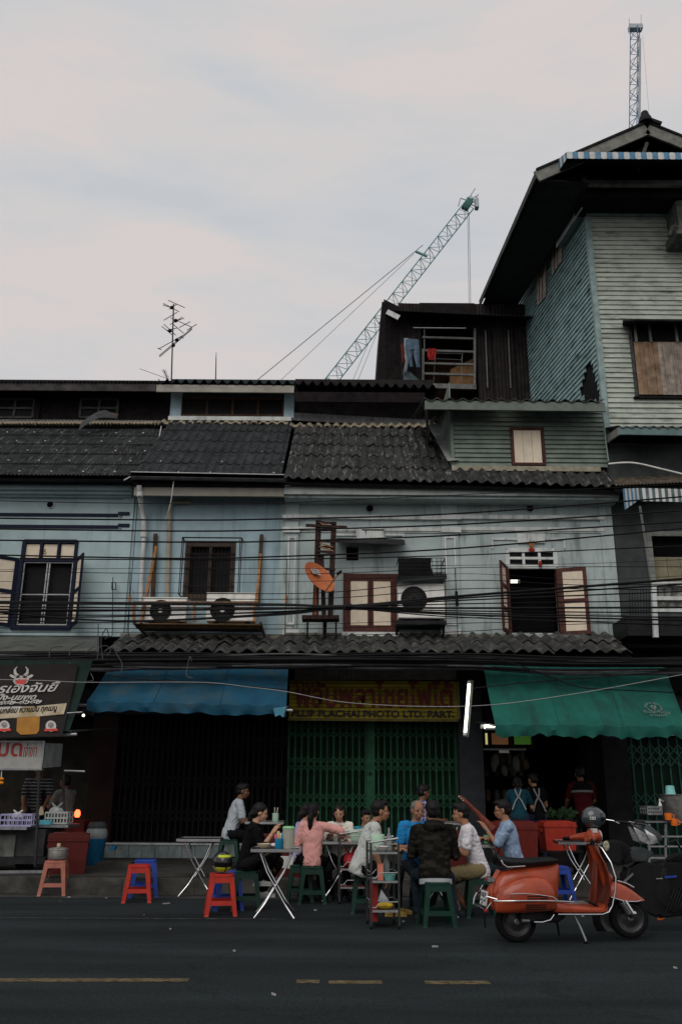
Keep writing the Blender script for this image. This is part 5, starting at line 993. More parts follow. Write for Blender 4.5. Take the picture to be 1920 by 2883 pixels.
for x_, yy in ((808, 1575), (368, 1610)):
    o = thing('hanging_block', 'small wooden block hung on a cord at the %s' % ('pale pilaster' if x_ > 500 else 'blue wall corner'), 'wooden block', tuple(P(x_, 1800, YW-.12))); MB().tube([P(x_, yy, YW-.12), P(x_-6, 1800, YW-.12)], .007, 5).build('cord', cablem, o); MB().beam(P(x_-1, 1675, YW-.13), P(x_-2, 1697, YW-.13), .045, .03).build('block', orp, o)
cable([(455, 1200, 18.7), (440, 1260, 17.5), (400, 1320, 16.2), (350, 1352, 15.8)], 16, .012, 'pale wire running down the roof seam at the left', None, pv, 'roof_wire')
cable([(568, 1200, 18.7), (530, 1275, 17.2), (495, 1335, 16.0), (480, 1420, 15.9), (455, 1500, 16.1)], 16, .009, 'pale wire crossing the blue roof down to the wall', None, pv, 'roof_wire')
cable([(1712, 1306), (1780, 1303), (1860, 1320), (1960, 1345)], 15.4, .016, 'white hose curving over the low roof at the right', None, whitep, 'white_hose')
# ================================================================ street things
def place(o, p, rz=0.0): o.location = p; o.rotation_euler = (0, 0, rz); return o
def plast(name, col, **k): return mat(name, col, .42, .10, 7, spec=.2, dirt=tuple(c*.4 for c in col), dirt_amt=.5, dirt_scale=(12, 12, 4), **k)
stool_red = plast('stool_red', (.40, .030, .018)); stool_pink = plast('stool_faded', (.36, .13, .095)); stool_blue = plast('stool_blue', (.02, .05, .27)); stool_green = plast('stool_green', (.006, .034, .023))
def make_stool(m, label, s=1.0):
    o = thing('plastic_stool', label, 'stool', (0, 0, 0)); h, t, b_ = .45*s, .14*s, .185*s
    rs = []
    for z, r in ((.418*s, t), (.440*s, t), (.449*s, t-.012)):
        rs.append([V((sx*(r if k_ else r-.03), sy*(r-.03 if k_ else r), z)) for sx, sy, k_ in ((1, 1, 0), (1, 1, 1), (1, -1, 1), (1, -1, 0), (-1, -1, 0), (-1, -1, 1), (-1, 1, 1), (-1, 1, 0))])
    MB().rings(rs).build('seat', m, o)
    for sx, sy in ((1, 1), (1, -1), (-1, -1), (-1, 1)):
        q = []
        for z, r, w_ in ((.42*s, t-.002, .062*s), (.02*s, b_, .045*s), (0, b_+.006, .05*s)):
            q.append([V((sx*r, sy*r, z)), V((sx*(r-w_), sy*r, z)), V((sx*(r-w_), sy*(r-.02), z)), V((sx*(r-.02), sy*(r-.02), z)), V((sx*(r-.02), sy*(r-w_), z)), V((sx*r, sy*(r-w_), z))])
        MB().rings(q[::-1]).build('leg', m, o)
    for ax in (0, 1):
        for sg_ in (1, -1):
            for z0_, z1_, nm in ((.355*s, .419*s, 'apron'), (.115*s, .165*s, 'rail')):
                r0, r1 = lerp(b_, t, z0_/(.42*s))-.004, lerp(b_, t, z1_/(.42*s))-.004; l0, l1 = r0-.03, r1-.03
                pts = [V((-l0, sg_*r0, z0_)), V((l0, sg_*r0, z0_)), V((l1, sg_*r1, z1_)), V((-l1, sg_*r1, z1_))]
                if ax: pts = [V((p.y, p.x, p.z)) for p in pts]
                MB().prism(pts, V((0, -sg_*.015, 0)) if not ax else V((-sg_*.015, 0, 0))).build(nm, m, o)
    return o
STG = 'plastic stools around the tables'
def stool(m, label, x, y, rz=0.0, s=1.0, z=0.0): o = make_stool(m, label, s); o['group'] = STG; return place(o, G(x, y, z), R(rz))
stool(stool_pink, 'faded pink plastic stool carrying a steel pot', 151, 2520, 8, 1.0)
stool(stool_red, 'red plastic stool alone beside the folding table, nested on a blue one', 386, 2538, 10)
stool(stool_blue, 'blue plastic stool hidden behind the red stool by the kerb', 404, 2524, 12, 1.05)
stool(stool_red, 'red plastic stool carrying the black and yellow helmet', 620, 2575, 10)
stool(stool_blue, 'blue plastic stool just behind the helmet stool', 640, 2560, 14, .98)
stool(stool_green, 'dark green stool under the woman in black', 692, 2560, 5)
stool(stool_green, 'dark green stool under the woman in pink', 877, 2542, 4); stool(stool_green, 'dark green stool mostly hidden left of the woman in pink', 845, 2536, 0)
stool(stool_green, 'dark green stool under the man in the camouflage hoodie', 1230, 2606, 5)
stool(stool_green, 'dark green stool under the man in the grey shirt', 1030, 2568, 0); stool(stool_green, 'dark green stool under the man in the white polo', 1352, 2580, 0)
stool(stool_blue, 'blue plastic stool behind the scooter footboard', 1572, 2540, 6); stool(stool_green, 'green stool under the man in glasses', 1445, 2552, 0)
# folding tables
toph = mat('table_top_dark', (.02, .021, .023), .4, .25, 5, spec=.3)
def make_table(label, w_=.58, h=.74, cm=None):
    o = thing('folding_table', label, 'table', (0, 0, 0), group='folding street tables'); hw = w_/2
    MB().box(-hw+.02, hw-.02, -hw+.02, hw-.02, h-.022, h).build('table_top', cm or toph, o)
    for sx, sy, l in ((0, -1, 1), (0, 1, 1), (1, 0, 0), (-1, 0, 0)):
        b = MB()
        if l: b.box(-hw, hw, sy*hw-.012, sy*hw+.012, h-.028, h+.006)
        else: b.box(sx*hw-.012, sx*hw+.012, -hw+.013, hw-.013, h-.028, h+.006)
        b.build('edge_trim', chrome, o)
    for sy in (-1, 1):
        y0 = sy*(hw-.07)
        MB().tube([(-.19, y0, h-.03), (-.10, y0*1.0, h*.66), (.10, y0, .17), (.13, y0-.01, .13), (.23, y0-.10 if sy < 0 else y0+.05, .01)], .0115, 8).build('leg', chrome, o, smooth=True)
        MB().tube([(.19, y0+.02, h-.03), (.10, y0+.02, h*.66), (-.10, y0+.02, .17), (-.13, y0+.01, .13), (-.23, y0-.09 if sy < 0 else y0+.05, .01)], .0115, 8).build('leg', chrome, o, smooth=True)
    MB().tube([(-.19, -hw+.07, h-.035), (-.19, hw-.07, h-.035)], .01, 6).build('cross_bar', chrome, o); MB().tube([(.19, -hw+.09, h-.035), (.19, hw-.05, h-.035)], .01, 6).build('cross_bar', chrome, o)
    return o
def table(label, x, y, rz=0.0, z=0.0, **k): return place(make_table(label, **k), G(x, y, z), R(rz))
t1 = table('empty black topped folding table by the kerb', 556, 2520, 3); t2 = table('folding table with pitcher and bowl before the woman in black', 774, 2579, 2, w_=.56)
t3 = table('folding table shared by the women in pink and white', 955, 2532, 0, w_=.62); t4 = table('folding table between the men in camouflage and blue', 1225, 2575, 0, w_=.62)
t5 = table('folding table behind the scooter seat', 1385, 2548, 0, w_=.6)
t6 = table('black folding table with curved chrome legs behind the scooter', 1640, 2530, -6, w_=.62)
t7 = place(make_table('small table of the man sitting far back', .58, .70), V((P(748, 2330, 14.7).x, 14.7, PZ))); t8 = place(make_table('folding table on the pavement behind the old man in blue', .6, .72), V((P(1250, 2330, 14.3).x, 14.3, PZ)))
# crockery
def turned(name, label, cat, prof, p, m, group=None, extra=None, n=18):
    return tag(MB().lathe(prof, p, n).build(name, m, None, smooth=True, base=p), label, cat, group)
BOWL = [(.035, 0), (.045, .006), (.072, .03), (.085, .055), (.08, .055), (.065, .03), (.03, .014), (.004, .012)]
cer = mat('bowl_cream', (.55, .46, .33), .4, .1, 8); mint = mat('mint_plastic', (.38, .55, .42), .5, .1, 8); whitec = mat('white_ceramic', (.62, .62, .60), .35, .08, 8)
def top(t, dx, dy, h=.74): return V(t.location)+V((dx, dy, h+.001))
turned('bowl', 'cream noodle bowl before the woman in black', 'bowl', BOWL, top(t2, -.14, -.12), cer); turned('bowl', 'white noodle bowl between the pink and white women', 'bowl', BOWL, top(t3, -.17, -.05), whitec)
turned('bowl', 'pale bowl on the table of the man far back', 'bowl', BOWL, V(t7.location)+V((-.17, -.1, .701)), whitec); turned('bowl', 'bowl beside the orange cup', 'bowl', BOWL, top(t4, -.12, -.14), cer)
turned('bowl', 'bowl before the man in glasses', 'bowl', BOWL, top(t5, .02, -.1), whitec)
CUP = [(.036, 0), (.04, .005), (.045, .105), (.041, .105), (.036, .01), (.004, .008)]
def cup(label, p, m, prof=CUP): return turned('cup', label, 'cup', prof, p, m)
cb = thing('blue_cup', 'blue plastic mug holding sauce packets by the pitcher', 'cup', tuple(top(t2, .035, -.15))); p = top(t2, .035, -.15); bcup = plast('cup_blue', (.012, .20, .36))
MB().lathe([(.042, 0), (.044, .005), (.05, .115), (.046, .115), (.04, .01), (.004, .008)], p, 16).build('body', bcup, cb, smooth=True); MB().tube([p+V((.045, 0, .09)), p+V((.075, 0, .085)), p+V((.078, 0, .045)), p+V((.045, 0, .03))], .007, 6).build('handle', bcup, cb, smooth=True)
for i, (c_, dx) in enumerate((((.6, .12, .2), -.02), ((.6, .55, .5), .01), ((.1, .3, .5), .025), ((.55, .45, .2), -.005))): MB().beam(p+V((dx, 0, .06)), p+V((dx*2.2, 0, .165+.01*i)), .035, .004, (0, 1, 0)).build('packet', mat('packet_%d' % i, c_, .5, .1, 9), cb)
pit = thing('water_pitcher', 'tall clear pitcher of dark drink with a mint green lid', 'pitcher', tuple(top(t2, .145, -.12))); p = top(t2, .145, -.12)
jar = mat('jar_plastic', (.42, .42, .34), .25, .06, 5, spec=.5, alpha=.75); drink = mat('dark_drink', (.025, .014, .022), .3, .1, 5)
MB().lathe([(.060, 0), (.062, .004), (.064, .125), (.004, .125)], p+V((0, 0, .003)), 18).build('drink', drink, pit, smooth=True); MB().lathe([(.064, 0), (.068, .004), (.073, .225), (.070, .226), (.066, .01), (.004, .002)], p, 18).build('jug', jar, pit, smooth=True)
MB().lathe([(.075, .222), (.077, .232), (.06, .250), (.004, .252)], p, 18).build('lid', plast('lid_mint', (.22, .50, .25)), pit, smooth=True)
turned('sauce_dish', 'small pale saucer at the right edge of the pitcher table', 'dish', [(.03, 0), (.05, .008), (.055, .018), (.05, .018), (.004, .006)], top(t2, .225, -.14), whitec)
tis = tag(MB().ell(top(t2, -.02, -.02)+V((0, 0, .03)), (.06, .05, .03), 10, 6).build('tissue_heap', whitec, None, smooth=True), 'crumpled white tissue beside the blue mug', 'tissue')
def caddy(label, p, m, sticks=4, r=.05, h=.13):
    o = thing('chopstick_jar', label, 'jar', tuple(p)); MB().lathe([(r*.9, 0), (r, .01), (r, h), (r*.9, h), (r*.85, .012), (.004, .01)], p, 14).build('jar', m, o, smooth=True)
    for i in range(sticks): MB().beam(p+V((.012*math.cos(i*2), .012*math.sin(i*2), .03)), p+V((.035*math.cos(i*2), .03*math.sin(i*2), h+.085)), .009, .006).build('stick', [whitec, cer, steel][i % 3], o)
    return o
caddy('mint green chopstick jar on the far back table', V(t7.location)+V((.16, -.12, .701)), mint); caddy('glass of spoons on the far back table', V(t7.location)+V((-.02, -.12, .701)), mat('glass_grey', (.25, .27, .27), .2, .1, 5, alpha=.7), 2, .035, .11)
mj = thing('mint_container', 'large mint green lidded container on the women\'s table', 'container', tuple(top(t3, .22, -.1))); p = top(t3, .22, -.1); MB().lathe([(.085, 0), (.09, .01), (.092, .10), (.004, .10)], p, 18).build('tub', mint, mj, smooth=True); MB().lathe([(.096, .10), (.098, .115), (.08, .135), (.004, .14)], p, 18).build('lid', mint, mj, smooth=True)
turned('teal_cup', 'dark teal cup beside the mint container', 'cup', CUP, top(t3, .08, -.14), plast('cup_teal', (.01, .09, .10)))
orc = plast('cup_orange', (.75, .16, .02)); turned('cup', 'bright orange cup before the old man in blue', 'cup', [(.05, 0), (.055, .004), (.062, .10), (.057, .10), (.05, .01), (.004, .008)], top(t4, -.20, -.22), orc); turned('cup', 'pink cup just behind the orange cup', 'cup', CUP, top(t4, -.14, -.10), plast('cup_pink', (.6, .12, .17)))
turned('cup', 'light green cup before the man in glasses', 'cup', CUP, top(t5, -.02, .08), plast('cup_green', (.16, .42, .2)))
# helmets
def helmet(label, p, rz, shell, acc, open_face=False, s=1.0):
    o = thing('helmet', label, 'helmet', tuple(p), 0); rot = Matrix.Rotation(rz, 3, 'Z'); b = MB(); rs = []
    n, m_ = 26, 12
    for i in range(m_+1):
        a = math.pi*(.04+.80*i/m_); ring = []
        for j in range(n):
            t = 2*math.pi*j/n; ring.append(p+rot @ V((.150*s*math.sin(a)*math.cos(t)*(1.08 if math.cos(t) > 0 else 1.0), .122*s*math.sin(a)*math.sin(t), .135*s+.135*s*math.cos(a))))
        rs.append(ring)
    b.rings(rs).build('shell', shell, o, smooth=True)
    def patch(t0, t1, z0_, z1_, m2, nm, off):
        g = []
        for z_ in [lerp(z0_, z1_, k_/4) for k_ in range(5)]:
            a = math.acos(max(-1, min(1, z_))); g.append([p+rot @ V((.150*s*off*math.sin(a)*math.cos(t)*(1.08 if math.cos(t) > 0 else 1.0), .122*s*off*math.sin(a)*math.sin(t), .135*s+.135*s*off*z_)) for t in [lerp(t0, t1, k_/10) for k_ in range(11)]])
        MB().sheet(g, (0, 0, .002)).build(nm, m2, o, smooth=True)
    visor = mat('visor_black', (.006, .006, .007), .12, .2, 5, spec=.6)
    patch(-1.25, 1.25, -.30, .38, visor, 'visor', 1.025)
    if acc:
        patch(-1.0, 1.0, .46, .66, acc, 'upper_stripe', 1.015); patch(-1.3, -.10, -.82, -.42, acc, 'lower_stripe', 1.02); patch(.10, 1.3, -.82, -.42, acc, 'lower_stripe', 1.02); patch(-2.4, -1.5, -.75, -.35, mat('helmet_white', (.5, .5, .42), .4, .3, 20), 'side_graphic', 1.015)
    else:
        lt = mat('decal_white', (.55, .56, .56), .4, .1, 5); patch(-2.2, -1.72, -.18, .05, lt, 'decal_plate', 1.02); patch(-2.14, -1.78, -.12, -.01, shell, 'decal_inner', 1.026); patch(-2.02, -1.88, -.10, -.03, lt, 'decal_mark', 1.03)
    return o
helmet('black full face helmet with neon yellow stripes on a red stool', G(620, 2575)+V((0, -.01, .452)), R(-62), mat('helmet_black', (.012, .012, .014), .2, .2, 5, spec=.55, coat=.4), mat('neon_yellow', (.46, .55, .03), .4, .1, 8), s=.92)
# ================================================================ trolleys
stt = mat('trolley_steel', (.055, .057, .06), .45, .25, 8, metal=.6); shelfm = mat('trolley_shelf', (.10, .10, .105), .4, .25, 6, metal=.5)
def trolley(label, p, rz, w_=.30, d_=.42, h=.86, shelves=(.18, .47, .76), sm=shelfm):
    o = thing('serving_trolley', label, 'trolley', (0, 0, 0))
    for sx in (-1, 1):
        for sy in (-1, 1): MB().box(sx*w_/2-.011, sx*w_/2+.011, sy*d_/2-.011, sy*d_/2+.011, .03, h).build('post', stt, o); MB().lathe([(.02, -.012), (.022, 0), (.02, .012)], (sx*w_/2, sy*d_/2, .022), 10, (1, 0, 0)).build('caster', black, o)
    for z_ in shelves:
        MB().box(-w_/2+.012, w_/2-.012, -d_/2+.012, d_/2-.012, z_-.012, z_).build('shelf', sm, o)
        for sy in (-1, 1):
            MB().beam((-w_/2+.012, sy*d_/2, z_-.005), (w_/2-.012, sy*d_/2, z_-.005), .012, .022).build('shelf_edge', alu, o)
            MB().tube([(-w_/2, sy*d_/2, z_+.03), (-w_/2+.05, sy*d_/2, z_+.03), (-w_/2+.10, sy*d_/2, z_+.085), (w_/2, sy*d_/2, z_+.085)], .006, 6).build('rail', alu, o)
        for sx in (-1, 1): MB().tube([(sx*w_/2, -d_/2, z_+.085), (sx*w_/2, d_/2, z_+.085)], .006, 6).build('rail', alu, o)
    for sy in (-1, 1): MB().tube([(-w_/2, sy*d_/2, h), (w_/2, sy*d_/2, h+.045)], .012, 6).build('top_rail', alu, o)
    return place(o, p, rz)
tp_ = G(1078, 2608); tr1 = trolley('steel three shelf serving trolley beside the man in grey', tp_, R(4)); tq = G(990, 2540); tr2 = trolley('second serving trolley with empty shelves behind the grey trolley', tq, R(2), .34, .42, .85, (.2, .42, .74), mat('trolley_red', (.20, .03, .025), .6, .2, 6))
turned('bowl', 'bowl on the top shelf of the front trolley', 'bowl', BOWL, tp_+V((-.01, -.08, .762)), whitec); mj2 = turned('mint_tub', 'mint green tub on the top shelf of the front trolley', 'tub', [(.07, 0), (.075, .01), (.08, .16), (.075, .17), (.004, .17)], tp_+V((-.05, .1, .762)), mint)
def bottle(label, p, m, s=1.0): return turned('bottle', label, 'bottle', [(.028*s, 0), (.032*s, .01), (.033*s, .13*s), (.012*s, .19*s), (.013*s, .24*s), (.004, .24*s)], p, m)
cgl = mat('clear_bottle', (.30, .33, .33), .12, .1, 5, alpha=.55, spec=.6)
bottle('clear glass bottle on the middle trolley shelf', tp_+V((.04, 0, .472)), cgl, 1.2); bottle('clear bottle on the top trolley shelf', tp_+V((.08, .12, .762)), cgl)
tag(MB().box(tp_.x-.06, tp_.x+.0, tp_.y-.14, tp_.y-.05, .473, .64).build('salmon_box', mat('salmon', (.60, .20, .14), .6, .1, 6), None), 'salmon pink box on the middle trolley shelf', 'box')
tag(MB().lathe([(.05, 0), (.055, .01), (.07, .06), (.065, .062), (.004, .05)], tp_+V((.07, -.12, .472)), 16).build('teal_tub', plast('tub_teal', (.16, .42, .38)), None, smooth=True), 'teal plastic tub on the middle trolley shelf', 'tub')
tag(MB().ell(tp_+V((.02, -.09, .22)), (.09, .07, .04), 10, 6).build('yellow_rag', mat('rag_yellow', (.50, .33, .03), .9, .35, 18), None), 'yellow rag heap on the bottom trolley shelf', 'rag')
rg_ = MB().prism([tp_+V((-.06, -.13, .26)), tp_+V((-.02, -.13, .38)), tp_+V((.06, -.12, .27))], (0, .05, 0)).build('paper_packet', mat('packet_grey', (.35, .36, .4), .7, .3, 12), None); tag(rg_, 'grey folded packet above the yellow rag on the trolley', 'packet')
tag(MB().box(tp_.x-.14, tp_.x-.06, tp_.y-.1, tp_.y+.15, .06, .44).build('red_crate', mat('crate_red', (.26, .025, .02), .6, .2, 6), None, base=tp_+V((-.1, 0, 0))), 'red plastic crate standing in the lower trolley', 'crate')
def bag(name, label, p, rad, m, tie=True, seed=1):
    o = thing(name, label, 'plastic bag', tuple(p)); b = MB(); b.ell(p+V((0, 0, rad[2])), rad, 18, 12)
    for i, v_ in enumerate(b.v): d = v_-(p+V((0, 0, rad[2]))); k_ = 1+.22*noise.noise(d*14+V((seed, 0, 0))); b.v[i] = p+V((0, 0, rad[2]))+d*k_
    b.build('bag', m, o, smooth=True)
    if tie:
        for sx in (-1, 1): MB().tube([p+V((0, 0, rad[2]*1.8)), p+V((sx*rad[0]*.5, 0, rad[2]*2.4)), p+V((sx*rad[0]*.7, 0, rad[2]*2.8))], [.012, .016, .004], 6).build('handle', m, o)
    return o
bag('red_bag', 'knotted red plastic bag on the rear trolley', tq+V((-.02, -.05, .43)), (.10, .09, .09), plast('bag_red', (.36, .02, .025)), True)
# ================================================================ cool boxes and bins
def coolbox(label, p, w_, d_, h, m, rz=0.0, lid_open=0.0, lm=None):
    o = thing('cool_box', label, 'cool box', (0, 0, 0), group='red cool boxes'); rs = [[V((sx*w_/2*k_, sy*d_/2*k_, z_)) for sx, sy in ((-1, -1), (1, -1), (1, 1), (-1, 1))] for z_, k_ in ((0, .92), (.01, .93), (h*.8, 1.0))]
    MB().rings(rs).build('tub', m, o); MB().box(-w_/2-.012, w_/2+.012, -d_/2-.012, d_/2+.012, h*.8, h*.86).build('rim', m, o)
    l = MB().box(-w_/2-.006, w_/2+.006, -d_/2-.006, d_/2+.006, h*.864, h*.97).build('lid', lm or m, o); MB().box(-w_/2+.05, w_/2-.05, -d_/2+.04, d_/2-.04, h*.97, h).build('lid_panel', lm or m, o)
    for sx in (-1, 1): MB().box(sx*(w_/2+.012)-.012, sx*(w_/2+.012)+.012, -.06, .06, h*.62, h*.72).build('handle', m, o)
    return place(o, p, rz)
cred = plast('coolbox_red', (.32, .03, .016)); credd = plast('coolbox_red_dull', (.085, .014, .011))
coolbox('dull red cool box beside the steel pot', V((P(186, 2470, 13.75).x, 13.75, PZ)), .56, .45, .56, credd, R(14))
coolbox('bright red cool box with a rim standing behind the scooter', V((P(1570, 2390, 14.2).x, 14.2, .558)), .48, .40, .42, cred, R(2))
coolbox('red cool box under the arm of the apron woman', V((P(1450, 2420, 13.9).x, 13.9, .42)), .66, .45, .56, plast('coolbox_red_mid', (.12, .014, .010)), R(-6))
coolbox('dark red cool box behind the women\'s table by the kerb', V((P(800, 2440, 13.6).x, 13.6, PZ)), .95, .45, .56, credd, 0)
coolbox('dark red cool box behind the old man in blue', V((P(1290, 2400, 14.0).x, 14.0, PZ)), .5, .42, .62, credd, 0)
bs = thing('low_stand', 'dark low stand under the bright red cool box', 'stand', tuple(V((P(1570, 2390, 14.2).x, 14.2, PZ)))); x_ = P(1570, 2390, 14.2).x
MB().box(x_-.32, x_+.32, 13.97, 14.43, .53, .557).build('board', dkwood, bs)
for sx in (-1, 1): MB().box(x_+sx*.28-.02, x_+sx*.28+.02, 14.0, 14.4, PZ, .53).build('leg', dkwood, bs)
paper = tag(MB().sheet([[P(767, 2412, 12.55), P(800, 2410, 12.55), P(828, 2411, 12.55)], [P(768, 2438, 12.55), P(800, 2444, 12.56), P(822, 2446, 12.55)]], (0, .004, 0)).build('paper_sheet', whitec, None), 'white paper sheet hanging before the dark red cool box', 'paper')
bu = thing('blue_bin', 'blue plastic bin lined with a clear bag beside the stall', 'bin', tuple(V((P(268, 2408, 15.2).x, 15.2, PZ)))); p = V((P(268, 2408, 15.2).x, 15.2, PZ)); bbl = plast('bin_blue', (.012, .10, .20))
MB().lathe([(.12, 0), (.13, .01), (.165, .44), (.175, .46), (.155, .46), (.115, .02), (.004, .015)], p, 20).build('bin', bbl, bu, smooth=True); MB().lathe([(.16, .40), (.178, .45), (.17, .52), (.15, .56), (.12, .55), (.004, .50)], p, 20).build('liner', mat('liner_clear', (.24, .27, .27), .35, .2, 9, alpha=.85), bu, smooth=True)
MB().lathe([(.15, .56), (.155, .60), (.12, .66), (.004, .66)], p, 16).build('lid', mat('bin_lid', (.05, .06, .06), .6, .2, 9), bu)
stp = G(151, 2520)+V((.01, 0, .452)); sp_ = thing('steel_pot', 'lidded steel pot on the faded pink stool', 'pot', tuple(stp)); potm = mat('pot_aluminium', (.42, .41, .37), .38, .2, 9, metal=.75, dirt=(.12, .1, .07), dirt_amt=.4)
MB().lathe([(.10, 0), (.125, .015), (.135, .06), (.132, .125), (.14, .13), (.14, .138), (.004, .138)], stp, 24).build('pot', potm, sp_, smooth=True); MB().lathe([(.138, .139), (.12, .155), (.05, .165), (.004, .166)], stp, 24).build('lid', potm, sp_, smooth=True); MB().lathe([(.018, .166), (.026, .175), (.026, .21), (.02, .215), (.004, .216)], stp, 12).build('knob', mat('knob_tan', (.45, .38, .25), .5, .1, 8), sp_)
# ================================================================ food cart at the left edge
ct = thing('food_cart', 'dark metal food cart with a white lettered board at the left edge', 'cart', (P(20, 2400, 13.8).x, 13.8, PZ))
YC1 = 13.8; cq = sub(-140, 2326, 185, 2340, YC1); zt_ = cq[3]
MB().box(cq[0], P(92, 2330, YC1).x, YC1-.25, YC1+.75, zt_-.04, zt_).build('counter', steel, ct); MB().box(P(94, 2330, YC1).x, P(186, 2330, YC1).x, YC1+.12, YC1+.75, zt_-.02, zt_+.02).build('counter', steel, ct)
fr_ = mat('cart_frame', (.05, .05, .052), .5, .25, 8, metal=.5)
for x_, ya, yb, Y_ in ((112, 2166, 2470, YC1-.2), (-120, 2166, 2520, YC1-.2), (180, 2180, 2400, YC1+.7)): MB().tube([P(x_, ya, Y_), P(x_-(12 if x_ == 112 else 0), min(yb, 2440), Y_)], .02, 8).build('post', fr_, ct)
MB().box(cq[0], P(120, 2420, YC1).x, YC1+.02, YC1+.72, PZ+.22, zt_-.042).build('cabinet', mat('cabinet_grey', (.045, .045, .045), .6, .3, 5), ct)
MB().box(P(-100, 2380, YC1).x, P(44, 2380, YC1).x, YC1-.02, YC1+.01, P(0, 2412, YC1).z, P(0, 2350, YC1).z).build('cabinet_panel', mat('cabinet_panel', (.12, .125, .115), .6, .3, 5, dirt=(.04, .04, .04), dirt_amt=.6), ct)
MB().box(cq[0], P(135, 2480, YC1).x, YC1-.2, YC1+.72, PZ+.13, PZ+.218).build('chassis', darkmetal, ct); MB().beam(P(-120, 2456, YC1-.25), P(122, 2454, YC1-.25), .03, .04).build('chassis_rail', steel, ct)
for x_ in (-40, 70): MB().lathe([(.10, -.03), (.17, -.025), (.18, 0), (.17, .025), (.10, .03)], V((P(x_, 2460, YC1+.1).x, YC1+.1, PZ+.18)), 20, (0, 1, 0)).build('wheel', rubber, ct, smooth=True)
bq_ = sub(-150, 2090, 122, 2163, YC1-.2); wb = mat('board_white', (.36, .36, .34), .6, .12, 4, dirt=(.2, .2, .18), dirt_amt=.5, dirt_scale=(3, 3, 6)); sbq = thing('menu_board', 'white hand lettered board across the food cart', 'sign', tuple(V((bq_[0], YC1-.2, bq_[2]))))
MB().box(bq_[0], bq_[1], YC1-.22, YC1-.2, bq_[2], bq_[3]).build('board', wb, sbq); fb_ = MB(); fb_.box(bq_[0], bq_[1]+.02, YC1-.235, YC1-.19, bq_[3], bq_[3]+.025); fb_.box(bq_[0], bq_[1]+.02, YC1-.235, YC1-.19, bq_[2]-.025, bq_[2]); fb_.box(bq_[1], bq_[1]+.02, YC1-.234, YC1-.191, bq_[2], bq_[3]); fb_.build('frame', steel, sbq)
rl = mat('lettering_red', (.30, .05, .045), .7, .25, 20)
text('lettering', 'เป็ด', V((P(-24, 2130, YC1-.22).x, YC1-.223, P(0, 2128, YC1-.22).z)), .33, rl, sbq, width=P(62, 2130, YC1-.22).x-P(-24, 2130, YC1-.22).x, ext=.002, off=.006); text('lettering', 'เจ้าเก่า', V((P(66, 2130, YC1-.22).x, YC1-.223, P(66, 2130, YC1-.22).z)), .25, rl, sbq, width=.155*1.3, ext=.002, shear=.2)
sb2 = MB().sheet([[P(126, 2092, YC1-.18), P(176, 2094, YC1+.6)], [P(122, 2162, YC1-.18), P(170, 2158, YC1+.6)]], (.01, .01, 0)).build('side_board', mat('board_grey', (.22, .24, .23), .6, .2, 5, dirt=(.08, .09, .09), dirt_amt=.6), sbq)
gsh = thing('flower_garland', 'small orange flower garland hanging at the cart edge', 'garland', tuple(P(4, 2210, YC1-.2)))
MB().tube([P(6, 2166, YC1-.2), P(5, 2192, YC1-.2)], .008, 5).build('cord', whitec, gsh)
for y_ in (2193, 2204): MB().ell(P(4, y_, YC1-.2), (.045, .03, .024), 10, 6).build('blossom', mat('marigold', (.75, .27, .02), .8, .2, 20), gsh)
def basket(label, x0, y0, x1, y1, Y, m, d_=.3, nx=7):
    q = sub(x0, y0, x1, y1, Y); o = thing('plastic_basket', label, 'basket', ((q[0]+q[1])/2, Y, q[2])); b = MB()
    for yy in (Y, Y+d_):
        for i in range(nx+1): u = lerp(q[0], q[1], i/nx); b.box(u-.008, u+.008, yy-.004, yy+.004, q[2], q[3])
        for z_ in (q[2], lerp(q[2], q[3], .5), q[3]): b.box(q[0], q[1], yy-.008, yy+.006, z_-.011, z_+.011)
    for u in (q[0], q[1]):
        for z_ in (q[2]+.001, lerp(q[2], q[3], .5)+.001, q[3]+.001): b.box(u-.006, u+.006, Y+.007, Y+d_-.009, z_-.011, z_+.011)
    b.build('lattice', m, o); MB().box(q[0]+.01, q[1]-.01, Y+.01, Y+d_-.01, q[2]+.002, q[2]+.008).build('base', m, o); return o
basket('lilac plastic basket at the front of the food cart', 2, 2294, 90, 2325, YC1-.2, plast('lilac', (.33, .32, .50))); basket('white plastic basket on the cart side counter', 128, 2288, 190, 2318, YC1+.2, plast('basket_white', (.40, .42, .40)))
bag('clear_bag', 'tied white plastic bag in the lilac basket', P(50, 2308, YC1-.05), (.10, .08, .05), mat('bag_film', (.50, .51, .51), .35, .2, 12), True, 3); bag('clear_bag', 'pale plastic bag bulging over the white basket', P(158, 2302, YC1+.3), (.12, .09, .08), mat('bag_film2', (.32, .34, .34), .4, .2, 12), True, 6)
bag('clear_bag', 'dim plastic bag hanging under the cart counter', P(125, 2380, YC1+.5), (.11, .08, .10), mat('bag_film3', (.16, .17, .17), .4, .2, 12), False, 8)
tag(MB().box(P(106, 2310, YC1).x, P(138, 2310, YC1).x, YC1+.1, YC1+.22, zt_+.022, zt_+.085).build('tissue_box', plast('tissue_blue', (.10, .42, .50)), None), 'light blue tissue box on the cart counter', 'tissue box')
tag(MB().prism([P(108, 2296, YC1+.3), P(124, 2294, YC1+.3), P(120, 2270, YC1+.3), P(114, 2272, YC1+.3)], (0, .04, 0)).build('paper_wrap', mat('wrap_tan', (.45, .38, .25), .8, .2, 9), None), 'tan folded wrapper standing on the cart counter', 'wrapper')
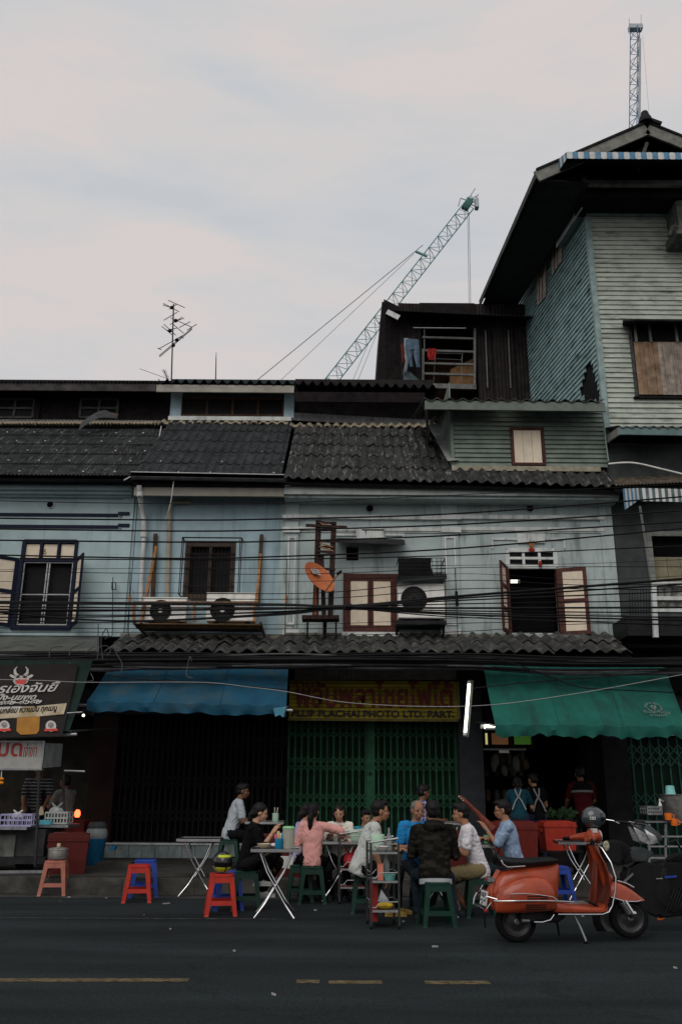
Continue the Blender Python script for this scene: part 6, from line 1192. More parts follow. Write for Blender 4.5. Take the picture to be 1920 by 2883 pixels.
rdl = thing('red_lamp', 'glowing red lamp in the dark behind the cart', 'lamp', tuple(P(219, 2300, 15.3))); MB().ell(P(219, 2291, 15.3), (.05, .05, .07), 12, 8).build('bulb', glow('red_glow', (1, .09, .03), 5), rdl, smooth=True); MB().lathe([(.03, -.11), (.035, -.06), (.02, -.05)], P(219, 2291, 15.3), 10).build('base', black, rdl)
tag(MB().box(P(176, 2400, 15.35).x, P(238, 2400, 15.35).x, 15.2, 15.6, PZ, P(200, 2308, 15.35).z).build('lamp_cabinet', mat('shrine_red', (.10, .014, .012), .6, .3, 5), None), 'dark red cabinet carrying the glowing red lamp', 'cabinet')
tag(MB().tube([P(240, 2172, 13.8), P(182, 2170, 13.8)], .016, 6).build('tarp_pole', alu, None), 'short horizontal pole end beside the white board', 'pole'); 
bl2 = thing('hanging_bulb', 'tiny lit bulb under the stall awning edge', 'lamp', tuple(P(236, 2013, 13.6))); MB().ell(P(236, 2014, 13.6), (.022, .022, .022), 8, 6).build('bulb', glow('bulb2', (1, .95, .7), 3), bl2); MB().tube([P(236, 2008, 13.6), P(236, 1998, 13.6)], .022, 8).build('socket', black, bl2); MB().tube([P(236, 2005, 13.6), P(190, 2008, 13.6)], .012, 6).build('arm', steel, bl2)
tag(MB().box(P(282, 2412, 14.6).x, P(378, 2412, 14.6).x, 14.4, 14.8, PZ, PZ+.10).build('concrete_step', concrete, None), 'low concrete step on the pavement before the tiled plinth', 'step')
tag(MB().prism([P(306, 2394, 14.6), P(316, 2380, 14.6), P(326, 2384, 14.6), P(322, 2394, 14.6)], (0, .12, 0)).build('blue_cloth', bbl, None), 'small blue bundle on the concrete step', 'bundle')
# ================================================================ right stall: rack with pots
rk2 = thing('pot_rack', 'steel kitchen rack with pots and orange mugs at the right edge', 'rack', tuple(G(1900, 2510)))
YR2 = 12.9
for x_ in (1826, 1872, 1990): MB().beam(P(x_, 2320, YR2), P(x_, 2510, YR2), .03).build('post', steel, rk2)
for y_ in (2355, 2383, 2415, 2460): MB().beam(P(1822, y_, YR2), P(1990, y_, YR2), .03, .02).build('bar', alu, rk2)
MB().box(P(1815, 2305, YR2).x, P(1990, 2305, YR2).x, YR2, YR2+.5, P(1850, 2312, YR2).z-.02, P(1850, 2312, YR2).z).build('shelf', steel, rk2)
bigp = thing('stock_pot', 'large steel stock pot on the rack at the right edge', 'pot', tuple(P(1918, 2310, YR2+.2))); p = P(1918, 2308, YR2+.25); p.z = P(1850, 2312, YR2).z
MB().lathe([(.25, 0), (.26, .01), (.26, .34), (.275, .345), (.275, .36), (.004, .36)], p, 28).build('pot', mat('pot_dark', (.17, .165, .155), .4, .3, 8, metal=.7), bigp, smooth=True); MB().tube([p+V((-.26, -.05, .26)), p+V((-.30, -.08, .28)), p+V((-.26, -.1, .26))], .012, 6).build('handle', steel, bigp)
turned('teal_bowl_stack', 'light teal cup upside down on the stock pot', 'cup', [(.075, 0), (.07, .002), (.058, .115), (.004, .12)], p+V((-.14, -.05, .361)), plast('cup_light_teal', (.22, .52, .50)))
for i, (x_, y_) in enumerate(((1880, 2300), (1897, 2316))):
    o = thing('orange_mug', ('upper' if i == 0 else 'lower')+' orange mug hooked on the pot rack bar', 'mug', tuple(P(x_, y_, YR2-.08))); pp = P(x_, y_, YR2-.08); MB().lathe([(.045, -.04), (.047, -.035), (.05, .05), (.045, .05), (.04, -.03), (.004, -.035)], pp, 14).build('body', glow('x', (0, 0, 0), 0) if False else orc, o, smooth=True); MB().tube([pp+V((.045, 0, .03)), pp+V((.078, 0, .025)), pp+V((.075, 0, -.02)), pp+V((.045, 0, -.025))], .008, 6).build('handle', orc, o)
basket('wire basket with a white bottle beside the stock pot', 1822, 2272, 1862, 2292, YR2, steel, .3, 6); bottle('small white bottle in the wire basket', P(1859, 2284, YR2+.1), whitec, .7)
# ================================================================ open shop contents
shl = thing('shop_shelf', 'dim shelf of goods in the back of the open shop', 'shelf', tuple(V((P(1420, 2300, 18.5).x, 18.5, PZ))))
for y_ in (2110, 2190, 2260): MB().beam(P(1366, y_, 18.6), P(1490, y_, 18.6), .4, .03).build('board', dkwood, shl)
jm = [mat('jar_tone_%d' % i, c_, .4, .2, 10, spec=.3) for i, c_ in enumerate(((.10, .07, .03), (.06, .06, .055), (.09, .03, .02), (.05, .08, .05)))]
for i in range(15):
    x_ = 1372+(i % 5)*24+random.uniform(-4, 4); y_ = (2106, 2186, 2256)[i//5]; turned('shop_jar', 'dim jar of goods on the shelf in the open shop', 'jar', [(.06, 0), (.07, .01), (.07, .16), (.05, .19), (.05, .22), (.004, .22)], P(x_, y_, 18.45)+V((0, 0, .005)), jm[i % 4], 'jars in the open shop')
bgm = [mat('shop_bag_%d' % i, c_, .35, .2, 10) for i, c_ in enumerate(((.10, .105, .09), (.07, .065, .05), (.13, .135, .12), (.08, .065, .03)))]
for i in range(14):
    x_, y_ = random.uniform(1368, 1482), random.uniform(2150, 2186); bag('hanging_bag', 'clear plastic bag of food hanging in the open shop', P(x_, y_, 17.3+random.uniform(0, .6)), (random.uniform(.05, .08), .05, random.uniform(.10, .17)), bgm[i % 4], False, i)['group'] = 'bags in the open shop'
for i, (xa, xb, c_) in enumerate(((1362, 1372, (.8, .7, .3)), (1384, 1430, (.55, .25, .10)), (1447, 1494, (.10, .30, .04)))):
    q = sub(xa, 2064, xb, 2096, YS+.25); tag(MB().box(q[0], q[1], YS+.25, YS+.27, q[2], q[3]).build('transom_pane', glow('pane_%d' % i, c_, (.5, .07, .12)[i]), None), ('pale', 'orange', 'green')[i]+' self-glowing transom pane above the open shop', 'window pane')  # panes emit their own colour in place of light behind the glass
MB().beam(P(1360, 2110, YS), P(1480, 2110, YS), .05, .03).build('shop_rail', steel, C); MB().beam(P(1404, 2116, YS-.03), P(1432, 2116, YS-.03), .02, .05).build('shop_card', whitec, C)
q = sub(1362, 2058, 1500, 2102, YS+.3); fm_ = MB()
for xa in (1362, 1378, 1438, 1500): u = P(xa, 2080, YS+.2).x; fm_.box(u-.025, u+.025, YS+.2, YS+.245, q[2], q[3])
fm_.box(q[0], q[1], YS+.198, YS+.243, q[2]-.06, q[2]); fm_.build('transom_frame', dkwood, C)
veg = thing('vegetable_heap', 'heap of green vegetables on a dim counter behind the cool box', 'vegetables', tuple(V((P(1590, 2310, 15.6).x, 15.6, PZ)))); b = MB()
for i in range(120):
    p = P(random.uniform(1545, 1612), random.uniform(2288, 2306), 15.5+random.uniform(-.15, .15)); d = V((random.uniform(-1, 1), random.uniform(-1, .3), random.uniform(-.3, 1))).normalized(); s_ = d.cross(V((.3, .7, .2))).normalized()*.03; b.add([p, p+d*.07+s_, p+d*.12, p+d*.07-s_], [(0, 1, 2, 3)])
tag(b.build('leaf_heap', mat('leaf_green', (.035, .075, .03), .7, .3, 15), veg), kind='stuff'); zc_ = P(1580, 2306, 15.5).z; MB().box(P(1535, 2310, 15.3).x, P(1625, 2310, 15.3).x, 15.3, 15.8, PZ, zc_).build('counter', dkwood, veg)
# leaning reddish wooden neck (long handled tool) behind the diners
wn_ = thing('long_wooden_instrument', 'reddish varnished wooden instrument neck leaning up behind the diners', 'instrument', tuple(P(1375, 2330, 13.4))); rw = mat('red_wood', (.16, .045, .03), .45, .3, 12)
MB().tube([P(1290, 2240, 13.4), P(1302, 2250, 13.4), P(1335, 2280, 13.4), P(1370, 2318, 13.4), P(1385, 2335, 13.4)], [.018, .034, .03, .05, .07], 8).build('neck', rw, wn_, smooth=True)
for i in range(3): MB().ell(P(1292+i*6, 2243+i*5, 13.36), (.010, .010, .010), 6, 4).build('peg', whitec, wn_)
# litter on the road
lit = mat('litter_white', (.28, .28, .27), .8, .2, 9)
for i, (x_, y_, l_) in enumerate(((195, 2528, .05), (469, 2546, .14), (406, 2578, .05), (771, 2804, .09), (888, 2565, .05), (1225, 2668, .08), (1640, 2582, .1), (1670, 2586, .06), (480, 2618, .03), (300, 2530, .02), (1135, 2597, .05), (170, 2540, .04), (1900, 2728, .05), (660, 2680, .03))):
    l_ *= .8; g0 = G(x_, y_); d = V((math.cos(i*.7)*l_/2, math.sin(i*.7)*.3*l_, 0)); s_ = V((0, .009, 0)); labs = ['scrap of white paper by the pink stool', 'thin white straw lying left of the empty table', 'scrap of paper in front of the lone red stool', 'white cigarette packet scrap on the near road', 'scrap near the pink woman\'s stool', 'pale scrap on the road left of the scooter', 'white tube of litter under the scooter footboard', 'crumpled tissue under the scooter', 'tiny scrap on the open road', 'tiny scrap at the kerb foot near the lone stool', 'scrap beside the trolley foot', 'tiny scrap below the steel pot', 'scrap at the right edge of the road', 'tiny scrap in mid road']
    tag(MB().prism([g0-d-s_+V((0, 0, .004)), g0+d-s_*.6+V((0, 0, .004)), g0+d*1.05+s_+V((0, 0, .006)), g0-d*.9+s_*.7+V((0, 0, .004))], (0, 0, .012)).build('litter_scrap', lit, None), labs[i], 'litter', 'litter on the road')
# ================================================================ orange scooter
scp = mat('scooter_paint', (.33, .052, .018), .32, .14, 4, coat=.4, spec=.3, dirt=(.16, .03, .015), dirt_amt=.55, dirt_scale=(7, 7, 9))
scd = mat('scooter_inner', (.13, .024, .012), .4, .15, 4, coat=.25)
seatm = mat('seat_vinyl', (.007, .007, .008), .45, .2, 9, spec=.25)
SC = thing('motor_scooter', 'orange vintage motor scooter parked on its stand', 'scooter', (0, 0, 0))
K = 1/685.6
def sp(cx, cy, y=0.0): return V(((cx-810)*K, y, (1068-cy)*K))
def blend(st, n=26, e=2.6):                                 # body from stations: x, z0, z1, half width, (y centre)
    rs = []
    for x, z0_, z1_, hw, yc in st:
        ring = []
        for j in range(n):
            a = 2*math.pi*j/n; ca, sa = math.cos(a), math.sin(a)
            ring.append(V((x, yc+hw*math.copysign(abs(ca)**(2/e), ca), (z0_+z1_)/2+(z1_-z0_)/2*math.copysign(abs(sa)**(2/e), sa))))
        rs.append(ring)
    return rs
def st_(cx, c0, c1, hw, yc=0.0): return ((cx-810)*K, (1068-c0)*K, (1068-c1)*K, hw, yc)
# central body under the seat
MB().rings(blend([st_(300, 850, 790, .03), st_(308, 860, 720, .09), st_(330, 860, 660, .11), st_(380, 860, 605, .12), st_(480, 860, 583, .125), st_(600, 860, 572, .12), st_(690, 860, 562, .105), st_(740, 840, 556, .085), st_(768, 640, 556, .05)], e=3)).build('body', scp, SC, smooth=True)
for s_ in (-1, 1):                                            # side cowls
    cw = MB().rings(blend([st_(292, 830, 800, .01, s_*.13), st_(300, 862, 745, .05, s_*.15), st_(335, 868, 700, .085, s_*.155), st_(400, 868, 660, .11, s_*.16), st_(480, 866, 635, .122, s_*.16), st_(560, 862, 626, .122, s_*.16), st_(630, 858, 640, .112, s_*.155), st_(680, 855, 670, .09, s_*.15), st_(705, 850, 710, .05, s_*.14), st_(714, 830, 750, .01, s_*.13)], e=2.5)).build('side_cowl', scp, SC, smooth=True)
    for k_, (c0, c1, cy) in enumerate(((470, 605, 806), (470, 605, 820), (470, 605, 834), (480, 620, 752), (480, 620, 766))): MB().beam(sp(c0, cy, s_*.281), sp(c1, cy, s_*.281), .007, .008).build('louver', black, cw)
    MB().tube([sp(268, 782, s_*.24), sp(300, 779, s_*.285), sp(450, 778, s_*.292), sp(600, 780, s_*.29), sp(700, 786, s_*.26), sp(812, 796, s_*.20)], .0075, 8).build('trim_bar', chrome, SC, smooth=True)
    MB().tube([sp(385, 775, s_*.288), sp(368, 735, s_*.285), sp(450, 732, s_*.29), sp(560, 742, s_*.285), sp(650, 756, s_*.275), sp(684, 778, s_*.275)], .0045, 6).build('trim_bar', chrome, SC, smooth=True)
MB().tube([sp(300, 830, -.0), sp(330, 660, 0), sp(365, 600, 0)], .03, 8).build('tail_spine', scp, SC, smooth=True)
# floor, tunnel, leg shield
MB().rings(blend([st_(690, 872, 800, .17), st_(760, 872, 812, .20), st_(900, 872, 828, .21), st_(1000, 872, 836, .21), st_(1050, 866, 820, .19)], e=6)).build('floorboard', scp, SC, smooth=True)
MB().tube([sp(700, 874, -.21), sp(850, 876, -.222), sp(1000, 877, -.222), sp(1045, 862, -.222), sp(1072, 820, -.225), sp(1100, 720, -.23), sp(1108, 640, -.23), sp(1090, 540, -.21), sp(1060, 450, -.13), sp(1035, 420, -.05)], .008, 8).build('edge_trim', chrome, SC, smooth=True)
MB().tube([sp(700, 874, .21), sp(1000, 877, .222), sp(1045, 862, .222), sp(1072, 820, .225), sp(1100, 720, .23), sp(1108, 640, .23), sp(1090, 540, .21), sp(1060, 450, .13), sp(1035, 420, .05)], .008, 8).build('edge_trim', chrome, SC, smooth=True)
prof = [(1020, 866, .19), (1050, 835, .205), (1075, 760, .215), (1088, 690, .22), (1085, 620, .215), (1072, 550, .19), (1050, 480, .14), (1030, 425, .07)]
g = []
for cx, cy, hw in prof: g.append([sp(cx-26*(u*u)*1.0+4, cy, hw*u) for u in [lerp(-1, 1, k_/14) for k_ in range(15)]])
MB().sheet(g, (.016, 0, 0)).build('leg_shield', scd, SC, smooth=True)
MB().rings(blend([st_(1000, 850, 800, .05), st_(1020, 850, 640, .055), st_(1040, 700, 520, .05)], e=3)).build('glove_ridge', scd, SC, smooth=True)
for s_ in (-1, 1): MB().beam(sp(820, 815, s_*.06), sp(960, 815, s_*.06), .02, .008).build('floor_strip', alu, SC)
MB().tube([sp(935, 800, -.12), sp(965, 815, -.13), sp(1000, 838, -.12)], .016, 6).build('brake_pedal', black, SC)
# steering column, headset, headlight, grips
MB().tube([sp(1110, 700), sp(1070, 560), sp(1035, 430)], .045, 12).build('steering_column', scp, SC, smooth=True)
hs = MB().rings(blend([st_(985, 412, 380, .03), st_(1000, 415, 350, .07), st_(1025, 412, 318, .085), st_(1055, 410, 314, .09), st_(1074, 402, 326, .085)], e=2.4)).build('headset', scp, SC, smooth=True)
MB().lathe([(.004, .03), (.05, .026), (.072, .006), (.074, -.02)], sp(1078, 366), 22, (1, 0, .05), caps=False).build('headlight', mat('headlight_glass', (.55, .57, .58), .15, .1, 5, spec=.6), hs, smooth=True); MB().lathe([(.072, -.03), (.080, -.02), (.080, .002), (.072, .006)], sp(1078, 366), 22, (1, 0, .05), caps=False).build('headlight_ring', chrome, hs, smooth=True)
MB().box(-.03, .03, -.092, -.06, 0, .06)
for s_ in (-1, 1):
    MB().tube([sp(1020, 375, s_*.05), sp(985, 382, s_*.17), sp(955, 392, s_*.25)], [.05, .036, .026], 10).build('handlebar', scp, hs, smooth=True); MB().tube([sp(955, 392, s_*.25), sp(930, 402, s_*.36)], .019, 10).build('grip', black, hs, smooth=True)
    MB().tube([sp(985, 398, s_*.2), sp(965, 410, s_*.27), sp(945, 412, s_*.36)], .006, 6).build('lever', chrome, hs, smooth=True)
MB().box(sp(1020, 325).x, sp(1048, 325).x, -.093, -.02, sp(0, 345).z, sp(0, 316).z).build('white_cloth', mat('grey_stripe', (.5, .5, .49), .6, .1, 5), hs)
# front mudguard with horn casting
rs = []
for k_ in range(15):
    t = k_/14; cx = lerp(1100, 1356, t); top_ = [700, 690, 682, 680, 682, 687, 694, 703, 713, 724, 736, 750, 765, 780, 796][k_]; bot_ = 770 + (36*min(1, t*3)); hw = .105*math.sin(math.pi*min(.93, .18+.72*t))**.6
    ring = []
    for j in range(11):
        a = math.pi*j/10; ring.append(sp(cx, lerp(bot_, top_, math.sin(a)**.6) if bot_ > top_ else top_, hw*math.cos(a)))
    rs.append(ring)
MB().sheet(rs, (0, 0, -.004)).build('front_mudguard', scp, SC, smooth=True)
MB().tube([sp(1110, 778, -.085), sp(1200, 806, -.108), sp(1290, 808, -.10), sp(1345, 800, -.05), sp(1360, 788, 0), sp(1345, 800, .05), sp(1290, 808, .10), sp(1200, 806, .108)], .006, 6).build('mudguard_trim', chrome, SC, smooth=True); MB().tube([sp(1190, 676), sp(1250, 692), sp(1305, 722)], .009, 8).build('crest_trim', chrome, SC, smooth=True)
MB().rings(blend([st_(1095, 690, 600, .06), st_(1125, 685, 610, .055), st_(1150, 678, 640, .04), st_(1160, 670, 655, .015)], e=2.3)).build('horn_casting', scp, SC, smooth=True)
# wheels
def wheel(cx, cy, r, wd, nm='wheel', par=SC, spf=sp):
    c = spf(cx, cy); w_ = MB(); pr = [(r*.66, -wd*.45), (r*.80, -wd*.5), (r*.93, -wd*.42), (r*.99, -wd*.22), (r, 0), (r*.99, wd*.22), (r*.93, wd*.42), (r*.80, wd*.5), (r*.66, wd*.45)]
    o = MB().lathe(pr, c, 36, (0, 1, 0), caps=False).build(nm, rubber, par, smooth=True)
    MB().lathe([(r*.66, -wd*.44), (r*.62, -wd*.35), (r*.40, -wd*.30), (r*.30, -wd*.42), (.01, -wd*.42), (.01, wd*.42), (r*.30, wd*.42), (r*.40, wd*.30), (r*.62, wd*.35), (r*.66, wd*.44)], c, 28, (0, 1, 0), caps=False).build('rim', mat('rim_dark', (.05, .05, .052), .4, .2, 8, metal=.7), o, smooth=True)
    MB().lathe([(r*.665, -wd*.46), (r*.685, -wd*.47), (r*.685, -wd*.44)], c, 28, (0, 1, 0), caps=False).build('rim_ring', mat('rim_ring', (.10, .10, .105), .5, .2, 8, metal=.5), o)
    MB().lathe([(.02, -wd*.50), (.03, -wd*.46), (.03, wd*.46), (.02, wd*.5)], c, 10, (0, 1, 0)).build('hub', steel, o); return o
wheel(462, 932, .200, .095); wheel(1250, 922, .198, .09)
MB().tube([sp(1140, 700, -.0), sp(1165, 790, -.07), sp(1210, 860, -.085), sp(1248, 915, -.085)], .02, 8).build('front_fork', darkmetal, SC, smooth=True)
MB().tube([sp(1195, 800, -.10), sp(1245, 888, -.105)], .026, 10).build('shock_absorber', chrome, SC, smooth=True); b = MB()
for k_ in range(9): b.lathe([(.024, -.004), (.030, 0), (.024, .004)], lerp(sp(1180, 815, -.10), sp(1218, 885, -.105), k_/8), 12, sp(1218, 885)-sp(1180, 815), caps=False)
tag(b.build('spring', steel, SC), kind='stuff'); MB().ell(sp(1255, 885, -.10), (.03, .02, .025), 10, 6).build('fork_link', chrome, SC)
MB().rings(blend([st_(470, 930, 860, .05, -.08), st_(560, 940, 850, .07, -.08), st_(640, 945, 850, .09, 0), st_(740, 945, 860, .09, 0), st_(790, 915, 868, .06, 0)], e=3)).build('engine_case', darkmetal, SC, smooth=True)
MB().tube([sp(685, 880, -.16), sp(655, 912, -.17), sp(600, 926, -.17), sp(545, 924, -.17)], .010, 8).build('kick_lever', chrome, SC, smooth=True); MB().tube([sp(470, 918, -.14), sp(520, 920, -.14)], .02, 8).build('exhaust', steel, SC)
MB().tube([sp(840, 890, -.10), sp(865, 960, -.13), sp(893, 1062, -.17)], .012, 8).build('stand_leg', steel, SC, smooth=True); MB().tube([sp(765, 930, .10), sp(785, 990, .13), sp(800, 1045, .17)], .012, 8).build('stand_leg', darkmetal, SC, smooth=True); MB().tube([sp(886, 1052, -.17), sp(897, 1072, -.172)], .02, 8).build('stand_foot', rubber, SC)
# seat and rear furniture
MB().rings(blend([st_(322, 540, 470, .05), st_(335, 560, 468, .09), st_(360, 572, 495, .115), st_(430, 574, 512, .125), st_(540, 570, 520, .13), st_(650, 560, 514, .125), st_(720, 556, 512, .105), st_(766, 552, 522, .06)], e=2.8)).build('seat', seatm, SC, smooth=True)
MB().rings(blend([st_(306, 540, 452, .09), st_(320, 548, 448, .10), st_(336, 540, 458, .095)], e=3)).build('backrest', seatm, SC, smooth=True)
for s_ in (-1, 1): MB().tube([sp(352, 525, s_*.13), sp(362, 552, s_*.14), sp(392, 572, s_*.14), sp(514, 566, s_*.135)], .008, 8).build('grab_bar', chrome, SC, smooth=True)
tl_o = MB().box(sp(300, 0).x-.04, sp(300, 0).x+.03, -.05, .05, sp(0, 672).z, sp(0, 645).z).build('tail_light', chrome, SC); MB().ell(sp(278, 655), (.018, .045, .018), 12, 8).build('lens', mat('lens_red', (.25, .02, .02), .2, .1, 5), tl_o)
pa = [sp(262, 733, -.10), sp(262, 733, .10), sp(248, 825, .10), sp(248, 825, -.10)]; lp = MB().prism(pa, (-.006, 0, -.001)).build('licence_plate', mat('plate_white', (.52, .53, .52), .5, .08, 6), SC)
dirx = V((0, -1, 0)); upx = (sp(262, 733)-sp(248, 825)).normalized(); nn = dirx.cross(upx); mt = Matrix((dirx, upx, nn)).transposed().to_4x4()
for s2, off_, sz in (('187', .012, .062), ('กรุงเทพ', -.028, .03)): m2 = mt.copy(); m2.translation = lerp(sp(262, 733), sp(248, 825), .5)+V((-.012, .085, 0))+upx*off_; text('plate_lettering', s2, (0, 0, 0), sz, mat('plate_ink', (.03, .03, .035), .6, .1, 6), lp, mtx=m2, width=.16, ext=.001)
MB().tube([sp(300, 775, -.20), sp(240, 758, -.16), sp(215, 790, -.13), sp(200, 828, -.10), sp(200, 828, .10), sp(215, 790, .13), sp(240, 758, .16)], .008, 8).build('rear_rack', chrome, SC, smooth=True); MB().tube([sp(200, 828, -.10), sp(240, 852, -.10), sp(275, 800, -.12)], .007, 8).build('rear_rack', chrome, SC, smooth=True)
MB().lathe([(.004, -.012), (.018, -.008), (.018, .012), (.004, .014)], sp(240, 853, -.11), 12, (-1, -.3, 0)).build('reflector', mat('reflector_red', (.30, .03, .025), .3, .1, 5), SC); MB().beam(sp(238, 868, -.06), sp(240, 966, -.07), .05, .006, (1, 0, 0)).build('mud_flap', rubber, SC)
place(SC, G(1597, 2650), R(9)); SC.scale = (1.03, 1, .955)
mw2 = Matrix.Translation(G(1597, 2650)) @ Matrix.Rotation(R(9), 4, 'Z') @ Matrix.Diagonal((1.03, 1, .955, 1))
helmet('dark grey open helmet resting on the scooter headset', mw2 @ sp(1052, 318), R(10), mat('helmet_grey', (.035, .045, .05), .2, .15, 5, spec=.55, coat=.5), None, s=.80)
# ================================================================ black motorcycle at the right edge
MC = thing('motorcycle', 'black motorcycle with angular headlamp at the right edge', 'motorcycle', (0, 0, 0))
bk_ = mat('motor_black', (.006, .0065, .007), .4, .25, 5, coat=.1, spec=.2); bg_ = mat('motor_grey', (.045, .053, .057), .45, .2, 6, spec=.25)
K2 = 1/615.0
def mp2(cx, cy, y=0.0): return V(((cx-1324)*K2, y, (985-cy)*K2))
def hull(name, pts, m, par, bev=.012):
    bm = bmesh.new(); [bm.verts.new(p) for p in pts]; r_ = bmesh.ops.convex_hull(bm, input=bm.verts)
    bmesh.ops.delete(bm, geom=[v for v in bm.verts if not v.link_faces], context='VERTS')
    bmesh.ops.dissolve_limit(bm, angle_limit=R(6), verts=bm.verts, edges=bm.edges); bmesh.ops.bevel(bm, geom=bm.edges[:], offset=bev, segments=2, affect='EDGES')
    bmesh.ops.recalc_face_normals(bm, faces=bm.faces); me = bpy.data.meshes.new(name); bm.to_mesh(me); bm.free(); me.materials.append(m); me.shade_smooth(); me.set_sharp_from_angle(angle=R(28))
    o = bpy.data.objects.new(name, me); COL.objects.link(o); o.parent = par; ORI[o] = ORI[par]; return o
def sym(pts): return [mp2(x, y, s_*w_) for x, y, w_ in pts for s_ in (-1, 1)]
wheel(1125, 905, .235, .085, 'wheel', MC, mp2); wheel(1960, 890, .24, .10, 'wheel', MC, mp2)
hull('front_cowl', sym([(1278, 312, .03), (1330, 318, .09), (1390, 326, .10), (1492, 405, .06), (1470, 440, .07), (1330, 345, .13), (1400, 400, .14), (1300, 350, .09), (1380, 430, .13)]), bg_, MC)
hl = mat('lamp_silver', (.66, .68, .69), .18, .35, 14, metal=.5)
for s_ in (-1, 1):
    hull('headlamp', [mp2(x, y, s_*w_) for x, y, w_ in ((1284, 342, .085), (1318, 432, .12), (1352, 385, .15), (1388, 460, .12), (1330, 372, .15), (1300, 350, .05), (1330, 440, .06), (1380, 455, .05))], hl, MC, .004)
    hull('headlamp', [mp2(x, y, s_*w_) for x, y, w_ in ((1345, 352, .145), (1356, 384, .155), (1418, 398, .15), (1398, 424, .15), (1442, 442, .12), (1385, 455, .13), (1360, 400, .08), (1420, 430, .06))], hl, MC, .004)
hull('side_fairing', sym([(1225, 505, .05), (1265, 490, .11), (1330, 470, .14), (1405, 505, .13), (1340, 560, .12), (1268, 560, .09), (1240, 530, .06)]), bg_, MC)
hull('fuel_tank', sym([(1075, 470, .03), (1110, 432, .07), (1190, 428, .09), (1262, 470, .09), (1270, 560, .08), (1180, 590, .09), (1095, 560, .07)]), bk_, MC, .02)
hull('engine_body', sym([(1380, 600, .09), (1460, 560, .13), (1700, 560, .14), (1760, 640, .12), (1700, 830, .11), (1480, 880, .12), (1400, 800, .10), (1350, 700, .07)]), bk_, MC, .02)
hull('belly', sym([(1180, 640, .04), (1330, 560, .09), (1620, 600, .11), (1660, 880, .08), (1400, 905, .10), (1300, 860, .08), (1230, 760, .05)]), bk_, MC, .02)
hull('rear_body', sym([(1560, 560, .08), (1760, 520, .1), (1990, 560, .05), (1960, 700, .06), (1700, 800, .09), (1580, 720, .1)]), bk_, MC, .02)
hull('seat', sym([(1500, 560, .08), (1560, 520, .12), (1760, 470, .12), (1860, 470, .07), (1860, 520, .08), (1600, 570, .11)]), seatm, MC, .02)
hull('front_mudguard', sym([(1030, 790, .02), (1070, 690, .05), (1140, 655, .055), (1215, 690, .05), (1225, 725, .03), (1140, 690, .05)]), bk_, MC)
for s_ in (-1, 1): MB().tube([mp2(1240, 600, s_*.08), mp2(1180, 760, s_*.08), mp2(1125, 905, s_*.08)], .02, 8).build('fork', darkmetal, MC, smooth=True); MB().tube([mp2(1370, 335, s_*.08), mp2(1300, 320, s_*.24), mp2(1250, 318, s_*.32)], .014, 8).build('handlebar', bk_, MC, smooth=True); MB().tube([mp2(1268, 330, s_*.26), mp2(1240, 312, s_*.34), mp2(1197, 306, s_*.36)], .006, 6).build('lever', chrome, MC, smooth=True)
for i in range(6): MB().beam(mp2(1440+i*22, 850-i*4, -.15), mp2(1520+i*22, 700-i*4, -.15), .012, .01).build('engine_fin', darkmetal, MC)
MB().tube([mp2(1560, 470, -.2), mp2(1520, 420, -.25), mp2(1490, 440, -.2)], .012, 6).build('mirror_arm', bk_, MC)
MB().beam(mp2(1190, 682, -.1), mp2(1252, 632, -.1), .028, .02).build('fork_guard', steel, MC); MB().beam(mp2(1392, 661, -.15), mp2(1436, 659, -.15), .004, .010).build('badge', alu, MC); MB().beam(mp2(1450, 652, -.15), mp2(1530, 646, -.15), .01, .02).build('blue_trim', stool_blue, MC)
MB().ell(mp2(1096, 464, -.075), (.035, .02, .055), 12, 8).build('sticker', mat('floral_sticker', (.35, .34, .24), .7, .5, 40), MC, smooth=True)
place(MC, G(1816, 2621), R(2))
tag(MB().beam(G(1858, 2592)+V((-.02, 0, .02)), G(1862, 2588)+V((.02, 0, .02)), .03, .03).build('orange_scrap', orc, None), 'orange plastic piece on the ground under the motorcycle', 'litter')
# ================================================================ people
wr = bpy.data.textures.new('cloth_wrinkle', 'CLOUDS'); wr.noise_scale = .06; wr.noise_depth = 2
hrt = bpy.data.textures.new('hair_lumps', 'CLOUDS'); hrt.noise_scale = .035; hrt.noise_depth = 2
BAKE = []
def remesh(o, vox, smooth=3, wrinkle=0.0, tex=None):
    m = o.modifiers.new('remesh', 'REMESH'); m.mode = 'VOXEL'; m.voxel_size = vox; m.use_smooth_shade = True
    s = o.modifiers.new('smooth', 'SMOOTH'); s.iterations = smooth; s.factor = .5
    BAKE.append((o, wrinkle, tex is hrt))
def ik(a, t, l1, l2, pole):
    a, t, pole = V(a), V(t), V(pole); d = t-a; L_ = d.length; mx_ = (l1+l2)*.995
    if L_ > mx_: t = a+d*(mx_/L_); d = t-a; L_ = mx_
    L_ = max(L_, abs(l1-l2)+.02); dn = d.normalized(); x = (l1*l1-l2*l2+L_*L_)/(2*L_); h = math.sqrt(max(0, l1*l1-x*x)); pv = pole-dn*pole.dot(dn)
    return a+dn*x+pv.normalized()*h, t
skin_a = mat('skin_tan', (.30, .15, .088), .55, .14, 22, spec=.25); skin_b = mat('skin_light', (.42, .235, .15), .55, .12, 22, spec=.25); skin_c = mat('skin_brown', (.15, .068, .04), .55, .12, 22, spec=.25)
hair_k = mat('hair_black', (.005, .004, .004), .55, .3, 60, spec=.2); hair_g = mat('hair_grey', (.13, .125, .12), .6, .5, 40)
lips = mat('lips', (.30, .10, .08), .5, .1, 9)
def fabric(name, col, **k): return mat(name, col, .92, .06, 13, bump=.2, bscale=90, spec=.06, **k)
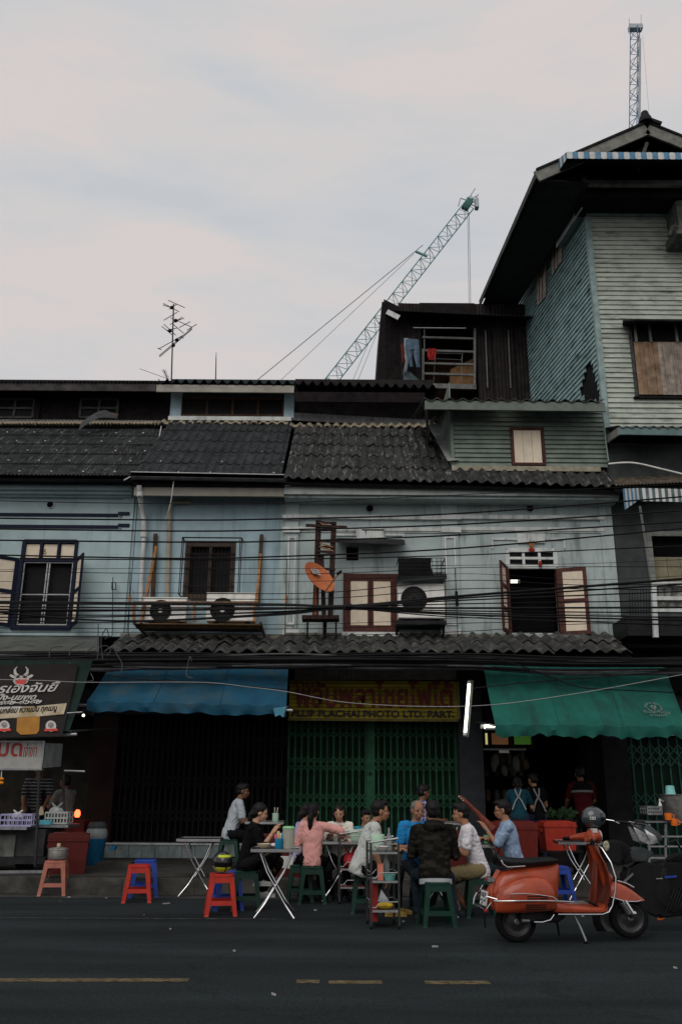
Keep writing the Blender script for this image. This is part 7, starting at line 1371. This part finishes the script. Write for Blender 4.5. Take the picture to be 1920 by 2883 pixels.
def person(label, X, Y, z0, rz, seat=.45, H=1.66, lean=10, head=(8, 0), hands=None, feet=None, shirt=None, sleeve=.55, pants=None, pant_len=1.0, shoe=None, hair='short', hm=None, skin=None, fem=False, shirt_len=.0, twist=0, group='people eating at the street tables', wide=1.0, poles=None):
    s = H/1.68; o = thing('person', label, 'person', (X, Y, z0), rz, group); ORI[o] = V((0, 0, 0)); skin = skin or skin_a; hm = hm or hair_k
    hipz = (seat+.085) if seat else .90*s; hip = V((0, 0, hipz)); a = R(lean); up = V((math.sin(a), 0, math.cos(a))); fw = V((math.cos(a), 0, -math.sin(a))); tw = Matrix.Rotation(R(twist), 3, 'Z')
    lat = tw @ V((0, 1, 0)); fwt = tw @ fw
    sw_ = (.175 if not fem else .150)*s*wide; sc_ = hip+up*.44*s; neck = hip+up*.49*s
    nd = V((math.sin(a+R(head[0])*.6), 0, math.cos(a+R(head[0])*.6))); hc = neck+nd*.150*s+V((.015, 0, 0))
    HR = Matrix.Rotation(R(head[1]), 3, 'Z') @ Matrix.Rotation(R(head[0]), 3, 'Y')
    hp_ = lambda x, y, z: hc+HR @ (V((x, y, z))*s)
    SL, SR = sc_+lat*sw_, sc_-lat*sw_
    hands = hands or ((.30, .16, .72), (.30, -.16, .72)); poles = poles or ((-.4, .5, -1), (-.4, -.5, -1)); arms = []
    for S_, t, pl in ((SL, hands[0], poles[0]), (SR, hands[1], poles[1])):
        e_, w_ = ik(S_, V(t), .275*s, .245*s, V(pl)); arms.append((S_, e_, w_))
    feet = feet or (((.42, .12, .07), (.42, -.12, .07)) if seat else ((.02, .10, .07), (.0, -.10, .07))); legs = []
    for sy, t in ((1, feet[0]), (-1, feet[1])):
        hj = hip+V((0, sy*.088*s, -.02)); k_, an_ = ik(hj, V(t), .42*s, .41*s, V((1, sy*.15, .6)) if seat else V((1, 0, 0))); legs.append((hj, k_, an_))
    # ---- body: one continuous surface
    b = MB()
    def torso(mb, prof, n=20):
        rs = []
        for h_, wy, dx, off in prof:
            c = hip+up*h_*s+fw*off*s; L2 = lat if h_ > .25 else V((0, 1, 0)).lerp(lat, max(0, h_/.25)); F2 = fwt if h_ > .25 else fw
            rs.append([c+L2*(wy*s*math.cos(2*math.pi*j/n))+F2*(dx*s*(1+(wide-1)*.8)*math.sin(2*math.pi*j/n)) for j in range(n)])
        mb.rings(rs)
    fk = (.90 if fem else 1.0)*wide
    torso(b, [(-.10, .12*fk, .09, -.01), (0, .145*fk, .10, -.01), (.15, .125*fk, .09, 0), (.32, .15*fk, .10, .01), (.42, .14*fk, .085, 0), (.48, .075*fk, .06, 0), (.52, .05, .05, 0)])
    b.capsule(neck-up*.05*s, hc-HR @ V((.02, 0, .03))*s, .055*s*(.88 if fem else 1), .052*s*(.88 if fem else 1), 14)
    b.ell(hp_(-.012, 0, .022), (.093*s, .074*s, .090*s), 18, 12, HR); b.ell(hp_(.022, 0, -.030), (.064*s, .058*s, .083*s), 16, 10, HR); b.ell(hp_(.032, 0, -.075), (.043*s, .044*s, .040*s), 14, 8, HR)
    b.capsule(hp_(.080, 0, .002), hp_(.094, 0, -.030), .008*s, .013*s, 8)
    b.ell(hp_(.077, 0, -.062), (.014*s, .026*s, .016*s), 10, 6, HR)
    for sy in (-1, 1): b.ell(hp_(-.006, sy*.073, -.016), (.019*s, .010*s, .031*s), 10, 8, HR); b.ell(hp_(.062, sy*.030, .014), (.02*s, .025*s, .009*s), 8, 6, HR); b.ell(hp_(.058, sy*.038, -.035), (.022*s, .02*s, .022*s), 8, 6, HR)
    for i, (S_, e_, w_) in enumerate(arms):
        sy = 1 if i == 0 else -1; b.capsule(S_-lat*sy*.02, S_, .06*s, .052*s, 12); b.capsule(S_, e_, .048*s, .038*s, 12); b.capsule(e_, w_, .038*s, .025*s, 12)
        d = (w_-e_).normalized(); side = d.cross(V((0, 0, 1)) if abs(d.z) < .9 else V((1, 0, 0))).normalized(); nrm_ = side.cross(d).normalized(); pc = w_+d*.05*s
        b.capsule(w_, w_+d*.03*s, .024*s, .028*s, 10); b.add([pc+d*u*.045*s+side*v*.038*s+nrm_*q*.013*s for u in (-1, 1) for v in (-1, 1) for q in (-1, 1)], [(0, 1, 3, 2), (4, 6, 7, 5), (0, 4, 5, 1), (2, 3, 7, 6), (0, 2, 6, 4), (1, 5, 7, 3)])
        for fi in range(4):
            f0 = w_+d*.092*s+side*((fi-1.5)*.0205*s); l_ = (.036, .042, .040, .030)[fi]*s; f1 = f0+d*l_-nrm_*.012*s; f2 = f1+(d*.6-nrm_*.8).normalized()*l_*.85; b.capsule(f0-d*.02*s, f1, .0095*s, .0085*s, 8); b.capsule(f1, f2, .0085*s, .0075*s, 8)
        th0 = w_+d*.03*s+side*sy*.03*s; th1 = th0+(d*.6+side*sy*.6-nrm_*.3).normalized()*.04*s; b.capsule(th0, th1, .013*s, .011*s, 8); b.capsule(th1, th1+(d-nrm_*.4).normalized()*.03*s, .011*s, .009*s, 8)
    for hj, k_, an_ in legs:
        b.capsule(hj, k_, .078*s, .055*s, 12); b.capsule(k_, k_+(an_-k_)*.35, .052*s, .054*s, 12); b.capsule(k_+(an_-k_)*.3, an_, .052*s, .034*s, 12); b.capsule(an_+V((-.03, 0, -.035))*s, an_+V((.12, 0, -.04))*s, .032*s, .026*s, 10)
    bo = b.build('body', skin, o); remesh(bo, .0095, 2)
    # ---- face
    for sy in (-1, 1):
        MB().ell(hp_(.0835, sy*.031, -.004), (.004*s, .011*s, .0045*s), 8, 6, HR).build('eye', black, bo); MB().ell(hp_(.086, sy*.031, .019), (.005*s, .017*s, .0035*s), 8, 6, HR).build('eyebrow', hm if hm != hair_g else hair_k, bo)
    MB().ell(hp_(.088, 0, -.064), (.007*s, .021*s, .006*s), 10, 6, HR).build('lips', lips, bo)
    # ---- hair
    hb = MB()
    if hair == 'short': hb.ell(hp_(-.026, 0, .042), (.098*s, .083*s, .086*s), 22, 14, HR); hb.ell(hp_(-.05, 0, -.01), (.068*s, .079*s, .07*s), 16, 10, HR); hb.ell(hp_(.035, 0, .090), (.055*s, .06*s, .034*s), 14, 8, HR)
    elif hair == 'thin': hb.ell(hp_(-.030, 0, .030), (.092*s, .081*s, .084*s), 22, 14, HR); hb.ell(hp_(-.05, 0, -.01), (.062*s, .079*s, .06*s), 16, 10, HR)
    else:
        hb.ell(hp_(-.024, 0, .036), (.098*s, .082*s, .088*s), 22, 14, HR); hb.ell(hp_(-.055, 0, -.02), (.062*s, .078*s, .075*s), 16, 10, HR)
        if hair == 'pony':
            pts = [hp_(-.11, 0, .03), hp_(-.15, 0, .0)+V((0, 0, -.01)), hp_(-.16, 0, 0)+V((-.005, 0, -.10))*s, hp_(-.15, 0, 0)+V((-.005, .01, -.20))*s, hp_(-.14, 0, 0)+V((0, .015, -.31))*s]; hb.tube(pts, [.03*s, .038*s, .042*s, .034*s, .010*s], 10)
        if hair == 'long':
            for sy in (-1, 1): hb.tube([hp_(-.02, sy*.06, .03), hp_(-.03, sy*.078, -.05), hp_(-.04, sy*.072, 0)+V((-.02, 0, -.15))*s], [.03*s, .034*s, .018*s], 10)
            hb.tube([hp_(-.07, 0, 0), hp_(-.09, 0, -.08), hp_(-.09, 0, 0)+V((-.02, 0, -.20))*s], [.06*s, .065*s, .03*s], 12)
        if hair == 'bun': hb.tube([hp_(-.08, 0, -.02), hp_(-.11, 0, -.07), hp_(-.12, 0, 0)+V((-.03, .0, -.15))*s], [.05*s, .05*s, .02*s], 10)
    ho = hb.build('hair', hm, o); remesh(ho, .008, 1, .020, hrt)
    # ---- clothes
    if shirt:
        sb_ = MB(); torso(sb_, [(-.085-shirt_len*.6, .140*fk, .108, -.012), (-.03, .158*fk, .118, -.012), (.08, .152*fk, .112, -.006), (.2, .155*fk, .108, 0), (.32, .178*fk, .118, .006), (.41, .170*fk, .100, 0), (.455, .130*fk, .082, -.004), (.49, .070, .064, -.004)])
        for i, (S_, e_, w_) in enumerate(arms):
            sy = 1 if i == 0 else -1; sb_.capsule(S_-lat*sy*.05*s, S_, .070*s, .062*s, 14)
            if sleeve <= 1: sb_.capsule(S_, lerp(S_, e_, sleeve), .062*s, .060*s, 14)
            else: sb_.capsule(S_, e_, .060*s, .050*s, 14); sb_.capsule(e_, lerp(e_, w_, sleeve-1), .050*s, .040*s, 14)
        so_ = sb_.build('shirt', shirt, o); remesh(so_, .012, 3, .028)
        cb2 = MB().lathe([(.060*s, -.012), (.066*s, -.010), (.062*s, .022), (.056*s, .022)], neck-up*.005, 18, nd, caps=False).build('collar', shirt, o, smooth=True)
    if pants:
        pb_ = MB(); torso(pb_, [(-.12, .125*fk, .104, -.008), (-.03, .138*fk, .102, -.008), (.03, .125*fk, .092, -.006)])
        for hj, k_, an_ in legs:
            if pant_len > .6: pb_.capsule(hj, k_, .092*s, .068*s, 14); pb_.capsule(k_, lerp(k_, an_, .93*min(1, (pant_len-.5)*2)), .068*s, .052*s, 14)
            else: pb_.capsule(hj, lerp(hj, k_, .98), .095*s, .082*s, 14)
        po = pb_.build('trousers', pants, o); remesh(po, .013, 3, .03)
    if shoe:
        for hj, k_, an_ in legs:
            f_ = MB(); f_.capsule(an_+V((-.04, 0, -.038))*s, an_+V((.05, 0, -.036))*s, .040*s, .038*s, 12); f_.capsule(an_+V((.05, 0, -.042))*s, an_+V((.15, 0, -.050))*s, .038*s, .028*s, 12); f_.capsule(an_, an_+V((-.01, 0, -.03))*s, .036*s, .04*s, 12)
            f_.add([an_+V((u, v, q))*s for u in (-.08, .175) for v in (-.036, .036) for q in (-.078, -.062)], [(0, 1, 3, 2), (4, 6, 7, 5), (0, 4, 5, 1), (2, 3, 7, 6), (0, 2, 6, 4), (1, 5, 7, 3)])
            fo = f_.build('shoe', shoe, o); remesh(fo, .008, 2)
    return o, dict(hp=hp_, arms=arms, hip=hip, neck=neck, up=up, fw=fw, lat=lat, s=s, hc=hc)
def wpt(o, p): return Matrix.Translation(o.location) @ Euler(o.rotation_euler).to_matrix().to_4x4() @ V(p)
def at_stool(x, y): return G(x, y)
bkc = fabric('cloth_black', (.006, .006, .007)); dkt = fabric('trouser_dark', (.008, .0085, .010)); jeansd = fabric('trouser_denim', (.018, .026, .035)); khaki = fabric('khaki', (.20, .16, .085))
whs = mat('shoe_white', (.42, .42, .40), .6, .2, 25); dks = mat('shoe_dark', (.02, .03, .035), .6, .2, 15)
# woman in black with phone
p = at_stool(690, 2560); pw, q = person('woman in black top with tied hair looking at a phone', p.x, p.y, 0, R(2), .45, 1.60, 11, (16, 0), ((.33, .05, .90), (.31, -.07, .88)), ((.20, .06, .20), (.16, -.05, .34)), bkc, 1.30, dkt, 1, whs, 'bun', None, skin_b, True, .04)
ph = thing('mobile_phone', 'dark phone held up by the woman in black', 'phone', tuple(wpt(pw, (.42, -.01, .96)))); pp = wpt(pw, (.42, -.01, .965)); MB().prism([pp+V((-.045, -.035, -.04)), pp+V((.045, -.035, .035)), pp+V((.045, .035, .035)), pp+V((-.045, .035, -.04))], (.006, 0, -.009)).build('case', black, ph); MB().prism([pp+V((-.04, -.031, -.0355)), pp+V((.04, -.031, .032)), pp+V((.04, .031, .032)), pp+V((-.04, .031, -.0355))], (-.001, 0, .0015)).build('screen', mat('phone_screen', (.05, .06, .08), .1, .1, 5), ph)
# pink woman and neighbours
p = at_stool(877, 2542); person('woman in pink blouse with a ponytail seen from behind', p.x, p.y+.02, 0, R(88), .45, 1.56, 8, (4, -10), ((.25, .10, .76), (.26, -.46, .80)), ((.35, .12, .07), (.32, -.2, .07)), fabric('blouse_pink', (.62, .31, .28)), .95, bkc, 1, dks, 'pony', None, skin_b, True, .03, poles=((-.4, .5, -1), (-.2, -1, -.2)))
p = P(838, 2450, 12.75); person('person in lavender blouse mostly hidden behind the woman in pink', p.x, 12.75, 0, R(25), .45, 1.54, 10, (10, 0), None, None, fabric('blouse_lavender', (.36, .33, .52)), 1.7, bkc, 1, dks, 'bun', None, skin_b, True)
p = P(958, 2400, 12.85); person('woman in white shirt facing the camera', p.x, 12.85, 0, R(-98), .45, 1.54, 10, (18, 0), ((.30, .10, .78), (.30, -.12, .80)), ((.15, .1, .07), (.15, -.1, .07)), fabric('shirt_white', (.68, .65, .58)), 1.6, dkt, 1, dks, 'long', None, skin_b, True)
p = P(1022, 2400, 12.95); person('young person in teal half hidden behind the man in grey', p.x, 12.95, 0, R(-60), .42, 1.42, 6, (8, 0), None, ((.15, .1, .07), (.15, -.1, .07)), fabric('shirt_teal', (.03, .20, .24)), .6, dkt, 1, dks, 'short', None, skin_a)
# man in grey shirt
p = P(1020, 2440, 11.25); gm, q = person('man in light grey shirt sitting in profile beside the trolley', p.x, 11.25, 0, R(0), .46, 1.72, 19, (0, 0), ((.42, .10, .72), (.24, -.24, .46)), ((.42, .10, .07), (.34, -.10, .07)), fabric('shirt_grey', (.46, .48, .46)), .62, dkt, 1, mat('shoe_yellow', (.30, .20, .05), .7, .2, 15), 'short', None, skin_a, False, .05, wide=1.16)
MB().tube([q['hp'](-.03, -.065, -.09)+V((-.02, 0, -.02)), q['hp'](.0, -.09, -.16), q['hp'](.02, -.11, -.26)], .010, 6).build('strap', bkc, gm)
# man in camouflage hoodie, from behind
cam_m = bpy.data.materials.new('camouflage'); cam_m.use_nodes = True; t_ = cam_m.node_tree; b_ = t_.nodes['Principled BSDF']; b_.inputs['Roughness'].default_value = .9; b_.inputs['Specular IOR Level'].default_value = .06
gg_ = N(t_, 'ShaderNodeNewGeometry'); mp3 = N(t_, 'ShaderNodeMapping'); mp3.inputs['Scale'].default_value = (9, 9, 26); n3 = N(t_, 'ShaderNodeTexNoise'); n3.inputs['Scale'].default_value = 1; n3.inputs['Detail'].default_value = 3; r3 = N(t_, 'ShaderNodeValToRGB'); r3.color_ramp.interpolation = 'CONSTANT'
r3.color_ramp.elements[0].color = (.008, .0075, .007, 1); r3.color_ramp.elements[1].position = .5; r3.color_ramp.elements[1].color = (.016, .015, .012, 1); e3 = r3.color_ramp.elements.new(.6); e3.color = (.024, .022, .018, 1)
t_.links.new(gg_.outputs['Position'], mp3.inputs[0]); t_.links.new(mp3.outputs[0], n3.inputs['Vector']); t_.links.new(n3.outputs[0], r3.inputs[0]); t_.links.new(r3.outputs[0], b_.inputs['Base Color'])
p = at_stool(1228, 2604); cm_, q = person('man in dark camouflage hoodie seen from behind', p.x, p.y, 0, R(92), .45, 1.70, 9, (4, 6), ((.30, .12, .74), (.30, -.12, .74)), ((.30, .16, .07), (.22, -.24, .07)), cam_m, 1.9, jeansd, 1, dks, 'short', None, skin_a, False, -.02, wide=1.14)
hd_ = MB(); hd_.ell(q['neck']-q['fw']*.075-q['up']*.015, (.085, .13, .075), 16, 10); ho_ = hd_.build('hood', cam_m, cm_); remesh(ho_, .012, 2, .015)
bs_ = MB(); n_ = 22; bs_.rings([[q['hip']+q['up']*h_+V((0, .175*1.05*math.cos(2*math.pi*j/n_), 0))+q['fw']*(.132*math.sin(2*math.pi*j/n_)-.012) for j in range(n_)] for h_ in (-.125, -.10, -.07)], caps=False); bs_.build('shirt_hem', fabric('hem_pale', (.34, .36, .38)), cm_, smooth=True)
# old man in blue polo
p = P(1168, 2420, 11.85); person('grey haired man in bright blue polo facing the camera', p.x, 11.85, 0, R(-72), .46, 1.66, 8, (10, 0), ((.32, .12, .74), (.30, -.14, .74)), ((.2, .12, .07), (.2, -.12, .07)), fabric('polo_blue', (.020, .20, .46)), .7, jeansd, 1, dks, 'thin', hair_g, skin_a, wide=1.05)
# man in white polo
p = at_stool(1350, 2580); person('man in white polo and khaki shorts facing left', p.x, p.y, 0, R(176), .45, 1.66, 15, (6, 0), ((.34, .12, .80), (.36, -.1, .82)), ((.25, .10, .07), (.12, -.14, .07)), fabric('polo_white', (.62, .60, .63)), .68, khaki, .5, dks, 'short', None, skin_a, False, .06)
# man in glasses, light blue shirt
p = P(1447, 2440, 11.9); gp, q = person('man in pale blue shirt and glasses raising his hand to eat', p.x, 11.9, 0, R(178), .46, 1.68, 9, (8, 0), ((.34, .04, .94), (.36, .10, .82)), ((.25, .10, .07), (.2, -.1, .07)), fabric('shirt_pale_blue', (.24, .33, .46)), .9, jeansd, 1, dks, 'short', None, skin_a, wide=1.04)
gl = MB()
for sy in (-1, 1): gl.lathe([(.020, -.002), (.023, 0), (.020, .002)], q['hp'](.096, sy*.032, -.004), 14, (1, 0, 0), caps=False); gl.tube([q['hp'](.094, sy*.054, 0), q['hp'](0, sy*.082, .004)], .0025, 5)
gl.tube([q['hp'](.098, -.012, 0), q['hp'](.098, .012, 0)], .0025, 5); gl.build('glasses', darkmetal, gp)
wt_ = MB().lathe([(.030, -.012), (.034, 0), (.030, .012)], lerp(q['arms'][0][1], q['arms'][0][2], .9), 14, (q['arms'][0][2]-q['arms'][0][1]), caps=False).build('wristwatch', steel, gp)
# back row on the pavement
stool(stool_green, 'stool under the man sitting far back', 645, 2330, 0, 1.0).location = V((P(648, 2330, 14.7).x, 14.7, PZ))
p = P(650, 2330, 14.7); person('man in pale shirt sitting far back before the dark gate', p.x, 14.7, PZ, R(12), .45, 1.70, 14, (4, -14), ((.36, .12, .74), (.38, -.10, .74)), None, fabric('shirt_pale', (.38, .42, .46)), .7, dkt, 1, dks, 'short', hair_k, skin_c, False, .05)
pl_m = bpy.data.materials.new('plaid'); pl_m.use_nodes = True; t_ = pl_m.node_tree; b_ = t_.nodes['Principled BSDF']; b_.inputs['Roughness'].default_value = .9; b_.inputs['Specular IOR Level'].default_value = .06
gg_ = N(t_, 'ShaderNodeNewGeometry'); ws = []
for d_, c_ in (('X', 0), ('Z', 1)):
    w_ = N(t_, 'ShaderNodeTexWave', bands_direction=d_); w_.inputs['Scale'].default_value = 5.5; t_.links.new(gg_.outputs['Position'], w_.inputs['Vector']); ws.append(w_)
mm_ = N(t_, 'ShaderNodeMath', operation='MAXIMUM'); t_.links.new(ws[0].outputs['Fac'], mm_.inputs[0]); t_.links.new(ws[1].outputs['Fac'], mm_.inputs[1]); r4 = N(t_, 'ShaderNodeValToRGB'); r4.color_ramp.elements[0].position = .78; r4.color_ramp.elements[0].color = (.085, .055, .13, 1); r4.color_ramp.elements[1].position = .92; r4.color_ramp.elements[1].color = (.33, .30, .40, 1); t_.links.new(mm_.outputs[0], r4.inputs[0]); t_.links.new(r4.outputs[0], b_.inputs['Base Color'])
stool(stool_green, 'stool under the man in purple plaid', 1180, 2330, 0, 1.0).location = V((P(1176, 2330, 14.5).x, 14.5, PZ))
p = P(1178, 2330, 14.5); person('man in purple plaid shirt in the back row', p.x, 14.5, PZ, R(25), .45, 1.66, 8, (8, -8), ((.36, .12, .74), (.38, -.10, .74)), None, pl_m, .7, dkt, 1, dks, 'short', None, skin_c, False, .05)
# cooks standing at the open shop
apr = fabric('apron_tie', (.2, .21, .21))
def apron(o, q):
    s = q['s']; bk2 = -q['fw']
    for sy in (-1, 1): MB().tube([q['hip']+q['up']*.47*s+q['lat']*sy*.055*s+bk2*.085*s, q['hip']+q['up']*.34*s+bk2*.132*s+q['lat']*sy*.02*s, q['hip']+q['up']*.22*s+bk2*.125*s-q['lat']*sy*.06*s, q['hip']+q['up']*.06*s+bk2*.13*s-q['lat']*sy*.12*s], .013, 6).build('apron_strap', apr, o, smooth=True)
p = P(1466, 2380, 14.75); o, q = person('cook in teal top with crossed white apron straps', p.x, 14.75, PZ, R(80), 0, 1.50, 26, (20, 0), ((.46, .14, .86), (.42, -.20, .84)), None, fabric('top_teal', (.008, .04, .058)), .6, jeansd, 1, dks, 'bun', None, skin_a, True, group='cooks at the open shop'); apron(o, q)
p = P(1517, 2380, 15.1); o, q = person('cook in black top with pale apron straps standing by the cool box', p.x, 15.1, PZ, R(100), 0, 1.50, 8, (16, 20), ((.36, .14, .88), (.30, -.2, .85)), None, bkc, .55, fabric('trouser_navy', (.016, .022, .055)), 1, dks, 'short', None, skin_a, True, group='cooks at the open shop'); apron(o, q)
p = P(1650, 2380, 15.5); o, q = person('man in black and dark red shirt standing in the shaded shop', p.x, 15.5, PZ, R(95), 0, 1.62, 6, (10, 0), ((.34, .2, .9), (.30, -.2, .9)), None, fabric('shirt_dark_red', (.05, .006, .007)), .7, dkt, 1, dks, 'short', None, skin_c, group='cooks at the open shop')
MB().rings([[q['hip']+q['up']*h_+q['lat']*(w_*math.cos(2*math.pi*j/20))+q['fw']*(.128*math.sin(2*math.pi*j/20)) for j in range(20)] for h_, w_ in ((.30, .186), (.335, .19))], caps=False).build('shirt_stripe', fabric('stripe_grey', (.14, .145, .145)), o, smooth=True); MB().rings([[q['hip']+q['up']*h_+q['lat']*(w_*math.cos(2*math.pi*j/20))+q['fw']*(.126*math.sin(2*math.pi*j/20)) for j in range(20)] for h_, w_ in ((.337, .19), (.42, .183), (.47, .11))], caps=False).build('shirt_yoke', bkc, o, smooth=True)
# stall keepers in the dark behind the cart
st_m = bpy.data.materials.new('striped_shirt'); st_m.use_nodes = True; t_ = st_m.node_tree; b_ = t_.nodes['Principled BSDF']; b_.inputs['Roughness'].default_value = .9; b_.inputs['Specular IOR Level'].default_value = .06; gg_ = N(t_, 'ShaderNodeNewGeometry'); w_ = N(t_, 'ShaderNodeTexWave', bands_direction='Z'); w_.inputs['Scale'].default_value = 6; t_.links.new(gg_.outputs['Position'], w_.inputs['Vector']); r5 = N(t_, 'ShaderNodeValToRGB'); r5.color_ramp.interpolation = 'CONSTANT'; r5.color_ramp.elements[0].color = (.02, .02, .022, 1); r5.color_ramp.elements[1].position = .7; r5.color_ramp.elements[1].color = (.13, .13, .13, 1); t_.links.new(w_.outputs['Fac'], r5.inputs[0]); t_.links.new(r5.outputs[0], b_.inputs['Base Color'])
p = P(92, 2380, 15.2); o, q = person('stall keeper in striped shirt and apron in the dark', p.x, 15.2, PZ, R(-80), 0, 1.62, 4, (14, 0), ((.3, .16, .9), (.3, -.16, .9)), None, st_m, .8, dkt, 1, dks, 'short', None, skin_c, group='stall keepers behind the cart'); MB().rings([[q['hip']+q['up']*h_+q['lat']*(w_*math.cos(j*.3-1.5))+q['fw']*(.14*math.cos((j-5)*.3)) for j in range(11)] for h_, w_ in ((-.25, .16), (.0, .165), (.3, .12))], caps=False, closed=False).build('apron', bkc, o)
p = P(176, 2380, 15.8); person('stall helper in dim grey shirt behind the cart', p.x, 15.8, PZ, R(150), .6, 1.60, 6, (6, 0), ((.36, .14, .9), (.34, -.12, .9)), None, fabric('shirt_dim', (.14, .15, .14)), .7, dkt, 1, dks, 'short', None, skin_c, group='stall keepers behind the cart')

# ================================================================ settle the body and cloth surfaces: fold and strand relief
dg = bpy.context.evaluated_depsgraph_get()
for o, amp, strand in BAKE:
    me = bpy.data.meshes.new_from_object(o.evaluated_get(dg)); o.modifiers.clear(); old = o.data; o.data = me; bpy.data.meshes.remove(old)
    if amp:
        ns = [v.normal.copy() for v in me.vertices]; sd_ = hash(o.name) % 97
        for v, n_ in zip(me.vertices, ns):
            c = v.co
            if strand: h_ = .6*noise.noise(V((c.x*38, c.y*38, c.z*11+sd_)))+.4*noise.noise(V((c.x*90, c.y*90, c.z*25)))
            else:
                t = noise.noise(V((c.x*5+sd_, c.y*5, c.z*5)))*1.6; u_ = c.x+c.y*.8; a_ = u_*math.cos(.5+t)+c.z*math.sin(.5+t); b_ = -u_*math.sin(.5+t)+c.z*math.cos(.5+t)
                r1 = noise.noise(V((a_*17, b_*5, sd_))); h_ = .7*(.5-abs(r1)*2)+.5*noise.noise(V((c.x*13, c.y*13, c.z*13+sd_)))
            v.co = c+n_*(h_*amp*.62)
    me.shade_smooth()
